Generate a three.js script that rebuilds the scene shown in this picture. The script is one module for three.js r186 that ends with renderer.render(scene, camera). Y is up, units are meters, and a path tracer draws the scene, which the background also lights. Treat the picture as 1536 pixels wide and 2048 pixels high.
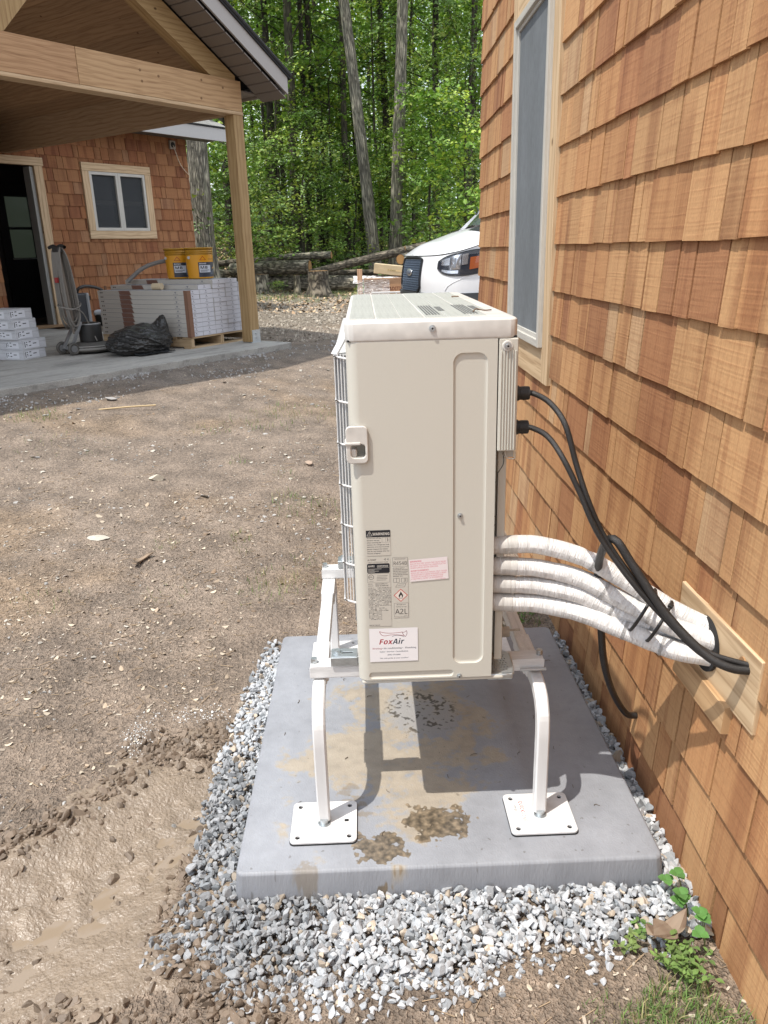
import * as THREE from 'three';
import { RoundedBoxGeometry } from 'three/addons/geometries/RoundedBoxGeometry.js';
import { mergeGeometries, mergeVertices, toCreasedNormals } from 'three/addons/utils/BufferGeometryUtils.js';
import { ImprovedNoise } from 'three/addons/math/ImprovedNoise.js';
import { Brush, Evaluator, SUBTRACTION } from 'three-bvh-csg';

// ---------- camera, sky, sun, exposure ----------
const scene = new THREE.Scene();
const camera = new THREE.PerspectiveCamera(67.14, 768 / 1024, 0.05, 400);
camera.position.set(0, 1.37, 0);
camera.up.set(0.034, 0.947, -0.32);
camera.lookAt(0.018, 1.37 - 0.321, -0.947);
const SUN = new THREE.Vector3(-0.38, 1, 0.27).normalize();
{ // a bright, hazy sky with broken white cloud
  const W = 512, H = 256, d = new Float32Array(W * H * 4), N = new ImprovedNoise();
  for (let j = 0, i = 0; j < H; j++) for (let k = 0; k < W; k++, i += 4) {
    const el = ((j + 0.5) / H - 0.5) * Math.PI, az = ((k + 0.5) / W - 0.5) * 2 * Math.PI, y = Math.sin(el), x = Math.cos(el) * Math.cos(az), z = Math.cos(el) * Math.sin(az);
    const up = Math.max(0, y), t = Math.pow(up, 0.5); let c = [0.62 - 0.26 * t, 0.67 - 0.20 * t, 0.72 - 0.06 * t];
    let f = 0, a = 1; for (let o = 0, q = 2.2; o < 5; o++, q *= 2, a *= 0.55) f += a * N.noise(x / (0.35 + up) * q * 0.6, 3.7 + o, z / (0.35 + up) * q * 0.6);
    const cl = Math.min(1, Math.max(0, 0.45 + 1.1 * f)), g = Math.pow(Math.max(0, x * SUN.x + y * SUN.y + z * SUN.z), 6) * 0.25;
    c = c.map((v, n) => (v + ([0.86, 0.86, 0.87][n] - v) * cl * 0.75 + g) * 1.2);
    if (y < 0) c = [0.20, 0.17, 0.14];
    d[i] = c[0]; d[i + 1] = c[1]; d[i + 2] = c[2]; d[i + 3] = 1;
  }
  const t = new THREE.DataTexture(d, W, H, THREE.RGBAFormat, THREE.FloatType); t.mapping = THREE.EquirectangularReflectionMapping; t.magFilter = THREE.LinearFilter; t.needsUpdate = true;
  scene.background = scene.environment = t;
}
const sun = new THREE.DirectionalLight(new THREE.Color(1.0, 0.95, 0.87), 2.85);
sun.position.copy(SUN).multiplyScalar(40).add(new THREE.Vector3(0, 0, -8));
sun.target.position.set(0, 0, -8);
sun.castShadow = true;
sun.shadow.mapSize.set(4096, 4096);
Object.assign(sun.shadow.camera, { left: -30, right: 30, top: 30, bottom: -30, near: 1, far: 120 });
scene.add(sun, sun.target);
const renderer = new THREE.WebGLRenderer({ antialias: true });
renderer.toneMapping = THREE.LinearToneMapping;
renderer.toneMappingExposure = 1.8;
renderer.shadowMap.enabled = true;

// ---------- helpers ----------
function rng(seed) { let s = seed >>> 0; return () => { s = (s + 0x6d2b79f5) >>> 0; let t = Math.imul(s ^ (s >>> 15), 1 | s); t = (t + Math.imul(t ^ (t >>> 7), 61 | t)) ^ t; return ((t ^ (t >>> 14)) >>> 0) / 4294967296; }; }
const { sin, cos, abs, min, max, floor, sqrt, PI, exp, pow, hypot } = Math;
const clamp = (x, a = 0, b = 1) => min(b, max(a, x));
const sm = (a, b, x) => { const t = clamp((x - a) / (b - a)); return t * t * (3 - 2 * t); };
const lerp = (a, b, t) => a + (b - a) * t;
const V = (x, y, z) => new THREE.Vector3(x, y, z);
const IN = new ImprovedNoise();
const nz = (x, y, z = 0.37) => IN.noise(x, y, z);
const fb = (x, y, o = 4, z = 0.37) => { let a = 1, s = 0, f = 1; for (let i = 0; i < o; i++) { s += a * IN.noise(x * f, y * f, z + i * 7.3); a *= 0.5; f *= 2.03; } return s; };
const taken = {};
const numbered = (n) => { const k = (taken[n] = (taken[n] ?? -1) + 1); return k ? n + '_' + String(k).padStart(3, '0') : n; };
function tag(o, label, category, group, kind) {
  o.userData.label = label; if (category) o.userData.category = category;
  if (group) o.userData.group = group; if (kind) o.userData.kind = kind;
  return o;
}
function thing(name, label, category, pos = [0, 0, 0], ry = 0, group) {
  const o = new THREE.Group(); o.name = numbered(name); o.position.set(...pos); o.rotation.y = ry; scene.add(o);
  return tag(o, label, category, group);
}
function part(name, geo, mat, parent, label) {
  if (Array.isArray(geo)) geo = merge(geo);
  const m = new THREE.Mesh(geo, mat); m.name = parent === scene ? numbered(name) : name; m.castShadow = m.receiveShadow = true;
  parent.add(m); if (label) m.userData.label = label; return m;
}
// same, for shapes given in world places under an unturned group
function partW(name, geo, mat, parent, label) {
  if (Array.isArray(geo)) geo = merge(geo);
  let p = parent, o = V(0, 0, 0); while (p && p !== scene) { o.add(p.position); p = p.parent; }
  geo.translate(-o.x, -o.y, -o.z);
  return part(name, geo, mat, parent, label);
}
function setting(name, geo, mat, label) { const m = part(name, geo, mat, scene); m.userData.kind = 'structure'; if (label) m.userData.label = label; return m; }
function merge(list) {
  list = list.map((g) => { g = g.index ? g.toNonIndexed() : g; if (!g.attributes.normal) g.computeVertexNormals(); if (!g.attributes.uv) uvBox(g); return g; });
  const col = list.some((g) => g.attributes.color);
  for (const g of list) {
    for (const k of Object.keys(g.attributes)) if (!['position', 'normal', 'uv', 'color'].includes(k)) g.deleteAttribute(k);
    if (col && !g.attributes.color) tint(g, 1, 1, 1);
    g.morphAttributes = {};
  }
  return list.length === 1 ? list[0] : mergeGeometries(list);
}
function tint(g, r, gg, b) { const n = g.attributes.position.count, a = new Float32Array(n * 3); for (let i = 0; i < n; i++) { a[i * 3] = r; a[i * 3 + 1] = gg; a[i * 3 + 2] = b; } g.setAttribute('color', new THREE.BufferAttribute(a, 3)); return g; }
// uv in metres; v runs along the axis 'grain'
function uvBox(g, grain = 1, ou = 0, ov = 0) {
  const p = g.attributes.position, n = g.attributes.normal, a = new Float32Array(p.count * 2), o1 = (grain + 1) % 3, o2 = (grain + 2) % 3;
  const P = [0, 0, 0], N = [0, 0, 0];
  for (let i = 0; i < p.count; i++) {
    P[0] = p.getX(i); P[1] = p.getY(i); P[2] = p.getZ(i); N[0] = abs(n.getX(i)); N[1] = abs(n.getY(i)); N[2] = abs(n.getZ(i));
    if (N[grain] > 0.8) { a[i * 2] = P[o1] + ou; a[i * 2 + 1] = P[o2] * 0.2 + ov; } else { a[i * 2] = (N[o1] > N[o2] ? P[o2] : P[o1]) + ou; a[i * 2 + 1] = P[grain] + ov; }
  }
  g.setAttribute('uv', new THREE.BufferAttribute(a, 2)); return g;
}
const box = (w, h, d, x = 0, y = 0, z = 0) => new THREE.BoxGeometry(w, h, d).translate(x, y, z);
// box between two corners
const bb = (x0, x1, y0, y1, z0, z1) => box(abs(x1 - x0), abs(y1 - y0), abs(z1 - z0), (x0 + x1) / 2, (y0 + y1) / 2, (z0 + z1) / 2);
const rbox = (w, h, d, r = 0.004, x = 0, y = 0, z = 0, s = 2) => new RoundedBoxGeometry(w, h, d, s, min(r, w / 2.02, h / 2.02, d / 2.02)).translate(x, y, z);
const rbb = (x0, x1, y0, y1, z0, z1, r = 0.004, s = 2) => rbox(abs(x1 - x0), abs(y1 - y0), abs(z1 - z0), r, (x0 + x1) / 2, (y0 + y1) / 2, (z0 + z1) / 2, s);
const cyl = (r0, r1, h, n = 16, x = 0, y = 0, z = 0) => new THREE.CylinderGeometry(r1, r0, h, n).translate(x, y, z);
const curve = (pts, tension = 0.5) => new THREE.CatmullRomCurve3(pts.map((p) => (p.isVector3 ? p : V(...p))), false, 'catmullrom', tension);
const tube = (pts, r, seg = 40, n = 10) => new THREE.TubeGeometry(curve(pts), seg, r, n);
function rrect(w, h, r, x = 0, y = 0) { const s = new THREE.Shape(), a = x - w / 2, b = x + w / 2, c = y - h / 2, d = y + h / 2; r = min(r, w / 2 - 1e-4, h / 2 - 1e-4); s.moveTo(a + r, c).lineTo(b - r, c).absarc(b - r, c + r, r, -PI / 2, 0).lineTo(b, d - r).absarc(b - r, d - r, r, 0, PI / 2).lineTo(a + r, d).absarc(a + r, d - r, r, PI / 2, PI).lineTo(a, c + r).absarc(a + r, c + r, r, PI, 1.5 * PI); return s; }
function extrude(shape, depth, bevel = 0, seg = 2, curveSegments = 8) { return new THREE.ExtrudeGeometry(shape, { depth: depth - 2 * bevel, bevelEnabled: bevel > 0, bevelThickness: bevel, bevelSize: bevel, bevelOffset: -bevel, bevelSegments: seg, curveSegments }).translate(0, 0, bevel); }
// a tube of square section that follows a path lying in one plane x = const
function squareTube(pts, a, seg) {
  const c = curve(pts, 0.2), r = a / 2, ch = r * 0.25, s = new THREE.Shape([[-r + ch, -r], [r - ch, -r], [r, -r + ch], [r, r - ch], [r - ch, r], [-r + ch, r], [-r, r - ch], [-r, -r + ch]].map((p) => new THREE.Vector2(...p)));
  return new THREE.ExtrudeGeometry(s, { steps: seg, extrudePath: c, bevelEnabled: false });
}
function bar(a, b, w, h, roll = 0) { const A = V(...a), B = V(...b), L = A.distanceTo(B), g = new THREE.BoxGeometry(w, h, L); g.rotateZ(roll); const m = new THREE.Matrix4().lookAt(B, A, V(0, 1, 0.0001)); return g.applyMatrix4(m).translate((A.x + B.x) / 2, (A.y + B.y) / 2, (A.z + B.z) / 2); }
function jitterMesh(g, amp, f, seed = 0) { g = mergeVertices(g.deleteAttribute('uv').deleteAttribute('normal') && g, 1e-4); const p = g.attributes.position; for (let i = 0; i < p.count; i++) { const x = p.getX(i), y = p.getY(i), z = p.getZ(i); p.setXYZ(i, x + amp * fb(x * f + seed, y * f, 2, z * f), y + amp * fb(x * f, y * f + 9 + seed, 2, z * f + 3), z + amp * fb(x * f + 5, y * f + seed, 2, z * f + 8)); } g.computeVertexNormals(); return g; }

// ---------- textures ----------
const lin2s = (x) => (x <= 0.0031308 ? 12.92 * x : 1.055 * pow(x, 1 / 2.4) - 0.055);
function tex(w, h, fn, srgb = true, repeat = true) {
  const d = new Uint8Array(w * h * 4);
  for (let y = 0, i = 0; y < h; y++) for (let x = 0; x < w; x++, i += 4) { const c = fn(x, y); if (typeof c === 'number') d[i] = d[i + 1] = d[i + 2] = clamp(c) * 255; else { d[i] = clamp(c[0]) * 255; d[i + 1] = clamp(c[1]) * 255; d[i + 2] = clamp(c[2]) * 255; } d[i + 3] = 255; }
  const t = new THREE.DataTexture(d, w, h); t.magFilter = THREE.LinearFilter; t.minFilter = THREE.LinearMipmapLinearFilter; t.generateMipmaps = true;
  if (repeat) t.wrapS = t.wrapT = THREE.RepeatWrapping; if (srgb) t.colorSpace = THREE.SRGBColorSpace; t.needsUpdate = true; return t;
}
// value noise that repeats after px, py cells
const LAT = (() => { const r = rng(77), a = new Float32Array(65536); for (let i = 0; i < 65536; i++) a[i] = r(); return a; })();
const lat = (i, j, s) => LAT[(((i * 73856093) ^ (j * 19349663) ^ (s * 83492791)) >>> 0) & 65535];
function tn(x, y, px, py, s = 0) { const i = floor(x), j = floor(y), u = x - i, v = y - j, a = u * u * (3 - 2 * u), b = v * v * (3 - 2 * v), i0 = ((i % px) + px) % px, i1 = (i0 + 1) % px, j0 = ((j % py) + py) % py, j1 = (j0 + 1) % py; return lerp(lerp(lat(i0, j0, s), lat(i1, j0, s), a), lerp(lat(i0, j1, s), lat(i1, j1, s), a), b); }
function tf(u, v, px, py, o = 4, s = 0) { let a = 0.5, t = 0, n = 0; for (let k = 0; k < o; k++) { t += a * tn(u * px, v * py, px, py, s + k); n += a; a *= 0.55; px *= 2; py *= 2; } return t / n; }
const scaled = (t, rx, ry) => { const c = t.clone(); c.repeat.set(rx, ry ?? rx); c.needsUpdate = true; return c; };
const C = (r, g, b) => new THREE.Color().setRGB(r, g, b);
const S = (o) => new THREE.MeshStandardMaterial(o);
const P = (o) => new THREE.MeshPhysicalMaterial(o);

// cedar: long streaks along v, fine saw marks across, one metre a side
const cedarH = new Float32Array(1024 * 1024);
const cedarMap = tex(1024, 1024, (x, y) => {
  const u = x / 1024, v = y / 1024, wob = 0.012 * tf(u, v, 6, 3, 2, 40);
  const st = tf(u + wob, v, 48, 2, 4, 3), fine = tf(u + wob, v, 220, 5, 2, 11), saw = tn(u * 7 , v * 260 + 3 * tf(u, v, 4, 4, 2, 9), 7, 260, 21), broad = tf(u, v, 14, 2, 2, 30), pit = tn(u * 300, v * 190, 300, 190, 5);
  const dark = sm(0.56, 0.82, st) * 0.11 + sm(0.55, 0.8, fine) * 0.055 + sm(0.6, 0.9, saw) * 0.06 + sm(0.5, 0.8, broad) * 0.15;
  cedarH[y * 1024 + x] = clamp(0.6 + 0.25 * (saw - 0.5) + 0.3 * (fine - 0.5) + 0.15 * (pit - 0.5));
  const b = 0.98 - dark * 0.85 + 0.05 * (pit - 0.5);
  return [b, b * (1 - dark * 0.36), b * (1 - dark * 0.5)];
});
const cedarBump = tex(1024, 1024, (x, y) => cedarH[y * 1024 + x], false);
// planed lumber: growth rings as long arches
const pineH = new Float32Array(1024 * 1024);
const pineMap = tex(1024, 1024, (x, y) => {
  const u = x / 1024, v = y / 1024, warp = tf(u, v, 4, 2, 3, 60), ring = 0.5 + 0.5 * sin(2 * PI * (u * 22 + 1.6 * warp)), f = tf(u, v, 160, 6, 2, 61);
  const k1 = hypot((u - 0.31) * 1.6, v - 0.27), k2 = hypot((u - 0.78) * 1.6, v - 0.71), knot = max(1 - k1 / 0.02, 1 - k2 / 0.016, 0);
  const d = 0.085 * pow(ring, 2.2) + 0.10 * sm(0.5, 0.8, f) + 0.5 * min(1, knot * 1.5);
  pineH[y * 1024 + x] = 0.7 - 0.3 * ring - 0.2 * f;
  const b = 0.98 - d; return [b, b * (1 - d * 0.25), b * (1 - d * 0.5)];
});
const pineBump = tex(512, 512, (x, y) => pineH[y * 2 * 1024 + x * 2], false);
// soft blotches for worn, dusty or moulded surfaces
const dustMap = tex(512, 512, (x, y) => { const u = x / 512, v = y / 512; const a = tf(u, v, 5, 5, 5, 71), b = tf(u, v, 60, 60, 2, 72); return 0.9 + 0.16 * (a - 0.5) + 0.1 * (b - 0.5); });
const grainBump = tex(512, 512, (x, y) => tf(x / 512, y / 512, 64, 64, 3, 81), false);
const concreteMap = tex(1024, 1024, (x, y) => { const u = x / 1024, v = y / 1024; const a = tf(u, v, 4, 4, 5, 91), b = tf(u, v, 140, 140, 2, 92), s = sm(0.6, 0.75, tf(u, v, 9, 9, 3, 94)); const k = 0.86 + 0.25 * (a - 0.5) + 0.16 * (b - 0.5) - 0.09 * s; return [k, k * 0.99, k * 0.97]; });
// bark: vertical furrows
const barkH = new Float32Array(512 * 1024);
const barkMap = tex(512, 1024, (x, y) => { const u = x / 512, v = y / 1024; const w = u + 0.03 * (tf(u, v, 4, 8, 3, 100) - 0.5); const r = 1 - abs(2 * tf(w, v, 16, 7, 3, 101) - 1), c = tf(u, v, 20, 34, 3, 103), li = sm(0.62, 0.8, tf(u, v, 5, 7, 3, 104)); const h = clamp(1.15 - pow(r, 1.6) * 1.1 - 0.3 * (c - 0.5)); barkH[y * 512 + x] = h; const k = 0.35 + 0.55 * h + 0.2 * (c - 0.5); return [k + 0.08 * li, k + 0.1 * li, k * 0.95 + 0.07 * li]; });
const barkBump = tex(512, 1024, (x, y) => barkH[y * 512 + x], false);

// ---------- materials ----------
const MAT = {
  cedar: S({ map: cedarMap, bumpMap: cedarBump, bumpScale: 0.0015, roughness: 0.85, vertexColors: true }),
  pine: S({ map: pineMap, bumpMap: pineBump, bumpScale: 0.0008, roughness: 0.7, color: C(0.52, 0.335, 0.175) }),
  pineNew: S({ map: pineMap, bumpMap: pineBump, bumpScale: 0.0008, roughness: 0.68, color: C(0.60, 0.44, 0.27) }),
  pineDull: S({ map: pineMap, bumpMap: pineBump, bumpScale: 0.0008, roughness: 0.75, color: C(0.36, 0.23, 0.125) }),
  treated: S({ map: pineMap, bumpMap: pineBump, bumpScale: 0.001, roughness: 0.75, color: C(0.40, 0.27, 0.125) }),
  concrete: S({ map: concreteMap, bumpMap: scaled(grainBump, 3), bumpScale: 0.003, roughness: 0.9, color: C(0.50, 0.49, 0.465) }),
  unit: S({ color: C(0.53, 0.508, 0.446), roughness: 0.42, bumpMap: scaled(grainBump, 6), bumpScale: 0.00012 }),
  unitDark: S({ color: C(0.42, 0.38, 0.32), roughness: 0.5 }),
  white: S({ map: dustMap, color: C(0.80, 0.79, 0.78), roughness: 0.35 }),
  zinc: S({ map: dustMap, color: C(0.62, 0.66, 0.68), metalness: 0.85, roughness: 0.38 }),
  blackPlastic: S({ color: C(0.018, 0.017, 0.016), roughness: 0.5 }),
  cable: S({ color: C(0.016, 0.014, 0.013), roughness: 0.42, bumpMap: scaled(grainBump, 20), bumpScale: 0.0003 }),
  vinyl: S({ map: dustMap, color: C(0.60, 0.575, 0.52), roughness: 0.45 }),
  dark: S({ color: C(0.01, 0.01, 0.011), roughness: 0.8 }),
  glass: P({ color: C(1, 1, 1), transmission: 1, thickness: 0, roughness: 0.02, ior: 1.5 }),
  paintDark: S({ color: C(0.09, 0.085, 0.08), roughness: 0.6 }),
};
MAT.cedarAlt = MAT.cedar;
const shingleTone = (r, dull = 1) => { const k = r(), t = r(); let c = t < 0.50 ? [0.455, 0.255, 0.115] : t < 0.80 ? [0.415, 0.212, 0.09] : t < 0.94 ? [0.345, 0.16, 0.070] : [0.45, 0.285, 0.152]; const m = (0.90 + 0.2 * k) * dull; return c.map((v) => v * m); };

// ---------- ground ----------
const QF = (x, z) => 0.804 * x + 0.595 * z + 5.677;   // metres in front of the porch slab
const RUT = (x, z) => { const ax = -0.36, az = -1.80, bx = -1.02, bz = -0.92, dx = bx - ax, dz = bz - az, t = clamp(((x - ax) * dx + (z - az) * dz) / (dx * dx + dz * dz)); return hypot(x - ax - t * dx, z - az - t * dz); };
function gBase(x, z) {
  const q = QF(x, z); let h;
  if (q > 0) h = 0.40 * pow(1 - sm(-0.6, 4.6, q) , 1.0) * (1 - 0.1 * sm(-0.6, 4.6, q)) - 0.005;
  else h = 0.395 + 0.012 * min(-q, 6) + (q < -6 ? 0.14 * (-q - 6) - 0.0009 * pow(min(-q - 6, 60), 2) : 0);
  if (q > 0 && q < 0.6) h = lerp(0.40, h, sm(0, 0.6, q));
  return h;
}
function ground(x, z) {
  let h = gBase(x, z);
  const pad = sm(0.25, 0.55, hypot(max(0, -0.42 - x), max(0, z + 1.05, -2.6 - z)));
  h += (0.028 * nz(x * 0.55, z * 0.55, 2.1) + 0.012 * sin(QF(x, z) * 3.1 + nz(x, z, 5)) + 0.008 * nz(x * 1.9, z * 1.9, 4.2)) * (0.15 + 0.85 * pad) * sm(0.15, 1.2, QF(x, z) < 0 ? 9 : QF(x, z));
  const d = hypot(x, z + 0.3);
  if (d < 9) { const w = 1 - sm(5, 9, d); h += w * (0.007 * fb(x * 7, z * 7, 3, 1.2) + 0.0034 * fb(x * 30, z * 30, 3, 5.5)) * (0.5 + 0.5 * pad); }
  const r = RUT(x, z);
  if (r < 0.6) { const w = exp(-r * r / 0.026); h += -0.030 * w + 0.020 * exp(-pow((r - 0.25) / 0.07, 2)) * (0.6 + 0.8 * nz(x * 6, z * 6, 8)); h += 0.0085 * (w + 0.35 * exp(-r * r / 0.15)) * (0.9 * fb(x * 17, z * 17, 3, 3.3) + 0.25 * nz(x * 8, z * 8, 6)); }
  return h;
}
const dirtH = new Float32Array(1024 * 1024);
const dirtMap = tex(1024, 1024, (x, y) => {
  const u = x / 1024, v = y / 1024, a = tf(u, v, 6, 6, 5, 200), b = tf(u, v, 90, 90, 3, 201), g = tn(u * 300, v * 300, 300, 300, 203), ch = sm(0.80, 0.9, tf(u, v, 150, 60, 1, 205)), cd = sm(0.78, 0.9, tf(u, v, 110, 170, 1, 206));
  dirtH[y * 1024 + x] = clamp(0.45 * a + 0.35 * b + 0.2 * g + 0.2 * ch);
  const k = 0.72 + 0.30 * (a - 0.5) + 0.36 * (b - 0.5) + 0.16 * (g - 0.5) - 0.18 * cd + 0.12 * ch;
  return [k, k * 0.985, k * 0.965];
});
const dirtBump = tex(1024, 1024, (x, y) => dirtH[y * 1024 + x], false);
{
  // a sheet of uneven mesh: millimetres near the camera, metres at the horizon
  const xs = [], zs = [];
  for (let x = -1.7; x <= 0.75; x += 0.0125) xs.push(x);
  for (let x = -1.7, s = 0.013; x > -150; ) { x -= s; s *= 1.045; xs.unshift(x); }
  for (let x = 0.75, s = 0.02; x < 150; ) { x += s; s *= 1.09; xs.push(x); }
  for (let z = -0.7; z >= -3.3; z -= 0.0125) zs.push(z);
  for (let z = -3.3, s = 0.013; z > -180; ) { z -= s; s *= 1.013; zs.push(z); if (s > 6) s = 6; }
  for (let z = -0.7, s = 0.02; z < 60; ) { z += s; s *= 1.12; zs.unshift(z); }
  const nx = xs.length, nzn = zs.length, p = new Float32Array(nx * nzn * 3), uv = new Float32Array(nx * nzn * 2), col = new Float32Array(nx * nzn * 3), idx = [];
  for (let j = 0, i = 0; j < nzn; j++) for (let k = 0; k < nx; k++, i++) {
    const x = xs[k], z = zs[j], q = QF(x, z); p[i * 3] = x; p[i * 3 + 1] = ground(x, z); p[i * 3 + 2] = z; uv[i * 2] = x; uv[i * 2 + 1] = -z;
    const big = fb(x * 0.5, z * 0.5, 4, 11), mid = fb(x * 2.2, z * 2.2, 3, 13), r = RUT(x, z);
    let c = [0.46, 0.375, 0.305];
    const sandy = sm(0.05, 0.5, big + 0.25 * mid + 0.35 * (1 - sm(1.0, 2.6, abs(q - 1.5))) - 0.1); c = c.map((v, n) => lerp(v, [0.475, 0.355, 0.245][n], sandy * 0.75));
    const grey = sm(0.1, 0.5, 0.6 * (1 - sm(0.1, 0.75, q)) * (q > -0.2 ? 1 : 0) + 0.5 * mid); if (q < 1.2 && q > -1) c = c.map((v, n) => lerp(v, [0.37, 0.35, 0.32][n], grey * 0.35));
    const far = sm(-0.3, -2, q) * (1 - sm(-5.2, -7, q)); c = c.map((v, n) => lerp(v, [0.40, 0.345, 0.275][n], far * 0.9));
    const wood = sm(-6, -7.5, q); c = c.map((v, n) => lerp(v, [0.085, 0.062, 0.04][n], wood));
    const near = (1 - sm(1.2, 2.4, hypot(x + 0.4, z + 0.8))); c = c.map((v, n) => lerp(v, [0.38, 0.30, 0.235][n], near * 0.7));
    const wet = exp(-r * r / 0.05); c = c.map((v, n) => lerp(v, [0.28, 0.205, 0.145][n], wet * 0.8));
    const dk = 1 + 0.13 * mid + 0.10 * fb(x * 9, z * 9, 2, 31); col[i * 3] = c[0] * dk; col[i * 3 + 1] = c[1] * dk; col[i * 3 + 2] = c[2] * dk;
    if (j && k) { const a = i, b = i - 1, cc = i - nx, d = i - nx - 1; idx.push(d, b, cc, b, a, cc); }
  }
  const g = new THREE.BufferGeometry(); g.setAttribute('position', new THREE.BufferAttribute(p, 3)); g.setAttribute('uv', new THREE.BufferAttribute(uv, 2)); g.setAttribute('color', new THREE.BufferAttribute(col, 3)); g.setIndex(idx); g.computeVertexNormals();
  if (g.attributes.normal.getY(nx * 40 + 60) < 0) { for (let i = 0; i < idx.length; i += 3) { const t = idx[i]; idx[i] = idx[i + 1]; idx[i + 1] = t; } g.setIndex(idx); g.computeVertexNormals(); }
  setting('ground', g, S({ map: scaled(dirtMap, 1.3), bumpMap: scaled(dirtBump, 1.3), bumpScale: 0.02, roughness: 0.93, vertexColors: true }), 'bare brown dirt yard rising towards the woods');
}
{ // muddy water that stands in the wheel rut, and the glossy wet mud round it
  const sheet = (x0, x1, z0, z1, s, hgt, keep) => { const g = new THREE.PlaneGeometry(x1 - x0, z1 - z0, Math.round((x1 - x0) / s), Math.round((z1 - z0) / s)).rotateX(-PI / 2).translate((x0 + x1) / 2, 0, (z0 + z1) / 2), p = g.attributes.position; for (let i = 0; i < p.count; i++) p.setY(i, hgt(p.getX(i), p.getZ(i))); g.computeVertexNormals(); const u = g.attributes.uv; for (let i = 0; i < p.count; i++) u.setXY(i, p.getX(i), p.getZ(i)); return g; };
  setting('mud', sheet(-1.6, -0.2, -2.0, -0.75, 0.0075, (x, z) => { const r = RUT(x, z), e = sm(0.26, 0.40, r + 0.09 * fb(x * 9, z * 9, 3, 6)); return ground(x, z) + 0.004 - 0.03 * e + 0.0016 * fb(x * 45, z * 45, 2, 9); }), S({ map: scaled(dustMap, 3), bumpMap: scaled(grainBump, 2.5), bumpScale: 0.004, color: C(0.285, 0.222, 0.163), roughness: 0.40 }), 'wet brown mud of a churned wheel rut');
  setting('puddle', sheet(-1.35, -0.3, -1.9, -0.80, 0.01, (x, z) => -0.0275 - 0.02 * sm(0.24, 0.34, RUT(x, z)) + 0.0008 * fb(x * 22 + z * 14, z * 40 - x * 26, 2, 1)), S({ color: C(0.245, 0.19, 0.135), roughness: 0.09 }), 'shallow muddy puddle in the rut');
}
// scattered pieces that nobody could count
function scatter(name, label, geos, mats, places, spin = true) {
  const o = new THREE.Group(); o.name = numbered(name); scene.add(o); tag(o, label, null, null, 'stuff');
  const by = geos.map(() => []); for (const p of places) by[p.k ?? 0].push(p);
  const m4 = new THREE.Matrix4(), q = new THREE.Quaternion(), e = new THREE.Euler(), col = new THREE.Color();
  geos.forEach((g, k) => {
    if (!by[k].length) return;
    const im = new THREE.InstancedMesh(g, Array.isArray(mats) ? mats[k] : mats, by[k].length); im.name = name.replace(/s$/, '') + '_piece'; im.castShadow = im.receiveShadow = true;
    by[k].forEach((p, i) => { e.set(p.rx ?? 0, p.ry ?? 0, p.rz ?? 0); q.setFromEuler(e); const s = p.s; m4.compose(V(p.x, p.y, p.z), q, Array.isArray(s) ? V(...s) : V(s, s, s)); im.setMatrixAt(i, m4); col.setRGB(...(p.c ?? [1, 1, 1])); im.setColorAt(i, col); });
    o.add(im);
  });
  return o;
}
function stoneGeo(seed, n = 1) { const r = rng(seed), g = mergeVertices(new THREE.IcosahedronGeometry(1, n).deleteAttribute('uv').deleteAttribute('normal'), 1e-4), p = g.attributes.position; const planes = []; for (let i = 0; i < 10; i++) { const v = V(r() - 0.5, r() - 0.5, r() - 0.5).normalize(); planes.push([v, 0.30 + 0.42 * r()]); } const v = V(0, 0, 0); for (let i = 0; i < p.count; i++) { v.fromBufferAttribute(p, i); for (const [nn, d] of planes) { const t = v.dot(nn); if (t > d) v.addScaledVector(nn, d - t); } p.setXYZ(i, v.x, v.y * 0.8, v.z); } const f = g.toNonIndexed(); f.computeVertexNormals(); return uvBox(f); }
const STONES = [1, 2, 3, 4, 5].map((s) => stoneGeo(s * 31, 2));
const MUDDY = [6, 7, 8].map((s) => stoneGeo(s * 31, 2));
const stoneMat = S({ color: C(1, 1, 1), roughness: 0.85, map: dustMap });
const PADX0 = -0.325, PADX1 = 0.628, PADZ0 = -1.362, PADZ1 = -2.475;
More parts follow.
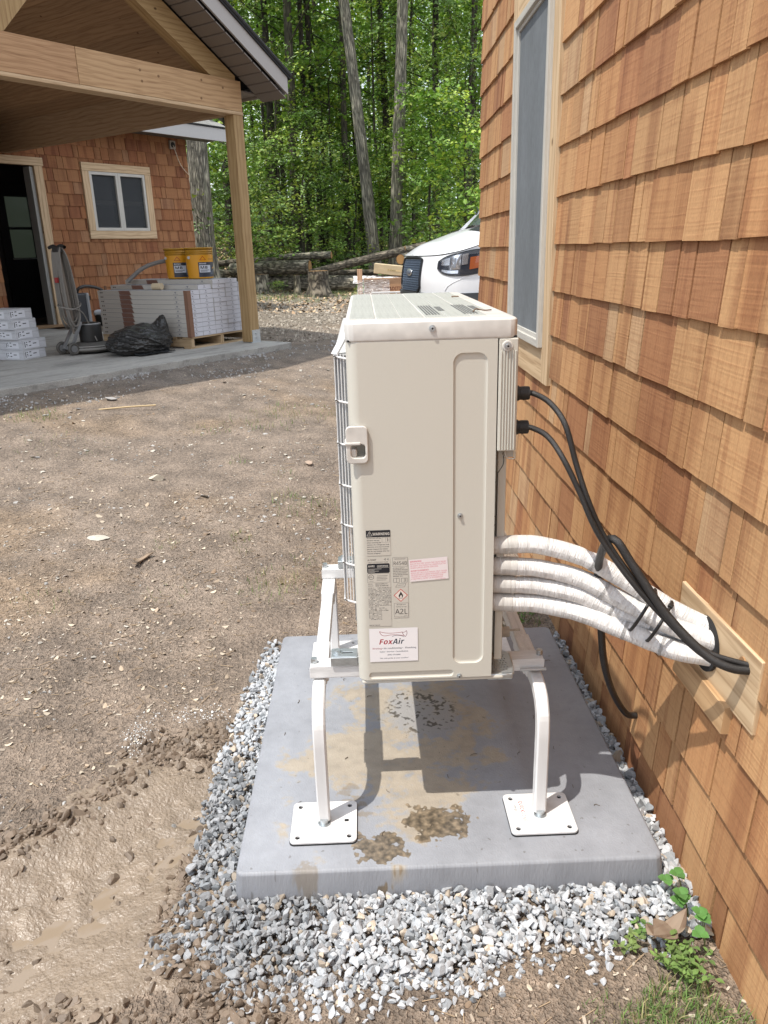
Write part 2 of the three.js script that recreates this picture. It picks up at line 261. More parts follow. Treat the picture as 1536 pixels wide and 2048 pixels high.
{
  const r = rng(5), L = [];
  const front = (x) => lerp(-1.155, -1.235, sm(0.0, 0.42, x)) - 0.13 * sm(-0.28, -0.42, x) + 0.03 * nz(x * 7, 3);  // the bed's edge towards the camera
  const left = (z) => -0.445 + 0.03 * nz(z * 6, 9) + 0.05 * sm(-1.9, -2.5, z) - 0.02 * sm(-1.5, -1.2, z);
  const add = (x, z, y, s) => { const t = r(); const edge = 0; let c; if (t < 0.58) c = [0.545, 0.555, 0.57]; else if (t < 0.84) c = [0.42, 0.44, 0.46]; else if (t < 0.91) c = [0.26, 0.275, 0.29]; else c = [0.56, 0.47, 0.37]; const wet = sm(0.1, -0.05, hypot(x + 0.36, (z + 1.42) * 0.6) - 0.22 + 0.08 * nz(x * 9, z * 9)); const k = (0.75 + 0.5 * r()) * lerp(1, 0.62, wet); L.push({ k: floor(r() * 5), x, y, z, rx: r() * 6, ry: r() * 6, rz: r() * 6, s: [s * (0.75 + 0.6 * r()), s * (0.6 + 0.4 * r()), s * (0.7 + 0.5 * r())], c: c.map((v) => v * k) }); };
  for (let i = 0; i < 30000; i++) {
    const x = -0.55 + 1.24 * r(), z = -2.62 + 1.55 * r();
    if (x > PADX0 - 0.004 && x < PADX1 + 0.004 && z < PADZ0 + 0.004 && z > PADZ1 - 0.004) continue;
    if (z > front(x) + 0.03 * (r() - 0.5) || x < left(z) + 0.03 * (r() - 0.5) || x > 0.682 || z < -2.5 + 0.1 * (r() - 0.5)) continue;
    if (r() > 0.8 && x < 0.6) continue;
    const s = 0.0078 + 0.0095 * r() * r() + (r() < 0.07 ? 0.006 : 0);
    add(x, z, ground(x, z) * 0.3 + 0.0 + 0.019 * r(), x > 0.63 ? s * 1.2 : s);
  }
  for (let i = 0; i < 900; i++) { const x = -0.5 + 1.1 * r(), z = front(x) + 0.10 * r() * r(); if (x > 0.2 && r() < 0.6) continue; add(x, z, ground(x, z) + 0.003, 0.006 + 0.006 * r()); }
  for (let i = 0; i < 5000; i++) { const x = -0.52 + 1.2 * r(), z = -2.6 + 1.5 * r(); if ((x > PADX0 && x < PADX1 && z < PADZ0 && z > PADZ1) || z > front(x) + 0.05 * r() || x < left(z) - 0.03 * r() || x > 0.682 || z < -2.5) continue; add(x, z, 0.002 + 0.012 * r(), 0.0025 + 0.003 * r()); }
  scatter('gravel', 'grey and white crushed stone bed round the equipment pad', STONES, stoneMat, L);
  // stones caked in mud along the rut
  const D = [], clods = [[-0.38, -1.97, -0.66, -1.90, 0.075, 480], [-0.68, -1.78, -0.93, -1.50, 0.05, 300], [-0.42, -1.75, -0.47, -1.3, 0.035, 420], [-0.45, -1.3, -0.25, -1.06, 0.07, 300], [-0.75, -1.10, -0.2, -1.05, 0.05, 160], [-0.95, -1.45, -1.15, -1.1, 0.08, 120], [-0.45, -1.7, -0.95, -1.0, 0.13, 70]];
  for (const [x0, z0, x1, z1, w, n] of clods) for (let i = 0; i < n; i++) { const t = r(), g = () => (r() + r() + r() - 1.5) * 1.2, x = lerp(x0, x1, t) + w * g(), z = lerp(z0, z1, t) + w * g(); if (x > PADX0 - 0.01 && z < PADZ0) continue; const s = 0.006 + 0.013 * r() * r(), k = 0.75 + 0.5 * r(); D.push({ k: floor(r() * 3), x, y: ground(x, z) + s * 0.25, z, rx: r() * 6, ry: r() * 6, rz: r() * 6, s: [s * (0.9 + 0.6 * r()), s * 0.75, s], c: [0.20 * k, 0.148 * k, 0.105 * k] }); }
  scatter('muddy_stones', 'brown mud coated stones and clods along the wet rut', MUDDY, S({ roughness: 0.6, map: dustMap }), D);
  // chalky white crumbs beside the rut
  const Wt = []; for (let i = 0; i < 420; i++) { const t = r() < 0.55, g = () => (r() + r() + r() - 1.5), x = t ? -0.72 + 0.05 * g() : -0.57 + 0.14 * g(), z = t ? -1.98 + 0.09 * g() : -2.10 + 0.05 * g(), s = 0.0012 + 0.0045 * r() * r() * r(); Wt.push({ k: floor(r() * 3), x, y: ground(x, z) + s * 0.4, z, rx: r() * 6, ry: r() * 6, rz: r() * 6, s: [s * 1.3, s * 0.7, s * 1.2], c: [0.82, 0.82, 0.80] }); }
  scatter('chalk_crumbs', 'white chalky crumbs spilled on the dirt beside the rut', MUDDY, stoneMat, Wt);
  // grey crushed stone along the slab edge, and grit over the yard
  const Q = []; 
  const yard = () => { const z = -1.6 - 12 * pow(r(), 1.6), x = 0.55 - (1.6 + (-z) * 0.62) * r(); return [x, z]; };
  for (let i = 0; i < 2200; i++) { const s0 = 2.2 + 6 * r(), d = 4.66 + 0.75 * pow(r(), 1.8) * (0.4 + 0.9 * abs(nz(s0 * 1.1, 5))), x = -8.287 + s0 * 0.595 + d * 0.804, z = -6.134 - s0 * 0.804 + d * 0.595; if (nz(s0 * 1.3, d * 1.5, 4) < 0.08 && r() < 0.9) continue; const s = 0.007 + 0.012 * r() * r(), k = 0.7 + 0.5 * r(); Q.push({ k: floor(r() * 5), x, y: ground(x, z) + s * 0.3, z, rx: r() * 6, ry: r() * 6, rz: r() * 6, s: [s * 1.2, s * 0.7, s], c: [0.50 * k, 0.485 * k, 0.465 * k] }); }
  for (let i = 0; i < 22000; i++) { const [x, z] = yard(); if (r() > 0.35 + 0.9 * nz(x * 1.4 + 8, z * 1.8, 3.3) + 0.5 * nz(x * 5, z * 5, 1)) continue; if (QF(x, z) < 0.1 || (x > -0.5 && z > -2.6)) continue; const s = 0.0016 + 0.0085 * pow(r(), 5), k = 0.7 + 0.6 * r(), tan = r(); Q.push({ k: floor(r() * 5), x, y: ground(x, z) + s * 0.2, z, rx: r() * 6, ry: r() * 6, rz: r() * 6, s: [s * 1.3, s * 0.7, s], c: (tan < 0.5 ? [0.42, 0.35, 0.27] : [0.40, 0.39, 0.37]).map((v) => v * k) }); }
  for (let i = 0; i < 9000; i++) { const z = -2.4 - 5.2 * r(), x = 0.3 - (1.2 + -z * 0.72) * r(), q = QF(x, z); if (q < 0.05 || (x > -0.4 && z > -2.6) || RUT(x, z) < 0.4) continue; if (r() > 0.16 + 1.2 * nz(x * 1.2 + 2, z * 1.9, 7.7) + 0.6 * nz(x * 4.2, z * 4.2, 12)) continue; const s = (0.004 + 0.013 * pow(r(), 4)) * (0.75 + 0.07 * -z), k = 0.7 + 0.55 * r(), t = r(); Q.push({ k: floor(r() * 5), x, y: ground(x, z) + s * 0.15, z, rx: 0.5 * (r() - 0.5), ry: r() * 6, rz: 0.5 * (r() - 0.5), s: [s * 1.4, s * 0.6, s], c: (t < 0.45 ? [0.56, 0.52, 0.45] : t < 0.8 ? [0.40, 0.385, 0.365] : [0.27, 0.22, 0.18]).map((v) => v * k) }); }
  for (let i = 0; i < 14000; i++) { const z = -9 - 9 * r(), x = -2.6 + 4.6 * r(); const q = QF(x, z); if (q > -0.1 && x < 0 && q < 0.2) continue; if (x > 0.6 && z > -5.2) continue; const s = 0.008 + 0.02 * pow(r(), 3), k = 0.7 + 0.6 * r(); Q.push({ k: floor(r() * 5), x, y: ground(x, z) + s * 0.1, z, rx: r() * 6, ry: r() * 6, rz: r() * 6, s: [s * 1.3, s * 0.5, s], c: [0.44 * k, 0.39 * k, 0.32 * k] }); }
  scatter('loose_stones', 'loose grey grit and small stones over the yard', STONES, stoneMat, Q);
  // wood chips, twigs and dead leaf scraps
  const chip = (() => { const g = new THREE.BoxGeometry(1, 0.12, 0.42, 3, 1, 1), p = g.attributes.position; for (let i = 0; i < p.count; i++) { const x = p.getX(i); p.setY(i, p.getY(i) + 0.25 * x * x); p.setZ(i, p.getZ(i) * (1 - 0.9 * abs(x) * abs(x)) ); } g.computeVertexNormals(); return g; })();
  const twig = new THREE.CylinderGeometry(0.5, 0.35, 1, 5).rotateZ(PI / 2);
  const leafScrap = (() => { const s = new THREE.Shape(); s.moveTo(-0.5, 0); s.quadraticCurveTo(-0.25, 0.38, 0.12, 0.26); s.quadraticCurveTo(0.35, 0.2, 0.5, 0); s.quadraticCurveTo(0.3, -0.3, 0, -0.24); s.quadraticCurveTo(-0.3, -0.3, -0.5, 0); const g = new THREE.ShapeGeometry(s, 4).rotateX(-PI / 2), p = g.attributes.position; for (let i = 0; i < p.count; i++) p.setY(i, 0.35 * pow(p.getX(i), 2) - 0.3 * abs(p.getZ(i))); g.computeVertexNormals(); return g; })();
  const F = [];
  const drop = (x, z, dens = 1) => { const t = r(), k = 0.75 + 0.55 * r(); const y = ground(x, z); if (t < 0.5) { const s = 0.004 + 0.016 * pow(r(), 3); F.push({ k: 0, x, y: y + 0.002, z, ry: r() * 6.3, rx: 0.5 * (r() - 0.5), rz: 0.5 * (r() - 0.5), s: [s, s * 0.7, s * (0.5 + 0.7 * r())], c: (r() < 0.3 ? [0.46, 0.40, 0.32] : r() < 0.5 ? [0.36, 0.30, 0.235] : [0.23, 0.175, 0.125]).map((v) => v * k) }); } else if (t < 0.72) { const s = 0.02 + 0.05 * r() * r(); F.push({ k: 1, x, y: y + 0.0025, z, ry: r() * 6.3, rz: 0.25 * (r() - 0.5), s: [s, 0.0012 + 0.0016 * r(), 0.0012 + 0.0016 * r()], c: [0.30 * k, 0.22 * k, 0.14 * k] }); } else { const s = 0.007 + 0.024 * pow(r(), 3); F.push({ k: 2, x, y: y + 0.003, z, ry: r() * 6.3, rx: 0.7 * (r() - 0.5), rz: 0.7 * (r() - 0.5), s, c: (r() < 0.4 ? [0.45, 0.38, 0.29] : r() < 0.5 ? [0.32, 0.25, 0.18] : [0.19, 0.135, 0.09]).map((v) => v * k) }); } };
  for (let i = 0; i < 15000; i++) { const [x, z] = yard(); if (QF(x, z) < 0.05 || (x > -0.42 && z > -2.55)) continue; const band = nz(x * 1.1 + 3, z * 1.6, 6.6) + 0.5 * nz(x * 4, z * 4, 2); if (r() > 0.32 + 0.9 * band) continue; if (RUT(x, z) < 0.3) continue; drop(x, z); }
  for (let i = 0; i < 2600; i++) { const x = -0.5 - 1.4 * r(), z = -2.1 - 2.0 * pow(r(), 1.5); if (RUT(x, z) < 0.3 || r() > 0.8 + 1.2 * nz(x * 3, z * 3, 14)) continue; drop(x, z); }     // the littered band left of the pad
  for (let i = 0; i < 5200; i++) { const z = -3.0 - 4.2 * r(), x = 0.2 - (1.2 + -z * 0.7) * r(); if (QF(x, z) < 0.08 || r() > 0.2 + 1.3 * nz(x * 1.7 + 6, z * 2.3, 15)) continue; const n0 = F.length; drop(x, z); const f = F[n0], g = 1.0 + 0.10 * (-z); f.s = Array.isArray(f.s) ? f.s.map((v) => v * g) : f.s * g; }
  for (let i = 0; i < 900; i++) { const x = -0.35 + 1.0 * r(), z = -2.5 - 1.6 * r(); drop(x, z); }
  for (let i = 0; i < 350; i++) { const x = -0.2 + 0.9 * r(), z = -1.2 + 0.3 * r(); if (nz(x * 3, z * 3) < 0 && x < 0.35) continue; drop(x, z); }
  for (let i = 0; i < 16000; i++) { const z = -13 - 22 * r(), x = -9 + 15 * r(); if (QF(x, z) > -1.5) continue; const k = 0.6 + 0.7 * r(), s = 0.04 + 0.07 * r(); const sunny = QF(x, z) > -6.5; F.push({ k: 2, x, y: ground(x, z) + 0.012, z, ry: r() * 6.3, rx: 0.9 * (r() - 0.5), rz: 0.9 * (r() - 0.5), s: sunny ? s : s * 1.3, c: (r() < 0.5 ? [0.48, 0.36, 0.23] : [0.34, 0.23, 0.14]).map((v) => v * k) }); }
  scatter('dirt_litter', 'wood chips, twigs and dead leaves strewn on the dirt', [chip, twig, leafScrap], S({ roughness: 0.9, side: THREE.DoubleSide }), F);
}

// ---------- shingles ----------
// one split shingle: width w, height h, lying in the plane z = 0 with its face towards +z, thicker at the butt
function shingle(w, h, t0, t1, r, back = 0.004, tone) {
  const g = new THREE.BoxGeometry(w, h, 1, 1, 1, 1), p = g.attributes.position, sk = 0.0025 * (r() - 0.5), wob = 0.0012 * (r() - 0.5);
  for (let i = 0; i < p.count; i++) {
    const top = p.getY(i) > 0, front = p.getZ(i) > 0, x = p.getX(i);
    p.setZ(i, front ? (top ? t1 : t0 + wob) : -back);
    if (!top) p.setY(i, p.getY(i) + sk * Math.sign(x));
  }
  const tl = 0.0032 * (r() - 0.5); for (let i = 0; i < p.count; i++) if (p.getZ(i) > 0) p.setZ(i, max(0.001, p.getZ(i) + tl * Math.sign(p.getX(i))));
  g.translate(0, h / 2, 0); g.computeVertexNormals(); uvBox(g, 1, r(), r());
  return tint(g, ...(tone ?? shingleTone(r)));
}
// rows of shingles on a wall: returns pieces {g, x, y, w, h} in the wall's own frame (x along, y up, z out)
function shingleRows(x0, x1, y0, y1, expo, yRef, r, wMin, wMax, holes, t0, t1, over = 0.03, gapMin = 0.0022) {
  const out = []; let prev = [];
  for (let k = Math.floor((y0 - yRef) / expo); yRef + k * expo < y1; k++) {
    const yb = yRef + k * expo, here = [];
    let x = x0;
    while (x < x1 - 0.01) {
      let w = wMin + (wMax - wMin) * pow(r(), 1.25), e = x + w;
      if (prev.some((q) => abs(q - e) < 0.014)) e += 0.022; if (e > x1 - 0.03) e = x1; here.push(e);
      let segs = [[x, e, yb, yb + expo + over]];
      for (const [hx0, hx1, hy0, hy1] of holes) {
        const nx = [];
        for (const [a, b, c, d] of segs) {
          if (b <= hx0 || a >= hx1 || d <= hy0 || c >= hy1) { nx.push([a, b, c, d]); continue; }
          if (a < hx0 - 0.008) nx.push([a, hx0, c, d]); if (b > hx1 + 0.008) nx.push([hx1, b, c, d]);
          const m0 = max(a, hx0), m1 = min(b, hx1); if (m1 - m0 > 0.01) { if (c < hy0 - 0.015) nx.push([m0, m1, c, hy0]); if (d > hy1 + 0.03) nx.push([m0, m1, hy1, d]); }
        }
        segs = nx;
      }
      for (const [a, b, c, d] of segs) {
        const lo = max(c, y0), hi = min(d, y1); if (hi - lo < 0.012 || b - a < 0.008) continue;
        const f = (lo - yb) / (expo + over), f2 = (hi - yb) / (expo + over);
        const gap = gapMin + gapMin * 1.5 * r() * r(), gg = shingle(b - a - gap, hi - lo, lerp(t0, t1, f), lerp(t0, t1, f2), r, 0.003);
        const dy = lo === c ? 0.004 * (r() - 0.5) : 0; gg.translate((a + b) / 2, lo + dy, 0);
        out.push({ g: gg, x: (a + b) / 2, y: lo, w: b - a, h: min(expo, hi - lo) });
      }
      x = e;
    }
    prev = here;
  }
  return out;
}
camera.updateMatrixWorld(); camera.updateProjectionMatrix();
const inView = (v, m = 1.03) => { const p = v.clone().project(camera); return p.z < 1 && abs(p.x) < m && abs(p.y) < m; };
// the pieces that show largest become parts, the rest one part
function placeShingles(list, parent, toWorld, normal, most = 300) {
  for (const s of list) { const w = toWorld(s), d = w.clone().sub(camera.position), L = d.length(); s.size = inView(w) ? s.w * s.h * abs(d.dot(normal)) / (L * L * L) : 0; }
  list.sort((a, b) => b.size - a.size);
  const n = min(most, list.filter((s) => s.size > 0).length);
  for (const s of list.slice(0, n)) part('shingle', s.g, MAT.cedar, parent);
  const rest = list.slice(n); if (rest.length) { const m = part('shingles', rest.map((s) => s.g), MAT.cedar, parent); m.userData.kind = 'stuff'; }
}

// ---------- the house on the right ----------
const house = thing('shingled_house', 'house wall of new orange cedar shingles close on the right, with a tall screened window', 'house', [0.7, 0, -2.4]);
{
  const W = (n, g, m, p = house, l) => partW(n, g, m, p, l);
  W('wall', [bb(0.7, 0.86, -0.1, 3.55, -4.74, -3.625), bb(0.7, 0.86, -0.1, 3.55, -2.97, 2.2), bb(0.7, 0.86, -0.1, 1.0, -3.625, -2.97), bb(0.7, 0.86, 2.24, 3.55, -3.625, -2.97), bb(0.86, 5.5, -0.1, 3.55, -4.74, -4.58), bb(0.86, 5.5, -0.1, 3.55, 2.04, 2.2), bb(5.5, 5.66, -0.1, 3.55, -4.74, 2.2), bb(0.86, 5.5, -0.08, 0.3, -4.58, 2.04)], S({ color: C(0.16, 0.09, 0.05), roughness: 0.9 }));
  const roof = new THREE.ExtrudeGeometry(new THREE.Shape([[0.52, 3.5], [3.18, 5.1], [5.84, 3.5], [5.84, 3.66], [3.18, 5.28], [0.52, 3.66]].map((p) => new THREE.Vector2(...p))), { depth: 7.3, bevelEnabled: false }).translate(0, 0, -4.95);
  W('roof', [roof, bb(0.86, 5.5, 3.53, 3.56, -4.58, 2.04)], MAT.paintDark);
  // courses: wall frame x runs along -z... (x = -z), face towards -x
  const holes = [[2.875, 3.72, 0.87, 2.36]], r = rng(404);
  const list = shingleRows(-2.2, 4.742, -0.03, 3.5, 0.1568, 1.3735, r, 0.055, 0.215, holes, 0.0165, 0.0045, 0.035, 0.0032);
  const turn = new THREE.Matrix4().makeRotationY(-PI / 2);   // x -> +z, z -> -x
  for (const s of list) { s.g.scale(-1, 1, 1); const ix = s.g.index.array; for (let i = 0; i < ix.length; i += 3) { const t = ix[i]; ix[i] = ix[i + 1]; ix[i + 1] = t; } s.g.computeVertexNormals(); s.g.applyMatrix4(turn); s.g.translate(0, 0, 2.4); }
  placeShingles(list, house, (s) => V(0.684, s.y + 0.08, -s.x), V(1, 0, 0));
  // window: casing of new pine, white frame, grey insect screen over clear glass with a dark sheet behind
  const win = new THREE.Group(); win.name = 'window'; win.position.set(0, 1.62, -0.84); house.add(win);
  const A = -3.72, B = -2.875, y0 = 0.87, y1 = 2.36, k = 0.095;
  W('trim', uvBox(rbb(0.675, 0.705, y0, y1, A, A + k, 0.003), 1, 0.2), MAT.pineNew, win); W('trim', uvBox(rbb(0.675, 0.705, y0, y1, B - k, B, 0.003), 1, 0.71), MAT.pineNew, win);
  W('trim', uvBox(rbb(0.6765, 0.705, y0, 1.0, A + k + 0.001, B - k - 0.001, 0.003), 2, 0.4), MAT.pineNew, win); W('trim', uvBox(rbb(0.6765, 0.705, 2.24, y1, A + k + 0.001, B - k - 0.001, 0.003), 2, 0.9), MAT.pineNew, win);
  const ring = (x0, x1, a, b, c, d, t) => [rbb(x0, x1, c, d, a, a + t, 0.002), rbb(x0, x1, c, d, b - t, b, 0.002), rbb(x0 + 0.0006, x1, c, c + t, a + t, b - t, 0.002), rbb(x0 + 0.0006, x1, d - t, d, a + t, b - t, 0.002)];
  W('frame', [...ring(0.658, 0.72, A + k + 0.002, B - k - 0.002, 1.002, 2.238, 0.028), ...ring(0.670, 0.72, A + k + 0.03, B - k - 0.03, 1.03, 2.21, 0.016)], MAT.vinyl, win);
  W('sash', [...ring(0.69, 0.722, A + k + 0.05, B - k - 0.05, 1.05, 2.19, 0.035), bb(0.688, 0.722, 1.60, 1.645, A + k + 0.08, B - k - 0.08)], MAT.vinyl, win);
  W('pane', bb(0.706, 0.709, 1.08, 2.16, A + k + 0.08, B - k - 0.08), MAT.glass, win);
  W('dark_backing', bb(0.742, 0.75, 1.0, 2.24, -3.625, -2.97), S({ color: C(0.05, 0.055, 0.06), roughness: 0.9 }), win);  // dark sheet that stands for the unlit room behind the glass
  W('insect_screen', bb(0.678, 0.6795, 1.044, 2.196, A + k + 0.045, B - k - 0.045), S({ color: C(0.20, 0.22, 0.235), roughness: 0.75, transparent: true, opacity: 0.86, map: dustMap }), win);
  // board that the pipes pass through
  const mb = W('mounting_board', uvBox(rbb(0.6815, 0.70, 0.512, 0.664, -1.542, -1.184, 0.003), 2, 0.28, 0.22), MAT.pineNew);
  W('pipe_hole_dark', new THREE.CylinderGeometry(0.058, 0.058, 0.012, 28).rotateZ(PI / 2).translate(0.681, 0.59, -1.395), MAT.dark, mb);  // black disc stands for the shade inside the hole round the pipes
  W('knot', new THREE.CylinderGeometry(0.017, 0.017, 0.004, 20).rotateZ(PI / 2).scale(1, 1, 0.8).translate(0.6808, 0.624, -1.245), S({ color: C(0.33, 0.18, 0.08), roughness: 0.8 }), mb);
  const led = new THREE.ExtrudeGeometry(new THREE.Shape([[0.690, 0.520], [0.671, 0.515], [0.669, 0.458], [0.690, 0.456]].map((p) => new THREE.Vector2(...p))), { depth: 0.245, bevelEnabled: false }).translate(0, 0, -1.515);
  W('sill_block', uvBox(led, 2, 0.6), MAT.pine);
}

// ---------- cabin and porch on the left: x along its front, y up from the slab, z out of the front ----------
const CAB = [-8.287 + 7 * 0.595, 0.46, -6.134 - 7 * 0.804], CRY = 53.5 * PI / 180;
const cabW = (x, y, z) => V(CAB[0] + x * 0.595 + z * 0.804, CAB[1] + y, CAB[2] - x * 0.804 + z * 0.595);
const s7 = (s) => s - 7;
const cabin = thing('shingled_cabin', 'reddish cedar shingled cabin with an open dark doorway and a double window', 'cabin', CAB, CRY);
{
  const wl = S({ color: C(0.14, 0.08, 0.045), roughness: 0.9 }), e = s7(9.3), l = s7(1.5), dl = s7(5.45), dr = s7(6.585), wl0 = s7(7.42), wl1 = s7(8.41), H = 2.72;
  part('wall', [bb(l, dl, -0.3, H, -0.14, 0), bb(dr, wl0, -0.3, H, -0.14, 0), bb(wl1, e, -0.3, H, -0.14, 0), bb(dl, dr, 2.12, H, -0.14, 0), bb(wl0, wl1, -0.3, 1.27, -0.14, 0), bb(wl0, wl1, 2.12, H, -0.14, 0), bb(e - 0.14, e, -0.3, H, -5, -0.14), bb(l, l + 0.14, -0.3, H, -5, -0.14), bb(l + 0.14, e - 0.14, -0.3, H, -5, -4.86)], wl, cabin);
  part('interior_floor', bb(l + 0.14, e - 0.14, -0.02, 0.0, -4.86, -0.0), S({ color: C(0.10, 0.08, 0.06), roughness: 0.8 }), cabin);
  part('partition', bb(s7(6.45), e - 0.14, 0.0, H - 0.06, -1.62, -1.55), S({ color: C(0.05, 0.05, 0.052), roughness: 0.9 }), cabin);  // unseen wall, added to keep the window panes dark from outside
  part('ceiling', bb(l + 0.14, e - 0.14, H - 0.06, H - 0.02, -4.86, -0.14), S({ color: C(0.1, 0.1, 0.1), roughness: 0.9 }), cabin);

  const gl = new THREE.Group(); gl.name = 'inner_door_glow_panes'; cabin.add(gl);
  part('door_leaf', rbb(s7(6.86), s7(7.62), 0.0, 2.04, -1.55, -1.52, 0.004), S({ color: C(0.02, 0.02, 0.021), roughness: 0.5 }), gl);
  for (const [y0, y1] of [[0.95, 1.36], [1.40, 1.83]]) part('pane', rbb(s7(7.0), s7(7.36), y0, y1, -1.522, -1.512, 0.002), S({ color: C(0.08, 0.09, 0.075), roughness: 0.15, emissive: C(0.011, 0.014, 0.010) }), gl);  // faint glow put into the panes stands for daylight through the glass
  part('glazing_bead', [bb(s7(6.98), s7(7.38), 0.925, 0.945, -1.52, -1.505)], S({ color: C(0.3, 0.3, 0.3), roughness: 0.4 }), gl);
  // front shingles
  const holes = [[s7(5.45), s7(6.70), -0.3, 2.20], [s7(7.305), s7(8.52), 1.18, 2.21], [s7(5.0), s7(6.3), 2.24, 2.62]], r = rng(808);
  const list = shingleRows(s7(2.6), e + 0.012, -0.06, H - 0.02, 0.1600, 0.02, r, 0.085, 0.27, holes, 0.019, 0.004, 0.03, 0.0055);
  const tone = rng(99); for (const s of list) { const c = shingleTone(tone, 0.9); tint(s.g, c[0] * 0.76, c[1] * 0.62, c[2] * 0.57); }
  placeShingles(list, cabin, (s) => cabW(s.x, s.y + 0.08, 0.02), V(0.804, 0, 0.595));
  // the projecting wall left of the door
  part('side_wall', bb(s7(4.3), s7(5.46), -0.06, 2.7, 0.02, 0.74), wl, cabin);
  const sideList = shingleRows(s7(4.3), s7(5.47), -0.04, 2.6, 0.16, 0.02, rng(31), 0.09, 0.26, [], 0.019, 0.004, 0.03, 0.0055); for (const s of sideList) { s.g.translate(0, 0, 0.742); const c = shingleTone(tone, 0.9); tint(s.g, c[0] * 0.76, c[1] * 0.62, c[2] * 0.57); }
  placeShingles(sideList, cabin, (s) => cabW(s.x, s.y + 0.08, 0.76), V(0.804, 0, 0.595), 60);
  // door casing
  const door = new THREE.Group(); door.name = 'doorway'; cabin.add(door);
  part('trim', uvBox(rbb(s7(6.58), s7(6.70), 0.0, 2.11, -0.02, 0.034, 0.003), 1, 0.3), MAT.pineNew, door);
  part('trim', uvBox(rbb(s7(5.45), s7(6.72), 2.112, 2.215, -0.02, 0.036, 0.003), 0, 0.5), MAT.pineNew, door);
  part('jamb', rbb(s7(6.525), s7(6.578), 0.0, 2.10, -0.15, 0.0, 0.003), S({ color: C(0.30, 0.30, 0.28), roughness: 0.6 }), door);
  part('threshold', uvBox(rbb(s7(5.45), s7(6.70), 0.001, 0.035, -0.14, 0.10, 0.004), 0), MAT.pineDull, door);
  // double window with pine casing
  const w = new THREE.Group(); w.name = 'window'; cabin.add(w);
  const a = s7(7.31), b = s7(8.515), c = 1.182, d = 2.207, k = 0.112, cm = (a + b) / 2;
  part('trim', uvBox(rbb(a, a + k, c + k, d - k, -0.02, 0.036, 0.003), 1, 0.15), MAT.pineNew, w); part('trim', uvBox(rbb(b - k, b, c + k, d - k, -0.02, 0.036, 0.003), 1, 0.62), MAT.pineNew, w);
  part('trim', uvBox(rbb(a, b, c, c + k - 0.002, -0.02, 0.038, 0.003), 0, 0.33), MAT.pineNew, w); part('trim', uvBox(rbb(a, b, d - k + 0.002, d, -0.02, 0.038, 0.003), 0, 0.8), MAT.pineNew, w);
  const ring = (x0, x1, yy0, yy1, z0, z1, t) => [rbb(x0, x0 + t, yy0, yy1, z0, z1, 0.002), rbb(x1 - t, x1, yy0, yy1, z0, z1, 0.002), rbb(x0 + t, x1 - t, yy0, yy0 + t, z0, z1 - 0.0006, 0.002), rbb(x0 + t, x1 - t, yy1 - t, yy1, z0, z1 - 0.0006, 0.002)];
  for (const [x0, x1] of [[a + k + 0.002, cm - 0.001], [cm + 0.001, b - k - 0.002]]) {
    const u = part('sash_frame', ring(x0, x1, c + k, d - k, -0.10, 0.03, 0.042), MAT.vinyl, w);
    part('meeting_rail', rbb(x0 + 0.042, x1 - 0.042, (c + d) / 2 - 0.018, (c + d) / 2 + 0.018, -0.06, -0.012, 0.002), MAT.vinyl, u);
    part('sash', [...ring(x0 + 0.043, x1 - 0.043, c + k + 0.043, (c + d) / 2 - 0.019, -0.06, -0.012, 0.024)], MAT.vinyl, u);
    part('insect_screen', bb(x0 + 0.043, x1 - 0.043, c + k + 0.043, d - k - 0.043, -0.004, -0.002), S({ color: C(0.045, 0.05, 0.055), roughness: 0.8, transparent: true, opacity: 0.62 }), u);
    part('pane', bb(x0 + 0.043, x1 - 0.043, (c + d) / 2 + 0.018, d - k - 0.043, -0.052, -0.048), MAT.glass, u); part('pane', bb(x0 + 0.066, x1 - 0.066, c + k + 0.067, (c + d) / 2 - 0.043, -0.036, -0.032), MAT.glass, u);
  }
  // eave, fascia and roof
  part('soffit', bb(s7(6.4), s7(9.78), 2.66, 2.675, 0.022, 0.42), MAT.paintDark, cabin);
  part('fascia', rbb(s7(6.4), s7(9.80), 2.63, 2.815, 0.42, 0.445, 0.004), S({ color: C(0.42, 0.41, 0.40), roughness: 0.5 }), cabin);
  part('drip_edge', bb(s7(6.4), s7(9.82), 2.817, 2.832, 0.40, 0.462), MAT.dark, cabin);
  const roofM = S({ map: scaled(concreteMap, 1.5), color: C(0.36, 0.36, 0.35), roughness: 0.9, bumpMap: scaled(grainBump, 8), bumpScale: 0.004 });
  const rf = part('roof', new THREE.ExtrudeGeometry(new THREE.Shape([[0.43, 2.833], [-2.5, 4.35], [-5.4, 2.833], [-5.4, 2.74], [-2.5, 4.24], [0.43, 2.74]].map((q) => new THREE.Vector2(...q))), { depth: 8.3, bevelEnabled: false }).rotateY(-PI / 2).translate(s7(9.80), 0, 0), MAT.paintDark, cabin);
  const rr = rng(12), rows = []; for (let j = 0; j < 20; j++) for (let i = 0; i < 12; i++) { const t = j * 0.145, x0 = s7(9.815) - (i + (j % 2) * 0.5) * 0.33, y = 2.836 + t * 0.517, z = 0.445 - t; const g = bar([x0 - 0.165, y, z], [x0 - 0.165, y + 0.083, z - 0.16], 0.32, 0.006); g.translate(0, 0.006, 0); rows.push(tint(uvBox(g), ...[0, 0, 0].map(() => 0).fill(0.75 + 0.4 * rr()))); }
  const sg = part('roof_shingles', rows, Object.assign(roofM, { vertexColors: true }), rf); sg.userData.kind = 'stuff';
  part('gable_wall', new THREE.ExtrudeGeometry(new THREE.Shape([[0, H], [-2.5, 4.2], [-5, H]].map((q) => new THREE.Vector2(...q))), { depth: 0.12, bevelEnabled: false }).rotateY(-PI / 2).translate(e, 0, 0), wl, cabin);
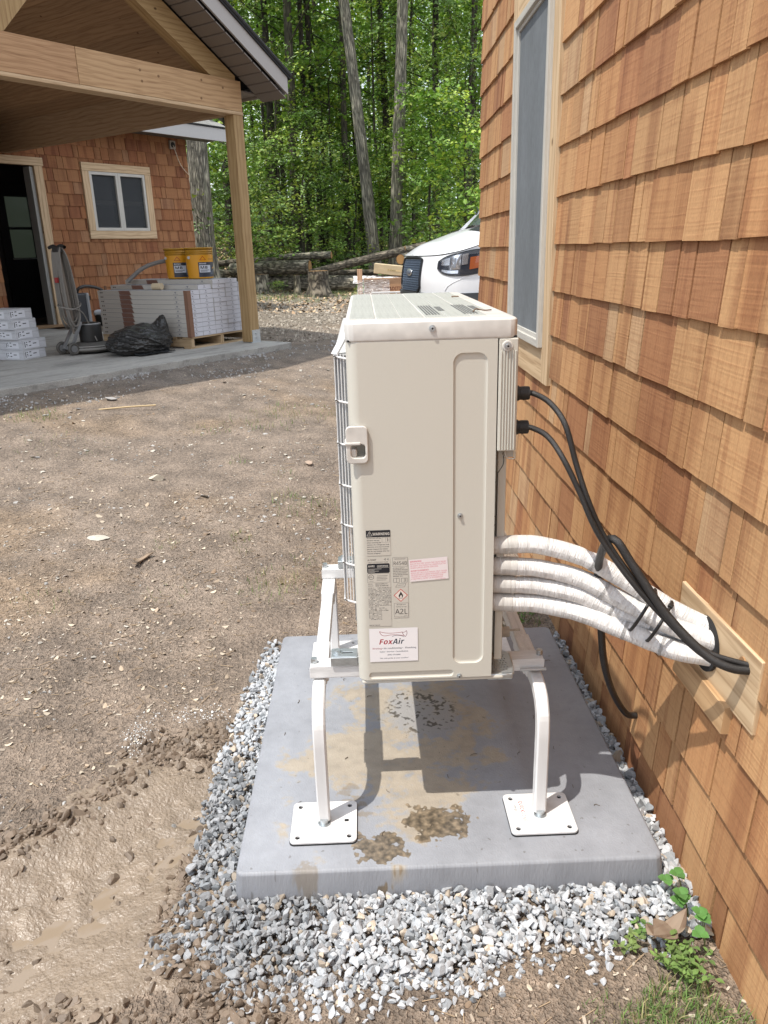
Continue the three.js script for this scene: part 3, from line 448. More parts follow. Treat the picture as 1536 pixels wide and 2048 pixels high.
  // outlet box with a loose wire by the corner
  const ob = part('outlet_box', rbb(s7(8.955), s7(9.065), 2.50, 2.62, 0.012, 0.05, 0.006), S({ color: C(0.30, 0.26, 0.22), roughness: 0.6 }), cabin);
  part('outlet_hole', cyl(0.04, 0.04, 0.012, 20).rotateX(PI / 2).translate(s7(9.01), 2.56, 0.05), MAT.dark, ob);
  part('wire', tube([[s7(9.01), 2.55, 0.055], [s7(9.03), 2.42, 0.09], [s7(9.07), 2.33, 0.08], [s7(9.17), 2.23, 0.05], [s7(9.28), 2.15, 0.04]], 0.006, 30, 6), S({ color: C(0.6, 0.5, 0.38), roughness: 0.5 }), ob);
}
const slabG = new THREE.Group();
{
  const g = rbb(s7(1.0), s7(6.36), -0.30, 0, 0.004, 4.63, 0.012); const m = part('concrete_slab', uvBox(g, 1), MAT.concrete, scene); m.position.set(...CAB); m.rotation.y = CRY; m.userData.kind = 'structure'; m.userData.label = 'grey concrete porch slab with a raw front edge';
}
const porch = thing('timber_porch', 'open timber porch roof on a square post in front of the cabin', 'porch', CAB, CRY);
{
  const Z = 4.27, post = new THREE.Group();
  part('post', uvBox(rbb(s7(6.118), s7(6.25), 0.0, 2.225, 4.135, 4.268, 0.006), 1, 0.4, 0.1), MAT.treated, porch);
  const br = part('post_base', [bb(s7(6.135), s7(6.254), 0.0, 0.135, 4.2685, 4.2735), bb(s7(6.2505), s7(6.2545), 0.0, 0.135, 4.14, 4.27), bb(s7(6.118), s7(6.256), -0.0, 0.012, 4.13, 4.275)], MAT.zinc, porch);
  part('bolt', [cyl(0.009, 0.009, 0.008, 6).rotateX(PI / 2).translate(s7(6.19), 0.095, 4.277), cyl(0.009, 0.009, 0.008, 6).rotateX(PI / 2).translate(s7(6.19), 0.05, 4.277)], MAT.zinc, br);
  part('beam_board', uvBox(rbb(s7(4.393), s7(6.247), 2.255, 2.527, 4.135, Z, 0.003), 0, 0.1, 0.2), MAT.pine, porch);
  part('beam_board', uvBox(rbb(s7(2.0), s7(4.389), 2.255, 2.527, 4.135, Z - 0.002, 0.003), 0, 0.55, 0.1), S({ map: pineMap, bumpMap: pineBump, bumpScale: 0.0008, roughness: 0.75, color: C(0.47, 0.285, 0.15) }), porch, 'redder left beam board');
  part('beam_base', uvBox(rbb(s7(2.0), s7(6.249), 2.222, 2.252, 4.13, Z + 0.006, 0.003), 0, 0.8), MAT.pineNew, porch);
  const plugs = []; for (const [x, y] of [[5.02, 2.45], [5.03, 2.365], [5.73, 2.47], [5.71, 2.315], [6.0, 2.44], [5.22, 2.43]]) plugs.push(cyl(0.011, 0.011, 0.004, 14).rotateX(PI / 2).translate(s7(x), y, Z + 0.0005));
  part('bolt_plug', plugs, S({ color: C(0.20, 0.11, 0.05), roughness: 0.7 }), porch);
  const ang = Math.atan(0.57), raf = (x0, x1, z0, z1, off, th) => { const f = (s) => 3.026 - 0.46 + 0.57 * (6.184 - s) - off; return new THREE.ExtrudeGeometry(new THREE.Shape([[s7(x0), f(x0)], [s7(x1), f(x1)], [s7(x1), f(x1) - th], [s7(x0), f(x0) - th]].map((p) => new THREE.Vector2(...p))), { depth: z1 - z0, bevelEnabled: false }).translate(0, 0, z0); };
  part('rafter', uvBox(raf(6.184, 3.4, 4.145, 4.262, 0, 0.222).translate(0, 0, 0), 0, 0.35), MAT.treated, porch);
  const strut = new THREE.ExtrudeGeometry(new THREE.Shape([[s7(3.80), 2.53], [s7(4.62), 3.40], [s7(4.40), 3.40], [s7(3.58), 2.53]].map((p) => new THREE.Vector2(...p))), { depth: 0.11, bevelEnabled: false }).translate(0, 0, 4.148);
  part('strut', uvBox(strut, 1, 0.77), MAT.treated, porch);
  part('side_beam', uvBox(rbb(s7(6.13), s7(6.243), 2.235, 2.60, 0.02, 4.13, 0.004), 2, 0.2), MAT.pineDull, porch);
  // sloping ceiling of boards that run from front to back, both halves of the gable
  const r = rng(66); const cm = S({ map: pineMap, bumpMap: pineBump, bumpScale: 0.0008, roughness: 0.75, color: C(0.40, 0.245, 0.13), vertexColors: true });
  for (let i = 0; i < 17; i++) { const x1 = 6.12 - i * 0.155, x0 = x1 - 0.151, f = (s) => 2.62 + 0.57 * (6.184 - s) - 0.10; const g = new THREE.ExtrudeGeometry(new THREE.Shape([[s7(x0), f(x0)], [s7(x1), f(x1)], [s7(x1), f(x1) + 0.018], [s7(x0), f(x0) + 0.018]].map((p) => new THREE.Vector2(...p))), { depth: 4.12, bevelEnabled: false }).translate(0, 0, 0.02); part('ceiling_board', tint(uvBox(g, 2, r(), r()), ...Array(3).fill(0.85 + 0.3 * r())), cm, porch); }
  const back = (s) => 0.6 + 0.57 * (s - 2.4);
  // eave and rake soffit of ribbed panels
  const sof = S({ color: C(0.17, 0.145, 0.125), roughness: 0.55 });
  const f = (s) => 3.045 - 0.46 + 0.57 * (6.184 - s);
  for (let i = 0; i < 28; i++) { const x1 = 6.55 - i * 0.112, x0 = x1 - 0.097; part('soffit_panel', new THREE.ExtrudeGeometry(new THREE.Shape([[s7(x0), f(x0)], [s7(x1), f(x1)], [s7(x1), f(x1) + 0.012], [s7(x0), f(x0) + 0.012]].map((p) => new THREE.Vector2(...p))), { depth: 0.318, bevelEnabled: false }).translate(0, 0, 4.268), sof, porch); }
  for (let i = 0; i < 28; i++) { const z0 = 0.45 + i * 0.136; if (z0 > 4.2) break; part('eave_panel', bb(s7(6.262), s7(6.55), 2.44, 2.452, z0, z0 + 0.13), sof, porch); }
  const rake = (x0, x1, y0, y1, z0, z1) => { const q = (s) => 2.872 - 0.46 + 0.565 * (6.567 - s); return new THREE.ExtrudeGeometry(new THREE.Shape([[s7(x0), q(x0) + y0], [s7(x1), q(x1) + y0], [s7(x1), q(x1) + y1], [s7(x0), q(x0) + y1]].map((p) => new THREE.Vector2(...p))), { depth: z1 - z0, bevelEnabled: false }).translate(0, 0, z0); };
  const fas = S({ color: C(0.36, 0.335, 0.315), roughness: 0.5 });
  part('rake_fascia', rake(3.4, 6.567, 0, 0.152, 4.587, 4.607), fas, porch);
  part('eave_fascia', rbb(s7(6.55), s7(6.566), 2.415, 2.57, 0.45, 4.586, 0.003), fas, porch);
  part('soffit_trim', rake(3.4, 6.30, -0.055, 0.0, 4.271, 4.285).translate(0, 0.09, 0), sof, porch);
  part('drip_edge', rake(3.4, 6.60, 0.152, 0.178, 4.57, 4.622), MAT.dark, porch);
  const roof = part('roof', [rake(3.4, 6.60, 0.10, 0.176, -0.9, 4.568), rake(3.4, 6.60, 0.178, 0.187, -0.9, 4.63)], S({ color: C(0.06, 0.062, 0.065), roughness: 0.9, bumpMap: scaled(grainBump, 6), bumpScale: 0.004 }), porch);
  const rr = rng(17), tabs = []; for (let i = 0; i < 25; i++) { const s = 6.60 - i * 0.125; tabs.push(rake(s - 0.118, s, 0.187, 0.193 + 0.012, 4.20, 4.636)); }
  part('shingle_edge', tabs, S({ color: C(0.05, 0.05, 0.052), roughness: 0.95 }), roof);
  // the other half of the gable, out of the picture
  const mir = (g) => { g.translate(-s7(3.4), 0, 0).scale(-1, 1, 1).translate(s7(3.4), 0, 0); const n = g.attributes.position.array; for (let i = 0; i < n.length; i += 9) for (let k = 0; k < 3; k++) { const t = n[i + k]; n[i + k] = n[i + 3 + k]; n[i + 3 + k] = t; } g.computeVertexNormals(); return g; };
  part('far_roof', [mir(rake(3.4, 6.60, 0.10, 0.186, -0.9, 4.62))], MAT.paintDark, porch);
}

// ---------- the equipment pad ----------
{
  const W = PADX1 - PADX0, D = PADZ0 - PADZ1, N = 1024;
  const pm = (px, py) => { const u = px / N, v = py / N, x = PADX0 + u * W, z = PADZ0 - v * D; // v grows away from the camera
    const n1 = fb(x * 6, z * 6, 4, 21), n2 = fb(x * 24, z * 24, 3, 22), n3 = fb(x * 70, z * 70, 2, 23);
    let c = [0.54, 0.548, 0.568].map((q) => q * (1 + 0.06 * n1 + 0.05 * n2));
    const silt = sm(-0.08, 0.42, n1 + 0.45 * n2 + 0.55 - 2.3 * pow(hypot((x - 0.06) / 0.5, (z + 1.78) / 0.62), 2) + 0.25 * n3);
    c = c.map((q, i) => lerp(q, [0.60, 0.55, 0.475][i] * (1 + 0.1 * n2), silt * 0.8));
    const wipe = sm(0.25, 0.5, n2 + 0.4 * n3) * 0.25; c = c.map((q) => q * (1 - 0.25 * wipe) + 0.08 * wipe);
    const speck = n3 > 0.8 ? 0.25 : 0; c = c.map((q, i) => lerp(q, [0.2, 0.17, 0.14][i], speck));
    // clods of wet earth at the near middle, a dark damp splash further in
    const m1 = hypot((x - 0.135) / 0.085, (z + 1.50) / 0.058) - 0.55 * n2 - 0.35 * n3, m2 = hypot((x - 0.0) / 0.062, (z + 1.425) / 0.055) - 0.55 * n2 - 0.35 * n3;
    const mud = max(1 - sm(0.85, 0.95, m1), 1 - sm(0.85, 0.95, m2)); c = c.map((q, i) => lerp(q, [0.37, 0.325, 0.265][i] * (1 + 0.6 * n3), mud * 0.85));
    const sp = hypot((x - 0.13) / 0.13, (z + 2.0) / 0.13) + 0.5 * n1; const spl = (1 - sm(0.7, 1.0, sp)) * sm(0.12, 0.5, n3 + 0.9 * n2); c = c.map((q, i) => lerp(q, [0.2, 0.185, 0.165][i], spl * 0.7));
    const dr = (1 - sm(0.75, 1.05, sp)); c = c.map((q, i) => lerp(q, [0.58, 0.56, 0.53][i], dr * 0.5 * (1 - spl)));
    for (const [a, b, r] of [[-0.09, -1.62, 0.012], [-0.07, -1.64, 0.014], [-0.055, -1.60, 0.010], [-0.08, -1.585, 0.013], [-0.045, -1.575, 0.011], [-0.04, -1.54, 0.012], [-0.17, -1.372, 0.018]]) { const d = hypot((x - a) / 1.5, z - b) / r - 0.6 * n3; if (d < 1.1) c = c.map((q, i) => lerp(q, [0.47, 0.41, 0.33][i], 0.45 * (1 - sm(0.6, 1.1, d)))); }
    return c.map((q) => q); };
  const map = tex(N, N, pm, true, false);
  const rough = tex(512, 512, (x, y) => { const u = x / 512, v = y / 512; const X = PADX0 + u * W, Z = PADZ0 - v * D, n2 = fb(X * 24, Z * 24, 3, 22), n3 = fb(X * 70, Z * 70, 2, 23); const m1 = hypot((X - 0.135) / 0.085, (Z + 1.50) / 0.058) - 0.55 * n2 - 0.35 * n3, m2 = hypot(X / 0.062, (Z + 1.425) / 0.055) - 0.55 * n2 - 0.35 * n3; return min(m1, m2) < 0.9 ? 0.3 : 0.48 + 0.16 * tf(u, v, 6, 6, 4, 300); }, false, false);
  const s = rrect(W, D, 0.02), g = new THREE.ExtrudeGeometry(s, { depth: 0.085, bevelEnabled: true, bevelThickness: 0.008, bevelSize: 0.007, bevelOffset: -0.007, bevelSegments: 4, curveSegments: 6 });
  g.rotateX(-PI / 2); const p = g.attributes.position, u = new Float32Array(p.count * 2);
  g.computeBoundingBox(); const top = g.boundingBox.max.y; g.translate(0, 0.077 - top, 0);
  for (let i = 0; i < p.count; i++) { const flare = 1 + 0.016 * clamp((0.065 - p.getY(i)) / 0.06); p.setX(i, p.getX(i) * flare); p.setZ(i, p.getZ(i) * flare); const dep = max(0, 0.066 - p.getY(i)) * 0.25, px = p.getX(i), pz = p.getZ(i), ex = W / 2 - abs(px), ez = D / 2 - abs(pz); u[i * 2] = (clamp(px, -W / 2 + 0.004, W / 2 - 0.004) - (ex < ez ? Math.sign(px) * dep : 0) + W / 2) / W; u[i * 2 + 1] = (D / 2 - clamp(pz, -D / 2 + 0.004, D / 2 - 0.004) + (ex < ez ? 0 : Math.sign(pz) * dep)) / D; }
  g.setAttribute('uv', new THREE.BufferAttribute(u, 2));
  const pad = thing('equipment_pad', 'grey plastic equipment pad stained with mud under the outdoor unit', 'equipment pad', [(PADX0 + PADX1) / 2, 0, (PADZ0 + PADZ1) / 2]);
  const gg = toCreasedNormals(g, 0.5);
  part('slab', gg, S({ map, roughnessMap: rough, roughness: 1, bumpMap: scaled(grainBump, 5), bumpScale: 0.0006 }), pad);
  // raised lettering panel, and small leaf bits and grit fallen on it
  const r = rng(50), bits = [];
  for (let i = 0; i < 26; i++) { const g2 = tube([[0, 0, 0], [0.006 + 0.006 * r(), 0.003 * r(), 0.006 * (r() - 0.5)], [0.012 + 0.008 * r(), 0.001, 0.012 * (r() - 0.5)]], 0.0005 + 0.0006 * r(), 5, 4); g2.rotateY(r() * 6.3); g2.scale(1, 1, 1); bits.push(g2.translate(PADX0 + 0.03 + (W - 0.06) * r(), 0.0778, PADZ0 - 0.03 - (D - 0.06) * r())); }
  const b = partW('plant_debris', bits, S({ color: C(0.10, 0.075, 0.05), roughness: 0.9 }), pad); b.userData.kind = 'stuff';
}

// ---------- the stand ----------
const stand = thing('equipment_stand', 'white steel tube stand that carries the outdoor unit on four legs', 'stand', [0.124, 0.077, -1.93]);
{
  const wht = MAT.white, XS = [-0.134, 0.381], zN = -1.516, zF = -2.345, yR = 0.396, a = 0.029;
  for (const x of XS) {
    const near = [[x, 0.092, zN], [x, 0.2, zN], [x, 0.30, zN], [x, 0.345, zN - 0.006], [x, 0.378, zN - 0.028], [x, yR, zN - 0.07], [x, yR, zN - 0.13], [x, yR, -1.74]];
    const far = [[x, 0.092, zF], [x, 0.2, zF], [x, 0.30, zF], [x, 0.345, zF + 0.006], [x, 0.378, zF + 0.028], [x, yR, zF + 0.07], [x, yR, zF + 0.13], [x, yR, -2.1]];
    for (const pts of [near, far]) partW('leg', squareTube(pts, a, 60), wht, stand);
    const rail = partW('rail', rbb(x - 0.0165, x + 0.0165, yR - 0.0165, yR + 0.0165, -2.235, -1.635, 0.004), wht, stand);
    partW('sleeve', [rbb(x - 0.0195, x + 0.0195, yR - 0.0195, yR + 0.0195, -1.79, -1.655, 0.003), rbb(x - 0.0195, x + 0.0195, yR - 0.0195, yR + 0.0195, -2.235, -2.09, 0.003)], wht, rail);
    for (const z of [zN, zF]) {
      const sh = rrect(0.155, 0.138, 0.012); for (const i of [-1, 1]) for (const j of [-1, 1]) { const h = new THREE.Path(); h.absellipse(i * 0.06, j * 0.052, 0.0055, 0.0055, 0, 2 * PI, true); sh.holes.push(h); }
      const pl = partW('foot_plate', extrude(sh, 0.005, 0.0008).rotateX(-PI / 2).translate(x, 0.0795, z + 0.005), wht, stand);
      const und = partW('rubber_mat', extrude(rrect(0.157, 0.14, 0.012), 0.003).rotateX(-PI / 2).translate(x, 0.0768, z + 0.006), MAT.dark, pl);
      partW('bolt', [cyl(0.0105, 0.0105, 0.012, 6, x, 0.092, z + 0.012), cyl(0.015, 0.015, 0.002, 18, x, 0.0856, z + 0.012), cyl(0.006, 0.006, 0.03, 10, x, 0.096, z + 0.006)], MAT.zinc, pl);
      if (z === zN) for (const i of [-1, 1]) for (const j of [-1, 1]) partW('hole_rim', new THREE.CylinderGeometry(0.0056, 0.0056, 0.004, 12, 1, true).translate(x + i * 0.06, 0.0822, z + 0.005 + j * 0.052), MAT.dark, pl);
    }
  }
  partW('plate_slot', rbb(-0.086, -0.076, 0.0846, 0.0852, -1.515, -1.507, 0.0003), MAT.dark, stand);
  for (const z of [-1.625, -2.21]) {
    partW('cross_bar', [rbb(-0.155, 0.40, 0.4165, 0.4185, z - 0.02, z + 0.02, 0.0008), rbb(-0.155, 0.40, 0.4185, 0.445, z + 0.018, z + 0.0205, 0.0008), rbb(-0.155, 0.40, 0.4185, 0.445, z - 0.0205, z - 0.018, 0.0008), rbb(-0.153, 0.398, 0.445, 0.4475, z - 0.0205, z + 0.0205, 0.0008)], wht, stand);
    partW('bolt', [cyl(0.008, 0.008, 0.012, 6, -0.145, 0.454, z), cyl(0.008, 0.008, 0.012, 6, 0.392, 0.454, z), cyl(0.004, 0.004, 0.06, 8).rotateZ(PI / 2).translate(0.372, 0.425, z + 0.03)], MAT.zinc, stand);
  }
  // maker's sticker on the right plate
  const cv = document.createElement('canvas'); cv.width = 128; cv.height = 320; const c = cv.getContext('2d'); c.fillStyle = '#ece9e6'; c.fillRect(0, 0, 128, 320); c.save(); c.translate(64, 160); c.rotate(PI / 2); c.textAlign = 'center'; c.font = 'bold 52px sans-serif'; c.fillStyle = '#c4373c'; c.fillText('QUICK', -80, -6); c.fillStyle = '#7d7a7c'; c.fillText('SLING', 74, -6); c.fillStyle = '#303033'; c.font = 'bold 30px sans-serif'; c.fillText('energy', -60, 44); c.restore();
  const t = new THREE.CanvasTexture(cv); t.colorSpace = THREE.SRGBColorSpace;
  partW('sticker', new THREE.PlaneGeometry(0.034, 0.074).rotateX(-PI / 2).translate(0.336, 0.0856, -1.515), S({ map: t, roughness: 0.4 }), stand);
}

// ---------- the outdoor unit ----------
const unit = thing('heat_pump_unit', 'beige heat pump outdoor unit raised on a white stand beside the shingled house', 'heat pump', [0.129, 0.466, -1.972]);
{
  const W = (n, g, m, p = unit, l) => partW(n, g, m, p, l);
  const X0 = -0.037, X1 = 0.256, ZN = -1.498, ZF = -2.447, Y0 = 0.468, Y1 = 1.206, ev = new Evaluator(); ev.useGroups = false;
  // wrap-round casing, rounded at the front corners; the end panel has a pressed recess and a pressed groove
  const sh = new THREE.Shape(), R = 0.024; sh.moveTo(X1, -ZN).lineTo(X0 + R, -ZN).absarc(X0 + R, -ZN + R, R, 1.5 * PI, PI, true).lineTo(X0, -ZF - R).absarc(X0 + R, -ZF - R, R, PI, PI / 2, true).lineTo(X1, -ZF).lineTo(X1, -ZN);
  let body = extrude(sh, Y1 - Y0, 0.002, 2, 26).rotateX(-PI / 2).translate(0, Y0, 0);
  // (x, y of the shape, z up) -> shape y is -z
  let br = new Brush(body); br.updateMatrixWorld();
  const cut = (g) => { const b = new Brush(g); b.updateMatrixWorld(); br = ev.evaluate(br, b, SUBTRACTION); };
  const pressed = (w, h, r, x, y, d) => { const o = new THREE.ExtrudeGeometry(rrect(w, h, r), { depth: d, bevelEnabled: true, bevelThickness: d * 0.999, bevelSize: d * 1.5, bevelOffset: 0, bevelSegments: 2, curveSegments: 6 }); return o.rotateX(0).translate(x, y, ZN + 0); };
  cut(new THREE.ExtrudeGeometry(rrect(0.056, 0.664, 0.014), { depth: 0.02, bevelEnabled: true, bevelThickness: 0.0045, bevelSize: 0.006, bevelOffset: 0, bevelSegments: 3, curveSegments: 8 }).translate(0.204, 0.842, ZN + 0.0008));
  cut(new THREE.ExtrudeGeometry(rrect(0.178, 0.008, 0.004), { depth: 0.02, bevelEnabled: true, bevelThickness: 0.004, bevelSize: 0.0045, bevelOffset: 0, bevelSegments: 3, curveSegments: 8 }).translate(0.079, 0.4815, ZN + 0.0008));
  cut(bb(-0.06, -0.0045, 0.981, 1.012, ZN - 0.045, ZN + 0.02));
  const cas = br.geometry; for (const k of Object.keys(cas.attributes)) if (!['position', 'normal', 'uv'].includes(k)) cas.deleteAttribute(k);
  W('casing', uvBox(cas.index ? cas.toNonIndexed() : cas), MAT.unit);
  // recess pressing (the cut only reaches a few millimetres in, as its bevelled end lies behind the face)
  // lid
  const lsh = new THREE.Shape(), q = 0.02, LX0 = -0.0375, LX1 = 0.2955, LN = 1.4965, LF = 2.4485; lsh.moveTo(LX0 + q, LN).lineTo(LX1 - q, LN).absarc(LX1 - q, LN + q, q, -PI / 2, 0).lineTo(LX1, LF - q).absarc(LX1 - q, LF - q, q, 0, PI / 2).lineTo(LX0 + q, LF).absarc(LX0 + q, LF - q, q, PI / 2, PI).lineTo(LX0, LN + q).absarc(LX0 + q, LN + q, q, PI, 1.5 * PI);
  const lidG = new THREE.ExtrudeGeometry(lsh, { depth: 0.026, bevelEnabled: true, bevelThickness: 0.007, bevelSize: 0.008, bevelOffset: -0.008, bevelSegments: 4, curveSegments: 8 }).rotateX(-PI / 2); lidG.computeBoundingBox(); lidG.translate(0, 1.2435 - lidG.boundingBox.max.y, 0);
  const lid = W('lid', toCreasedNormals(uvBox(lidG), 0.4), S({ map: dustMap, color: C(0.74, 0.72, 0.68), roughness: 0.4 }));
  const filmM = S({ map: scaled(dustMap, 3), color: C(0.47, 0.485, 0.45), roughness: 0.5 });
  W('dusty_top', [rbb(-0.028, 0.022, 1.2425, 1.2450, -2.435, -1.555, 0.001), rbb(0.026, 0.072, 1.2425, 1.2446, -2.43, -1.548, 0.001), rbb(0.0735, 0.118, 1.2425, 1.2447, -2.43, -1.552, 0.001), rbb(0.122, 0.164, 1.2425, 1.2446, -2.435, -1.548, 0.001), rbb(0.1655, 0.21, 1.2425, 1.2447, -2.43, -1.552, 0.001), rbb(0.214, 0.243, 1.2425, 1.2446, -2.43, -1.56, 0.001), rbb(0.2445, 0.262, 1.2425, 1.2446, -2.43, -1.70, 0.001)], filmM, lid, 'grey green dusty ribbed top');
  const vm = S({ color: C(0.16, 0.165, 0.16), roughness: 0.6 });
  for (const [x0, n] of [[0.128, 5], [0.205, 5]]) { const L = []; for (let i = 0; i < 24; i++) for (let k = 0; k < n; k++) L.push(box(0.0036, 0.0006, 0.0065, x0 + k * 0.0062, 1.2454, -1.60 - i * 0.011 - (k % 2) * 0.003)); for (let i = 0; i < 9; i++) L.push(box(0.014, 0.0006, 0.009, x0 + 0.045 - 0.006, 1.2452, -1.70 - i * 0.014)); W('printed_mark', L, vm, lid); }
  W('leaf_bit', [tube([[0.225, 1.2455, -1.63], [0.235, 1.250, -1.65], [0.25, 1.247, -1.645], [0.268, 1.2465, -1.66]], 0.0014, 14, 5), rbox(0.02, 0.004, 0.012, 0.002, 0.252, 1.2455, -2.18)], S({ color: C(0.16, 0.11, 0.07), roughness: 0.9 }), lid);
  W('gap', bb(X0 + 0.004, 0.293, 1.2055, 1.2092, ZF + 0.003, ZN - 0.0028), MAT.dark);
  // screws
  const screw = (x, y, z, r, p = unit) => { const s = W('screw', [new THREE.CylinderGeometry(r, r * 1.05, 0.002, 20).rotateX(PI / 2).translate(x, y, z + 0.001), new THREE.CylinderGeometry(r * 0.62, r * 0.7, 0.0035, 6).rotateX(PI / 2).translate(x, y, z + 0.0038)], MAT.zinc, p); W('socket', new THREE.CylinderGeometry(r * 0.3, r * 0.3, 0.001, 8).rotateX(PI / 2).translate(x, y, z + 0.0056), MAT.dark, s); return s; };
  screw(0.130, 1.2275, -1.4965, 0.0062); screw(0.1854, 0.8476, -1.5022, 0.0055); screw(0.1852, 0.4735, ZN, 0.0055);
  // terminal cover with ribs
  const tc = W('terminal_cover', [rbb(0.2585, 0.2965, 0.982, 1.205, -1.62, ZN + 0.0005, 0.003)], MAT.unit);
  const ribs = []; for (let i = 0; i < 6; i++) ribs.push(rbox(0.0024, 0.197, 0.004, 0.001, 0.2632 + i * 0.0056, 1.083, ZN + 0.001)); W('rib', ribs, MAT.unit, tc);
  W('boss', new THREE.CylinderGeometry(0.0095, 0.0105, 0.004, 24).rotateX(PI / 2).translate(0.2745, 1.1905, ZN + 0.002), S({ map: dustMap, color: C(0.78, 0.75, 0.70), roughness: 0.4 }), tc); screw(0.2745, 1.1905, ZN + 0.003, 0.0072, tc);
  W('drip_lip', [tube([[0.2745, 0.981, -1.503], [0.279, 0.969, -1.503], [0.284, 0.9655, -1.503], [0.295, 0.966, -1.503], [0.2955, 0.98, -1.503]], 0.0014, 24, 6), bb(0.276, 0.2945, 0.967, 0.981, -1.53, -1.51)], MAT.unitDark, tc);
  screw(0.2975, 1.19, -1.53, 0.003, tc);
  // back column, valve plate and base
  const bk = W('rear_panel', [bb(0.2575, 0.266, 0.50, 1.19, -2.43, -1.545), rbb(0.2661, 0.2845, 0.492, 1.18, -2.44, -1.53, 0.003)], MAT.unit);
  W('seam', [tube([[0.2775, 0.97, -1.5292], [0.2775, 0.948, -1.5292], [0.27, 0.934, -1.5292], [0.2665, 0.928, -1.5292]], 0.0007, 12, 5), bb(0.2655, 0.2665, 0.5, 0.93, -1.5315, -1.529), tube([[0.2655, 0.905, -1.544], [0.261, 0.9, -1.544], [0.2605, 0.85, -1.544], [0.261, 0.832, -1.544], [0.2655, 0.828, -1.544]], 0.0008, 16, 5), tube([[0.2655, 0.81, -1.544], [0.2615, 0.803, -1.544], [0.2598, 0.785, -1.544]], 0.0008, 12, 5)], MAT.dark, bk);
  W('base_pan', toCreasedNormals(rbb(-0.03, 0.285, 0.458, 0.4675, -2.44, -1.502, 0.006, 3), 0.6), MAT.unit);
  // wire guard in front of the fan and the coil
  const gd = new THREE.Group(); gd.name = 'wire_guard'; unit.add(gd);
  const hoops = []; for (let i = 0; i < 7; i++) { const y = 1.175 - i * 0.0875; hoops.push(tube([[-0.036, y - 0.004, -1.528], [-0.046, y - 0.002, -1.530], [-0.0595, y, -1.540], [-0.061, y, -1.56], [-0.061, y, -1.9], [-0.061, y, -2.38], [-0.057, y, -2.41], [-0.036, y, -2.42]], 0.0023, 60, 7)); }
  W('hoop_wire', hoops, MAT.white, gd);
  const wires = []; for (let i = 0; i < 58; i++) { const z = -1.545 - i * 0.0148; wires.push(cyl(0.0014, 0.0014, 0.535, 6, -0.0605, 0.9125, z)); } for (const x of [-0.042, -0.048, -0.054]) wires.push(cyl(0.0014, 0.0014, 0.535, 6, x, 0.9125, -1.536)); W('upright_wire', wires, MAT.white, gd);
  W('guard_cap', [bb(-0.061, -0.0372, 1.176, 1.1785, -2.41, -1.545), bar([-0.0372, 1.215, -1.56], [-0.060, 1.178, -1.545], 0.02, 0.004)], MAT.white, gd);
  W('coil_fins', [bb(-0.0395, -0.037, 0.60, 1.17, -2.42, -1.535)], S({ color: C(0.22, 0.225, 0.23), roughness: 0.6, metalness: 0.2 }));
  // moulded handle let into the corner
  const hs = rrect(0.044, 0.076, 0.010, -0.0215, 1.006), ho = new THREE.Path(); const hr = rrect(0.029, 0.027, 0.007, -0.0195, 0.9935).getPoints(6); ho.setFromPoints(hr.reverse()); hs.holes.push(ho);
  const hd = W('handle', [extrude(hs, 0.007, 0.0022, 3).translate(0, 0, ZN + 0.0008), rbb(-0.046, -0.014, 1.006, 1.012, ZN - 0.03, ZN + 0.010, 0.002)], S({ map: dustMap, color: C(0.72, 0.69, 0.64), roughness: 0.4 }));
  W('hollow', [bb(-0.036, -0.0045, 0.9795, 1.0075, ZN - 0.034, ZN - 0.032), bb(-0.005, -0.0035, 0.980, 1.008, ZN - 0.034, ZN + 0.001), bb(-0.036, -0.0045, 0.9785, 0.9800, ZN - 0.034, ZN + 0.001)], MAT.unitDark, hd);
  W('grip', rbb(-0.038, -0.022, 0.980, 0.997, ZN - 0.018, ZN + 0.003, 0.004), S({ map: dustMap, color: C(0.72, 0.69, 0.64), roughness: 0.4 }), hd);
  // feet
  const foot = rrect(0.062, 0.040, 0.004), slot = new THREE.Path(); slot.setFromPoints(rrect(0.030, 0.007, 0.0035, 0.006, 0.0).getPoints(5).reverse()); foot.holes.push(slot);
  const f1 = W('foot_bracket', [extrude(foot, 0.0035, 0.0008).rotateX(-PI / 2).translate(-0.072, 0.470, -1.622), rbb(-0.104, -0.041, 0.450, 0.472, -1.602, -1.599, 0.001), rbb(-0.104, -0.041, 0.450, 0.472, -1.645, -1.642, 0.001)], MAT.zinc);
  W('bolt', [cyl(0.0085, 0.0085, 0.007, 6, -0.088, 0.478, -1.622), cyl(0.012, 0.012, 0.0022, 18, -0.088, 0.4745, -1.622)], MAT.zinc, f1);
  const f3 = W('foot_bracket', [rbb(-0.104, -0.041, 0.450, 0.4735, -2.232, -2.19, 0.002)], MAT.zinc); W('bolt', [cyl(0.0085, 0.0085, 0.01, 6, -0.088, 0.478, -2.21)], MAT.zinc, f3);
  const pf = new THREE.Shape(); pf.moveTo(0.245, 1.512).lineTo(0.298, 1.512).absarc(0.298, 1.524, 0.012, -PI / 2, 0).lineTo(0.312, 1.60).lineTo(0.296, 1.625).lineTo(0.245, 1.625); for (let i = 0; i < 7; i++) for (let j = 0; j < 9; j++) { const h = new THREE.Path(); h.absellipse(0.2615 + i * 0.0068 + (j % 2) * 0.0034, 1.527 + j * 0.0095, 0.0021, 0.0021, 0, 2 * PI, true); if (0.2615 + i * 0.0068 < 0.3) pf.holes.push(h); }
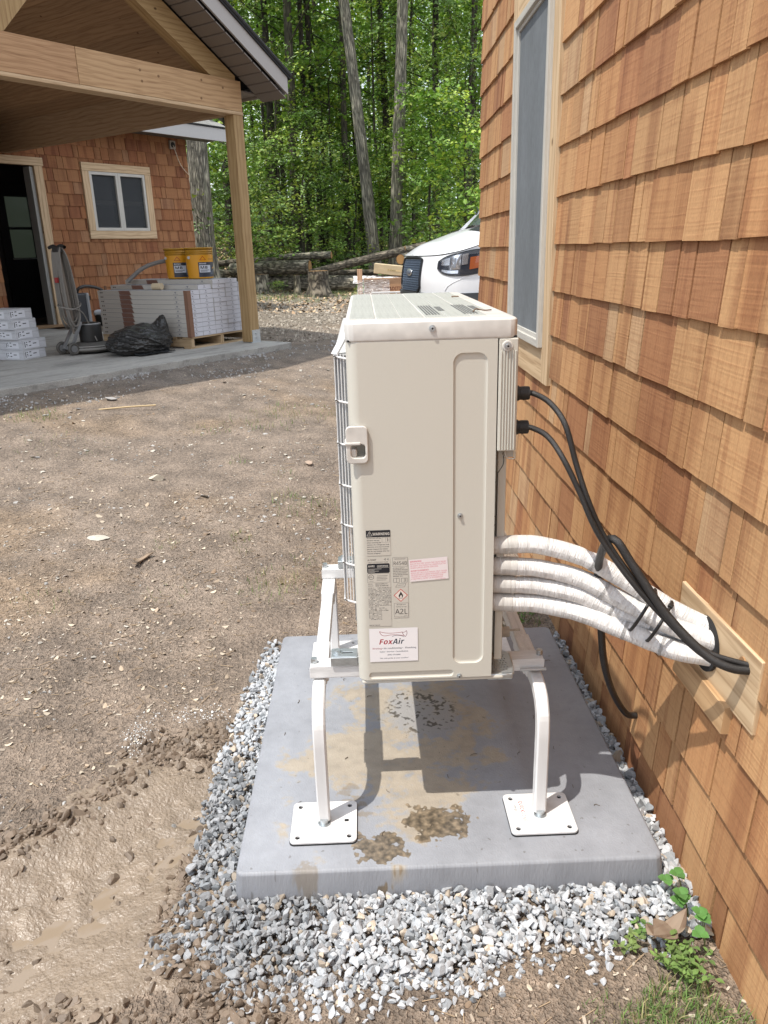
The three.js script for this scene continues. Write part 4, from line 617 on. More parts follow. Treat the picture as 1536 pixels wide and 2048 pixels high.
  const f2 = W('foot_bracket', [extrude(pf, 0.002).rotateX(-PI / 2).translate(0, 0.4665, 0), tube([[0.246, 0.4665, -1.508], [0.296, 0.4665, -1.508], [0.309, 0.4665, -1.520], [0.314, 0.4665, -1.60]], 0.003, 24, 6), rbb(0.25, 0.308, 0.449, 0.4625, -1.60, -1.514, 0.004)], MAT.zinc, unit);
  W('valve_cap', [cyl(0.011, 0.011, 0.022, 10).rotateZ(PI / 2).translate(0.302, 0.505, -1.70), cyl(0.013, 0.013, 0.018, 6).rotateZ(PI / 2).translate(0.318, 0.487, -1.67), cyl(0.003, 0.003, 0.03, 8).rotateZ(PI / 2).translate(0.338, 0.491, -1.67)], MAT.unitDark, bk);
  // cable glands
  for (const y of [1.0925, 1.0235]) { const gl = W('cable_gland', [new THREE.CylinderGeometry(0.0155, 0.0155, 0.009, 8).rotateZ(PI / 2).translate(0.3005, y, -1.53), new THREE.CylinderGeometry(0.0135, 0.0135, 0.020, 10).rotateZ(PI / 2).translate(0.316, y, -1.53)], MAT.blackPlastic, unit); W('nut', new THREE.CylinderGeometry(0.0145, 0.0145, 0.012, 6).rotateZ(PI / 2).translate(0.3175, y, -1.53), MAT.blackPlastic, gl); }
  // printed labels on the end panel
  const label = (name, x0, x1, y0, y1, pw, draw, rot = 0, dz = 0.0007) => { const ph = Math.round(pw * abs(y1 - y0) / abs(x1 - x0)), cv = document.createElement('canvas'); cv.width = pw; cv.height = ph; const c = cv.getContext('2d'); draw(c, pw, ph); const t = new THREE.CanvasTexture(cv); t.colorSpace = THREE.SRGBColorSpace; t.anisotropy = 4; const g = new THREE.PlaneGeometry(abs(x1 - x0), abs(y1 - y0)); g.rotateZ(rot).translate((x0 + x1) / 2, (y0 + y1) / 2, ZN + dz); return W(name, g, S({ map: t, roughness: 0.45 })); };
  const bg = '#bdb8ae', ink = '#1d2026';
  const lines = (c, x, y, w, h, n, font, words) => { c.font = font; c.fillStyle = ink; c.textAlign = 'left'; for (let i = 0; i < n; i++) c.fillText(words[i % words.length], x, y + i * h, w); };
  const book = (c, x, y, w, h) => { c.strokeStyle = ink; c.lineWidth = 3; c.strokeRect(x, y, w / 2, h); c.strokeRect(x + w / 2, y, w / 2, h); };
  label('warning_label', -0.0103, 0.0401, 0.7666, 0.823, 512, (c, w, h) => {
    c.fillStyle = bg; c.fillRect(0, 0, w, h); c.fillStyle = '#1b1d24'; c.fillRect(0, 0, w, h * 0.27); c.strokeStyle = '#c9c5bd'; c.lineWidth = 7; c.beginPath(); c.moveTo(75, 22); c.lineTo(130, 122); c.lineTo(20, 122); c.closePath(); c.stroke(); c.fillStyle = '#c9c5bd'; c.fillRect(71, 55, 8, 36); c.fillRect(71, 100, 8, 9);
    c.font = 'bold 84px sans-serif'; c.fillText('WARNING', 138, 112, 362);
    const L = ['Do not turn off the', 'breaker except', 'when servicing the', 'system. If a refrigerant leak', 'detection error has occurred,', 'please inspect the indoor', 'unit for any leakage after the', 'fan has stopped.']; c.font = 'bold 36px sans-serif'; c.fillStyle = ink; L.forEach((t, i) => c.fillText(t, 16, 190 + i * 49, i < 3 ? 300 : 470));
    c.strokeStyle = ink; c.lineWidth = 5; book(c, 335, 165, 160, 110); c.fillStyle = ink; c.fillRect(450, 200, 14, 55); c.beginPath(); c.arc(457, 185, 9, 0, 7); c.fill();
  });
  label('rating_label', -0.0103, 0.0384, 0.6028, 0.761, 512, (c, w, h) => {
    c.fillStyle = bg; c.fillRect(0, 0, w, h); const r = rng(3); c.fillStyle = ink; c.font = 'italic bold 54px serif'; c.fillText('A.COMP', 10, 60, 190);
    c.strokeStyle = ink; c.lineWidth = 7; for (const s of [0, 1]) { c.beginPath(); const x = 380 + s * 62; c.moveTo(x, 34); c.lineTo(x + 30, 12); c.lineTo(x + 30, 56); c.closePath(); c.stroke(); }
    c.font = '38px sans-serif'; c.fillText('SPLIT SYSTEM HEAT PUMP', 30, 112, 440);
    c.fillStyle = '#181b23'; c.beginPath(); c.roundRect(0, 128, 500, 232, 34); c.fill(); c.fillStyle = '#c6c2ba'; c.font = 'bold 60px sans-serif'; c.fillText('AHRI', 22, 210); c.font = 'bold 50px sans-serif'; c.fillText('CERTIFIED', 218, 208, 264); c.fillRect(218, 222, 264, 6); for (let i = 0; i < 4; i++) c.fillRect(22, 252 + i * 26, 130 + 230 * r(), 8);
    c.strokeStyle = ink; c.lineWidth = 4; c.strokeRect(4, 372, 484, 212); c.lineWidth = 9; c.beginPath(); c.arc(82, 450, 56, 0, 7); c.stroke(); c.fillStyle = ink; c.font = 'bold 44px sans-serif'; c.fillText('ETL', 42, 466, 82); c.font = '26px sans-serif'; c.fillText('Intertek', 40, 560); for (let i = 0; i < 4; i++) c.fillRect(200 + 20 * r(), 420 + i * 34, 210 + 50 * r(), 8);
    c.font = 'bold 40px sans-serif'; c.fillText('MXZ-3C30NL-U1', 170, 632, 270); c.fillText('MXZ-3C30NLHZ', 170, 678, 300); c.font = '32px sans-serif'; c.fillText('MODEL', 8, 632); c.fillText('SERVICE REF', 8, 676, 120);
    for (let i = 0; i < 26; i++) { const y = 708 + i * 31; if (y > 1610) break; let x = 8 + (i % 9 > 6 ? 40 : 0); const end = i < 13 ? 500 : 250 + 240 * r(); while (x < end) { const l = 12 + 52 * r(); c.fillStyle = r() < 0.75 ? ink : '#5a5a5a'; c.fillRect(x, y, l, r() < 0.4 ? 13 : 9); x += l + 8 + (r() < 0.2 ? 60 * r() : 0); } }
    c.fillStyle = bg; c.fillRect(300, 1290, 200, 260); c.fillStyle = ink; c.font = 'bold 34px sans-serif'; c.fillText('MADE IN THAILAND', 8, h - 16, 240);
  });
  label('refrigerant_label', 0.0430, 0.0755, 0.6215, 0.7615, 400, (c, w, h) => {
    c.fillStyle = bg; c.fillRect(0, 0, w, h); c.strokeStyle = ink; c.lineWidth = 5; c.strokeRect(8, 10, 384, 250); c.fillStyle = ink; c.textAlign = 'center'; c.font = '46px sans-serif'; c.fillText('REFRIGERANT', 200, 66, 360); c.font = '136px sans-serif'; c.fillText('R454B', 200, 216, 360); c.textAlign = 'left';
    c.font = 'bold 38px sans-serif'; ['AT FIELD SUPPLY', 'REFRIGERANT RELATED', 'SPECIAL INSTALLATION', 'ALSO PLEASE REFER', 'TO THE INSTALLATION', 'MANUAL, ETC.'].forEach((t, i) => c.fillText(t, 8, 318 + i * 46, 384));
    c.lineWidth = 7; for (const x of [20, 225]) { c.strokeRect(x, 590, 76, 116); c.strokeRect(x + 76, 590, 76, 116); } c.fillRect(330, 630, 12, 56); c.beginPath(); c.arc(336, 614, 10, 0, 7); c.fill();
    c.beginPath(); c.moveTo(70, 840); c.lineTo(120, 745); c.lineTo(340, 745); c.lineTo(300, 840); c.closePath(); c.stroke(); c.beginPath(); c.moveTo(120, 800); c.lineTo(290, 780); c.stroke();
    c.save(); c.translate(200, 1075); c.rotate(PI / 4); c.fillStyle = '#d6cbc2'; c.fillRect(-128, -128, 256, 256); c.strokeStyle = '#b03a30'; c.lineWidth = 17; c.strokeRect(-124, -124, 248, 248); c.restore();
    c.fillStyle = '#14161a'; c.beginPath(); c.moveTo(200, 950); c.bezierCurveTo(205, 1010, 275, 1040, 255, 1115); c.bezierCurveTo(250, 1135, 232, 1140, 225, 1142); c.bezierCurveTo(245, 1095, 212, 1080, 206, 1050); c.bezierCurveTo(195, 1090, 165, 1105, 176, 1142); c.bezierCurveTo(150, 1138, 138, 1110, 146, 1080); c.bezierCurveTo(152, 1052, 190, 1020, 200, 950); c.fill(); c.fillRect(140, 1152, 120, 12);
    c.strokeStyle = ink; c.lineWidth = 5; c.strokeRect(20, 1300, 372, 392); c.fillStyle = ink; c.textAlign = 'center'; c.font = '48px sans-serif'; c.fillText('Refrigerant', 206, 1356); c.fillText('Safety Group', 206, 1420, 330); c.font = '210px sans-serif'; c.fillText('A2L', 206, 1620, 330); c.font = '28px sans-serif'; c.fillText('JG79 A', 320, 1680);
  });
  label('shock_label', 0.0785, 0.1600, 0.7070, 0.7572, 768, (c, w, h) => {
    c.fillStyle = '#ddd3d3'; c.fillRect(0, 0, w, h); c.fillStyle = '#c0566a'; c.font = 'bold 46px sans-serif'; c.fillText('WARNING:', 22, 62); c.font = '40px sans-serif'; ['RISK OF ELECTRIC SHOCK CAN CAUSE INJURY', 'OR DEATH. DISCONNECT ALL REMOTE ELECTRIC', 'POWER SUPPLIES BEFORE SERVICING.'].forEach((t, i) => c.fillText(t, 22, 110 + i * 44, i === 2 ? 560 : 716)); c.font = 'bold 46px sans-serif'; c.fillText('AVERTISSEMENT:', 22, 262); c.font = '40px sans-serif'; ["RISQUE DE CHOCS ELECTRIQUES, PEUT CAUSER", "DES BLESSURES ET MEME ENTRAINER LA MORT.", "COUPER LES SOURCES D'ALIMENTATION", "A DISTANCE AVANT LE DEPANNAGE."].forEach((t, i) => c.fillText(t, 22, 308 + i * 42, i > 1 ? 640 : 716)); c.font = '22px sans-serif'; c.fillText('Part no. WT09294X01', 500, 468);
  }, 0.06, 0.0012);
  label('company_sticker', -0.0108, 0.0942, 0.5165, 0.5973, 900, (c, w, h) => {
    c.fillStyle = '#e2dfe0'; c.fillRect(0, 0, w, h); c.lineWidth = 9; c.lineJoin = 'round'; c.strokeStyle = '#8d3640'; c.fillStyle = '#e2dfe0';
    c.beginPath(); c.moveTo(190, 62); c.bezierCurveTo(215, 150, 260, 165, 330, 150); c.bezierCurveTo(420, 128, 520, 140, 640, 160); c.moveTo(190, 62); c.bezierCurveTo(300, 110, 420, 105, 520, 98); c.bezierCurveTo(560, 95, 590, 92, 610, 84); c.stroke();
    c.strokeStyle = '#7a4a52'; c.beginPath(); c.moveTo(610, 84); c.bezierCurveTo(625, 100, 660, 98, 690, 60); c.bezierCurveTo(712, 110, 700, 150, 668, 182); c.bezierCurveTo(640, 160, 625, 130, 610, 84); c.stroke(); c.strokeStyle = '#4b5260'; c.lineWidth = 8; c.beginPath(); c.moveTo(420, 175); c.bezierCurveTo(500, 135, 580, 150, 650, 190); c.stroke();
    c.font = 'italic bold 150px sans-serif'; c.fillStyle = '#9b2531'; c.fillText('Fox', 165, 330); const fw = c.measureText('Fox').width; c.fillStyle = '#1f2a3a'; c.fillText('Air', 165 + fw + 4, 330, 280);
    c.font = 'bold 44px serif'; c.fillStyle = '#8b3a44'; c.fillText('Heating', 50, 430); c.fillStyle = '#2d3442'; c.fillText('\u2022 Air conditioning \u2022', 225, 430, 400); c.fillText('Plumbing', 655, 430); c.textAlign = 'center'; c.font = 'bold 38px serif'; c.fillText('Sales \u2022 Service \u2022 Installation', 450, 500); c.font = 'bold 36px sans-serif'; c.fillText('(845) 475-8600', 450, 566); c.font = 'italic bold 34px serif'; c.fillText('"We take pride in your comfort"', 450, 636);
  }, 0, 0.0012);
}

// ---------- insulated pipes, cables ----------
{
  const wrapMap = tex(512, 512, (x, y) => { const u = x / 512, v = y / 512, rib = tn(u * 150, v * 6, 150, 6, 400), blot = tf(u, v, 9, 9, 4, 401); const k = 0.86 + 0.1 * (rib - 0.5) + 0.14 * (blot - 0.5); return [k, k * 0.99, k * 0.98]; });
  const wrapBump = tex(512, 512, (x, y) => { const u = x / 512, v = y / 512; return clamp(0.5 + 0.35 * (tn(u * 150, v * 3, 150, 3, 400) - 0.5) + 0.9 * (tf(u, v, 14, 10, 4, 402) - 0.5)); }, false);
  const wrap = P({ map: wrapMap, bumpMap: scaled(wrapBump, 4, 1), bumpScale: 0.0026, color: C(0.92, 0.91, 0.90), roughness: 0.4, side: THREE.DoubleSide });
  const tape = S({ map: dustMap, color: C(0.60, 0.57, 0.53), roughness: 0.5 });
  // soft sleeve of tape-wrapped foam: slightly lumpy, with folds
  function pipe(pts, rad, seg, seed, ra = rad) {
    const g = tube(pts, 1, seg, 22), p = g.attributes.position, c = curve(pts), u = g.attributes.uv, ctr = V(0, 0, 0), d = V(0, 0, 0);
    for (let i = 0; i < p.count; i++) { const t = clamp(u.getX(i)), a = u.getY(i) * 2 * PI; c.getPointAt(t, ctr); d.fromBufferAttribute(p, i).sub(ctr); const L = t * 0.55; const k = lerp(ra, rad, sm(0, 0.06, t)) * (1 + 0.03 * nz(L * 14, cos(a) * 1.2 + seed, sin(a) * 1.2) + 0.014 * nz(L * 70, cos(a) * 2.5 + seed, sin(a) * 2.5) - 0.05 * exp(-pow((((L * 5.2 + seed * 0.37) % 1) - 0.5) / 0.05, 2))); p.setXYZ(i, ctr.x + d.x * k, ctr.y + d.y * k, ctr.z + d.z * k); u.setXY(i, L * 2, u.getY(i) * 0.14 * 2 + seed); }
    g.computeVertexNormals(); return g;
  }
  const runs = [
    ['topmost', [[0.245, 0.767, -1.531], [0.305, 0.769, -1.529], [0.36, 0.767, -1.523], [0.441, 0.747, -1.503], [0.52, 0.708, -1.473], [0.602, 0.662, -1.432], [0.67, 0.630, -1.402], [0.73, 0.610, -1.385]], 0.0195],
    ['second from the top', [[0.245, 0.722, -1.531], [0.305, 0.719, -1.528], [0.362, 0.714, -1.522], [0.444, 0.697, -1.500], [0.524, 0.660, -1.462], [0.604, 0.628, -1.412], [0.668, 0.612, -1.372], [0.73, 0.60, -1.355]], 0.0195],
    ['third from the top', [[0.245, 0.680, -1.531], [0.305, 0.676, -1.528], [0.364, 0.672, -1.523], [0.446, 0.658, -1.500], [0.525, 0.627, -1.472], [0.607, 0.600, -1.440], [0.67, 0.586, -1.412], [0.73, 0.575, -1.40]], 0.0192],
    ['lowest', [[0.245, 0.638, -1.531], [0.305, 0.634, -1.528], [0.365, 0.630, -1.522], [0.448, 0.619, -1.492], [0.527, 0.598, -1.450], [0.609, 0.578, -1.398], [0.67, 0.572, -1.376], [0.73, 0.565, -1.36]], 0.0205],
  ];
  runs.forEach(([which, pts, rad], i) => {
    const o = thing('insulated_pipe', `white wrapped refrigerant pipe, ${which} of the four between unit and wall`, 'pipe', pts[0], 0, 'insulated pipes from the outdoor unit to the wall');
    partW('sleeve', pipe(pts, rad, 150, i * 3.7 + 1), wrap, o);
    const c = curve(pts), cuff = []; for (let k = 0; k <= 6; k++) cuff.push(c.getPointAt(0.005 + 0.115 * k / 6));
    partW('tape_cuff', pipe(cuff, rad * 1.035, 30, i * 2.1 + 4), tape, o);
    const bands = []; for (const t of [0.42 + 0.05 * i, 0.63 + 0.03 * i]) bands.push(pipe([c.getPointAt(t), c.getPointAt(t + 0.006), c.getPointAt(t + 0.012)], rad * 1.05, 4, i + t * 9)); 
    partW('seam_tape', bands, wrap, o);
  });
  const cableThing = (name, label, cat, pts, r, m = MAT.cable, seg = 110) => { const o = thing(name, label, cat, pts[0]); partW('sheath', tube(pts, r, seg, 12), m, o); return o; };
  cableThing('power_cable', 'black cable from the upper gland of the unit curving down to the board', 'cable', [[0.318, 1.0925, -1.53], [0.335, 1.0915, -1.526], [0.36, 1.078, -1.49], [0.38, 1.044, -1.446], [0.40, 0.97, -1.426], [0.42, 0.905, -1.404], [0.45, 0.838, -1.392], [0.49, 0.775, -1.365], [0.55, 0.703, -1.322], [0.612, 0.650, -1.262], [0.69, 0.632, -1.226]], 0.0056);
  cableThing('power_cable', 'black cable from the lower gland of the unit joining the upper one', 'cable', [[0.318, 1.0235, -1.53], [0.333, 1.0235, -1.516], [0.355, 1.014, -1.478], [0.375, 0.982, -1.434], [0.405, 0.918, -1.408], [0.425, 0.868, -1.392], [0.45, 0.822, -1.378], [0.50, 0.752, -1.345], [0.56, 0.686, -1.31], [0.616, 0.638, -1.258], [0.69, 0.626, -1.230]], 0.0056);
  cableThing('conduit', 'thick black conduit looping from low on the wall over the pipes to the board', 'conduit', [[0.69, 0.185, -1.745], [0.655, 0.200, -1.735], [0.60, 0.293, -1.692], [0.545, 0.43, -1.615], [0.51, 0.58, -1.555], [0.475, 0.72, -1.485], [0.462, 0.81, -1.41], [0.472, 0.829, -1.378], [0.50, 0.785, -1.352], [0.555, 0.702, -1.305], [0.61, 0.646, -1.258], [0.65, 0.628, -1.232], [0.69, 0.624, -1.225]], 0.0085);
  // cable ties
  const tie = (c, dir, rad, label) => { const o = thing('cable_tie', label, 'cable tie', c, 0, 'black cable ties round the pipe bundle'); const q = new THREE.Quaternion().setFromUnitVectors(V(0, 0, 1), V(...dir).normalize()); const g = new THREE.TorusGeometry(rad, 0.0024, 6, 48).scale(1, 1, 1.6).applyQuaternion(q); part('band', g, MAT.blackPlastic, o); part('latch', rbox(0.010, 0.008, 0.010, 0.002, 0, rad + 0.002, 0).applyQuaternion(q), MAT.blackPlastic, o); };
  tie([0.556, 0.652, -1.432], [0.8, -0.42, 0.42], 0.050, 'black cable tie round the pipe bundle, farther from the board');
  tie([0.586, 0.634, -1.413], [0.8, -0.42, 0.45], 0.048, 'black cable tie round the pipe bundle, nearer the board');
}

// ---------- things on the porch slab (places in the cabin's frame: s along the front, d out from it) ----------
const at = (s, d, y = 0) => { const w = cabW(s7(s), y, d); return [w.x, w.y, w.z]; };
const canvasTex = (w, h, draw) => { const cv = document.createElement('canvas'); cv.width = w; cv.height = h; draw(cv.getContext('2d'), w, h); const t = new THREE.CanvasTexture(cv); t.colorSpace = THREE.SRGBColorSpace; return t; };
{ // white tile boxes
  const bm = S({ map: dustMap, color: C(0.60, 0.61, 0.64), roughness: 0.6 }), pr = S({ map: canvasTex(256, 96, (c) => { c.fillStyle = '#cfd1d6'; c.fillRect(0, 0, 256, 96); c.fillStyle = '#26262c'; c.fillRect(10, 8, 12, 76); for (const [x, y, w] of [[36, 10, 22], [84, 8, 34], [36, 40, 20], [84, 58, 34], [150, 34, 60]]) c.fillRect(x, y, w, 12); c.fillStyle = '#8a8d96'; c.fillRect(36, 60, 30, 8); }), roughness: 0.6 });
  const spots = [[0.00, 0.000, 0.02], [0.015, -0.012, -0.015], [-0.045, 0.0, 0.02], [-0.055, 0.01, -0.02], [-0.09, 0.005, 0.01]], ord = ['bottom box', 'second box from the bottom', 'middle box', 'second box from the top', 'top box'];
  const root = at(4.245, 2.95); let proto;
  spots.forEach(([dx, dz, a], i) => {
    let o; const lab = `white cardboard tile box, ${ord[i]} of the stack on the slab`;
    if (!proto) { o = proto = thing('tile_box', lab, 'box', root, 0, 'white tile boxes stacked on the slab'); part('carton', rbox(0.30, 0.094, 0.36, 0.004, 0, 0.047, 0), bm, o); part('lid_seam', [bb(-0.1505, 0.1505, 0.062, 0.0635, -0.1805, 0.1805)], S({ color: C(0.25, 0.25, 0.27), roughness: 0.8 }), o); part('printed_label', bb(-0.13, 0.06, 0.014, 0.08, 0.1801, 0.1806), pr, o); part('printed_label', new THREE.PlaneGeometry(0.16, 0.06).rotateY(-PI / 2).translate(-0.1506, 0.045, 0.05), pr, o); }
    else { o = proto.clone(); o.name = numbered('tile_box'); scene.add(o); o.userData = { ...proto.userData, label: lab }; }
    o.position.set(root[0] + dx * 0.8, root[1] + i * 0.0945, root[2] + dz); o.rotation.y = 0.93 + 0.26 + a;
  });
  // one more leaning blue-grey carton behind them
}
{ // floor machine with coiled cord
  const o = thing('floor_polisher', 'dusty black floor polishing machine with its cord wound on the upright handle', 'floor polisher', at(4.76, 3.22), 0.93);
  const gr = S({ map: concreteMap, color: C(0.13, 0.125, 0.115), roughness: 0.7 }), st = S({ map: dustMap, color: C(0.42, 0.42, 0.42), metalness: 0.6, roughness: 0.4 }), cord = S({ color: C(0.19, 0.175, 0.155), roughness: 0.6 });
  part('deck', [new THREE.LatheGeometry([[0, 0.02], [0.225, 0.02], [0.235, 0.035], [0.235, 0.062], [0.215, 0.085], [0.13, 0.105], [0, 0.11]].map((p) => new THREE.Vector2(...p)), 36).translate(0.1, 0, 0)], gr, o);
  const bm = part('bumper_strip', [new THREE.TorusGeometry(0.232, 0.014, 8, 40).rotateX(PI / 2).translate(0.1, 0.05, 0), new THREE.TorusGeometry(0.236, 0.008, 6, 40).rotateX(PI / 2).translate(0.1, 0.075, 0)], S({ color: C(0.24, 0.23, 0.21), roughness: 0.8 }), o);
  part('motor', [new THREE.LatheGeometry([[0, 0.105], [0.105, 0.105], [0.112, 0.115], [0.112, 0.265], [0.104, 0.285], [0.06, 0.30], [0, 0.302]].map((p) => new THREE.Vector2(...p)), 30).translate(0.12, 0, 0)], MAT.blackPlastic, o);
  part('motor_cap', [new THREE.TorusGeometry(0.104, 0.008, 8, 32).rotateX(PI / 2).translate(0.12, 0.283, 0)], st, o);
  const wh = [-0.10, 0.10].map((z) => part('wheel', [new THREE.TorusGeometry(0.048, 0.016, 8, 24).translate(-0.16, 0.066, z)], gr, o)); wh.forEach((w, i) => part('hub', new THREE.CylinderGeometry(0.034, 0.034, 0.018, 18).rotateX(PI / 2).translate(-0.16, 0.066, [-0.10, 0.10][i]), st, w));
  part('yoke', [bar([-0.16, 0.07, -0.07], [-0.02, 0.30, -0.05], 0.022, 0.028), bar([-0.16, 0.07, 0.07], [-0.02, 0.30, 0.05], 0.022, 0.028), bar([-0.02, 0.30, -0.06], [-0.02, 0.30, 0.06], 0.03, 0.03), bar([-0.16, 0.066, -0.11], [-0.16, 0.066, 0.11], 0.016, 0.016)], st, o);
  part('handle_pole', tube([[-0.06, 0.20, 0], [-0.075, 0.45, 0], [-0.095, 0.75, 0], [-0.115, 1.02, 0]], 0.021, 20, 12), S({ color: C(0.20, 0.17, 0.14), roughness: 0.6 }), o);
  part('grip_bar', [tube([[-0.115, 1.02, -0.13], [-0.112, 1.035, -0.06], [-0.115, 1.02, 0], [-0.112, 1.035, 0.06], [-0.115, 1.02, 0.13]], 0.016, 24, 10), rbox(0.05, 0.06, 0.11, 0.012, -0.115, 1.0, 0)], MAT.blackPlastic, o);
  const loops = []; const r = rng(8); for (let i = 0; i < 15; i++) { const z = -0.06 + 0.0085 * i, b = 0.24 + 0.10 * r(), w = 0.012 + 0.03 * r(); loops.push(tube([[-0.115, 1.035, z], [-0.075 + w * 0.4, 0.93, z * 1.1], [-0.055 + w, 0.65, z * 1.2], [-0.05 + w, b + 0.1, z * 1.3], [-0.08, b, z * 1.3], [-0.115 - w * 0.6, b + 0.1, z * 1.3], [-0.13 - w * 0.6, 0.65, z * 1.2], [-0.14, 0.93, z * 1.1], [-0.115, 1.035, z]], 0.0065, 60, 7)); }
  part('coiled_cord', loops, cord, o); part('tie_cord', tube([[-0.19, 0.47, 0.05], [-0.12, 0.44, 0.09], [-0.02, 0.46, 0.08], [0.04, 0.49, 0.02], [0.03, 0.51, -0.06], [-0.1, 0.5, -0.09], [-0.19, 0.48, -0.02], [-0.18, 0.46, 0.06], [-0.02, 0.42, 0.09], [0.07, 0.30, 0.06], [0.10, 0.12, 0.12]], 0.0065, 60, 7), cord, o);
  part('red_switch', rbox(0.03, 0.05, 0.035, 0.006, -0.17, 0.72, 0.0), S({ color: C(0.30, 0.03, 0.03), roughness: 0.5 }), o);
}
{ // tall dark canister vacuum behind it, hose arching to the right
  const o = thing('shop_vacuum', 'dark upright shop vacuum with a black hose beside the doorway', 'vacuum', at(6.52, 0.62), 0.93);
  part('body', [rbox(0.22, 0.44, 0.20, 0.03, 0, 0.25, 0)], S({ color: C(0.02, 0.022, 0.026), roughness: 0.45 }), o); part('side_cover', rbox(0.05, 0.40, 0.15, 0.02, 0.115, 0.27, 0.04), S({ color: C(0.26, 0.27, 0.28), roughness: 0.45, metalness: 0.3 }), o);
  part('latch', rbox(0.03, 0.06, 0.03, 0.006, 0.14, 0.40, 0.09), MAT.dark, o); part('base', [rbox(0.26, 0.05, 0.24, 0.015, 0, 0.03, 0)], MAT.blackPlastic, o);
  part('hose', tube([[0.02, 0.46, 0.0], [0.03, 0.53, 0.05], [0.14, 0.555, 0.06], [0.30, 0.53, 0.05], [0.43, 0.47, 0.03], [0.50, 0.36, 0.02], [0.50, 0.05, 0.04]], 0.021, 50, 10), S({ color: C(0.035, 0.03, 0.028), roughness: 0.5 }), o);
}
{ const o = thing('work_bucket', 'white topped black bucket against the wall by the flooring', 'bucket', at(7.03, 0.45)); part('pail', new THREE.LatheGeometry([[0, 0], [0.10, 0], [0.115, 0.15], [0.105, 0.15], [0.09, 0.01], [0, 0.01]].map((p) => new THREE.Vector2(...p)), 24), MAT.blackPlastic, o); part('cloth', jitterMesh(rbox(0.20, 0.075, 0.2, 0.03, 0, 0.175, 0, 4), 0.012, 14), S({ color: C(0.55, 0.56, 0.58), roughness: 0.9 }), o); }
{ const o = thing('wooden_stake', 'brown wooden strip standing on end by the flooring pallet', 'stake', at(6.72, 1.05), 0.93); part('strip', uvBox(rbox(0.03, 0.56, 0.018, 0.002, 0, 0.28, 0).rotateZ(0.04), 1), S({ map: pineMap, color: C(0.19, 0.10, 0.055), roughness: 0.8 }), o); }
{ // crumpled black rubbish bag
  const o = thing('rubbish_bag', 'crumpled black plastic rubbish bag sagging on the slab edge', 'rubbish bag', at(5.02, 3.80), 0.93);
  const g = mergeVertices(new THREE.IcosahedronGeometry(1, 44).deleteAttribute('uv').deleteAttribute('normal'), 1e-4), p = g.attributes.position;
  const fold = (x, y, z) => pow(1 - abs(nz(x, y, z)) * 1.9, 3);
  for (let i = 0; i < p.count; i++) { const x = p.getX(i), y = p.getY(i), z = p.getZ(i); let f = 1 + 0.12 * nz(x * 1.3 + 3, y * 1.3, z * 1.3) + 0.055 * fold(x * 1.7 + 5, y * 3.6 + x * 1.2, z * 1.7) + 0.03 * fold(x * 4 + 1, y * 6.5 - x * 2, z * 4 + 2); let X = x * f, Y = y * f * 0.62, Z = z * f; const top = sm(0.1, 0.9, y); Y -= 0.16 * top * (0.6 + 0.9 * nz(x * 1.7, z * 1.7, 4)); const horn = exp(-(pow((X - 0.82) / 0.2, 2) + pow((Z - 0.1) / 0.3, 2))) * sm(0.0, 0.5, y); Y += 0.62 * horn; X += 0.10 * horn; Y = max(Y, -0.46 + 0.02 * nz(X * 5, Z * 5)); if (Y < -0.3) { X *= 1.05; Z *= 1.05; } p.setXYZ(i, X * 0.33, (Y + 0.465) * 0.265, Z * 0.26); }
  g.computeVertexNormals(); part('sack', uvBox(g), S({ map: scaled(concreteMap, 1), color: C(0.04, 0.039, 0.038), roughness: 0.3, bumpMap: scaled(wrinkleBump(), 3), bumpScale: 0.005 }), o);
  const fl = mergeVertices(new THREE.PlaneGeometry(0.42, 0.16, 40, 16).deleteAttribute('uv').deleteAttribute('normal'), 1e-4), q = fl.attributes.position; for (let i = 0; i < q.count; i++) { const x = q.getX(i), y = q.getY(i); q.setXYZ(i, x, 0.012 + 0.018 * abs(fb(x * 14, y * 14, 3)) + 0.03 * sm(0, -0.08, y) * 0 + 0.05 * sm(0.0, 0.08, y), 0.20 - y + 0.02 * nz(x * 9, 3)); } fl.computeVertexNormals(); part('loose_flap', uvBox(fl), S({ color: C(0.04, 0.042, 0.045), roughness: 0.3, side: THREE.DoubleSide, bumpMap: scaled(wrinkleBump(), 2), bumpScale: 0.01 }), o);
}
function wrinkleBump() { if (wrinkleBump.t) return wrinkleBump.t; return (wrinkleBump.t = tex(512, 512, (x, y) => { const u = x / 512, v = y / 512; return clamp(1 - abs(2 * tf(u, v, 6, 6, 4, 500) - 1) * 1.6); }, false)); }
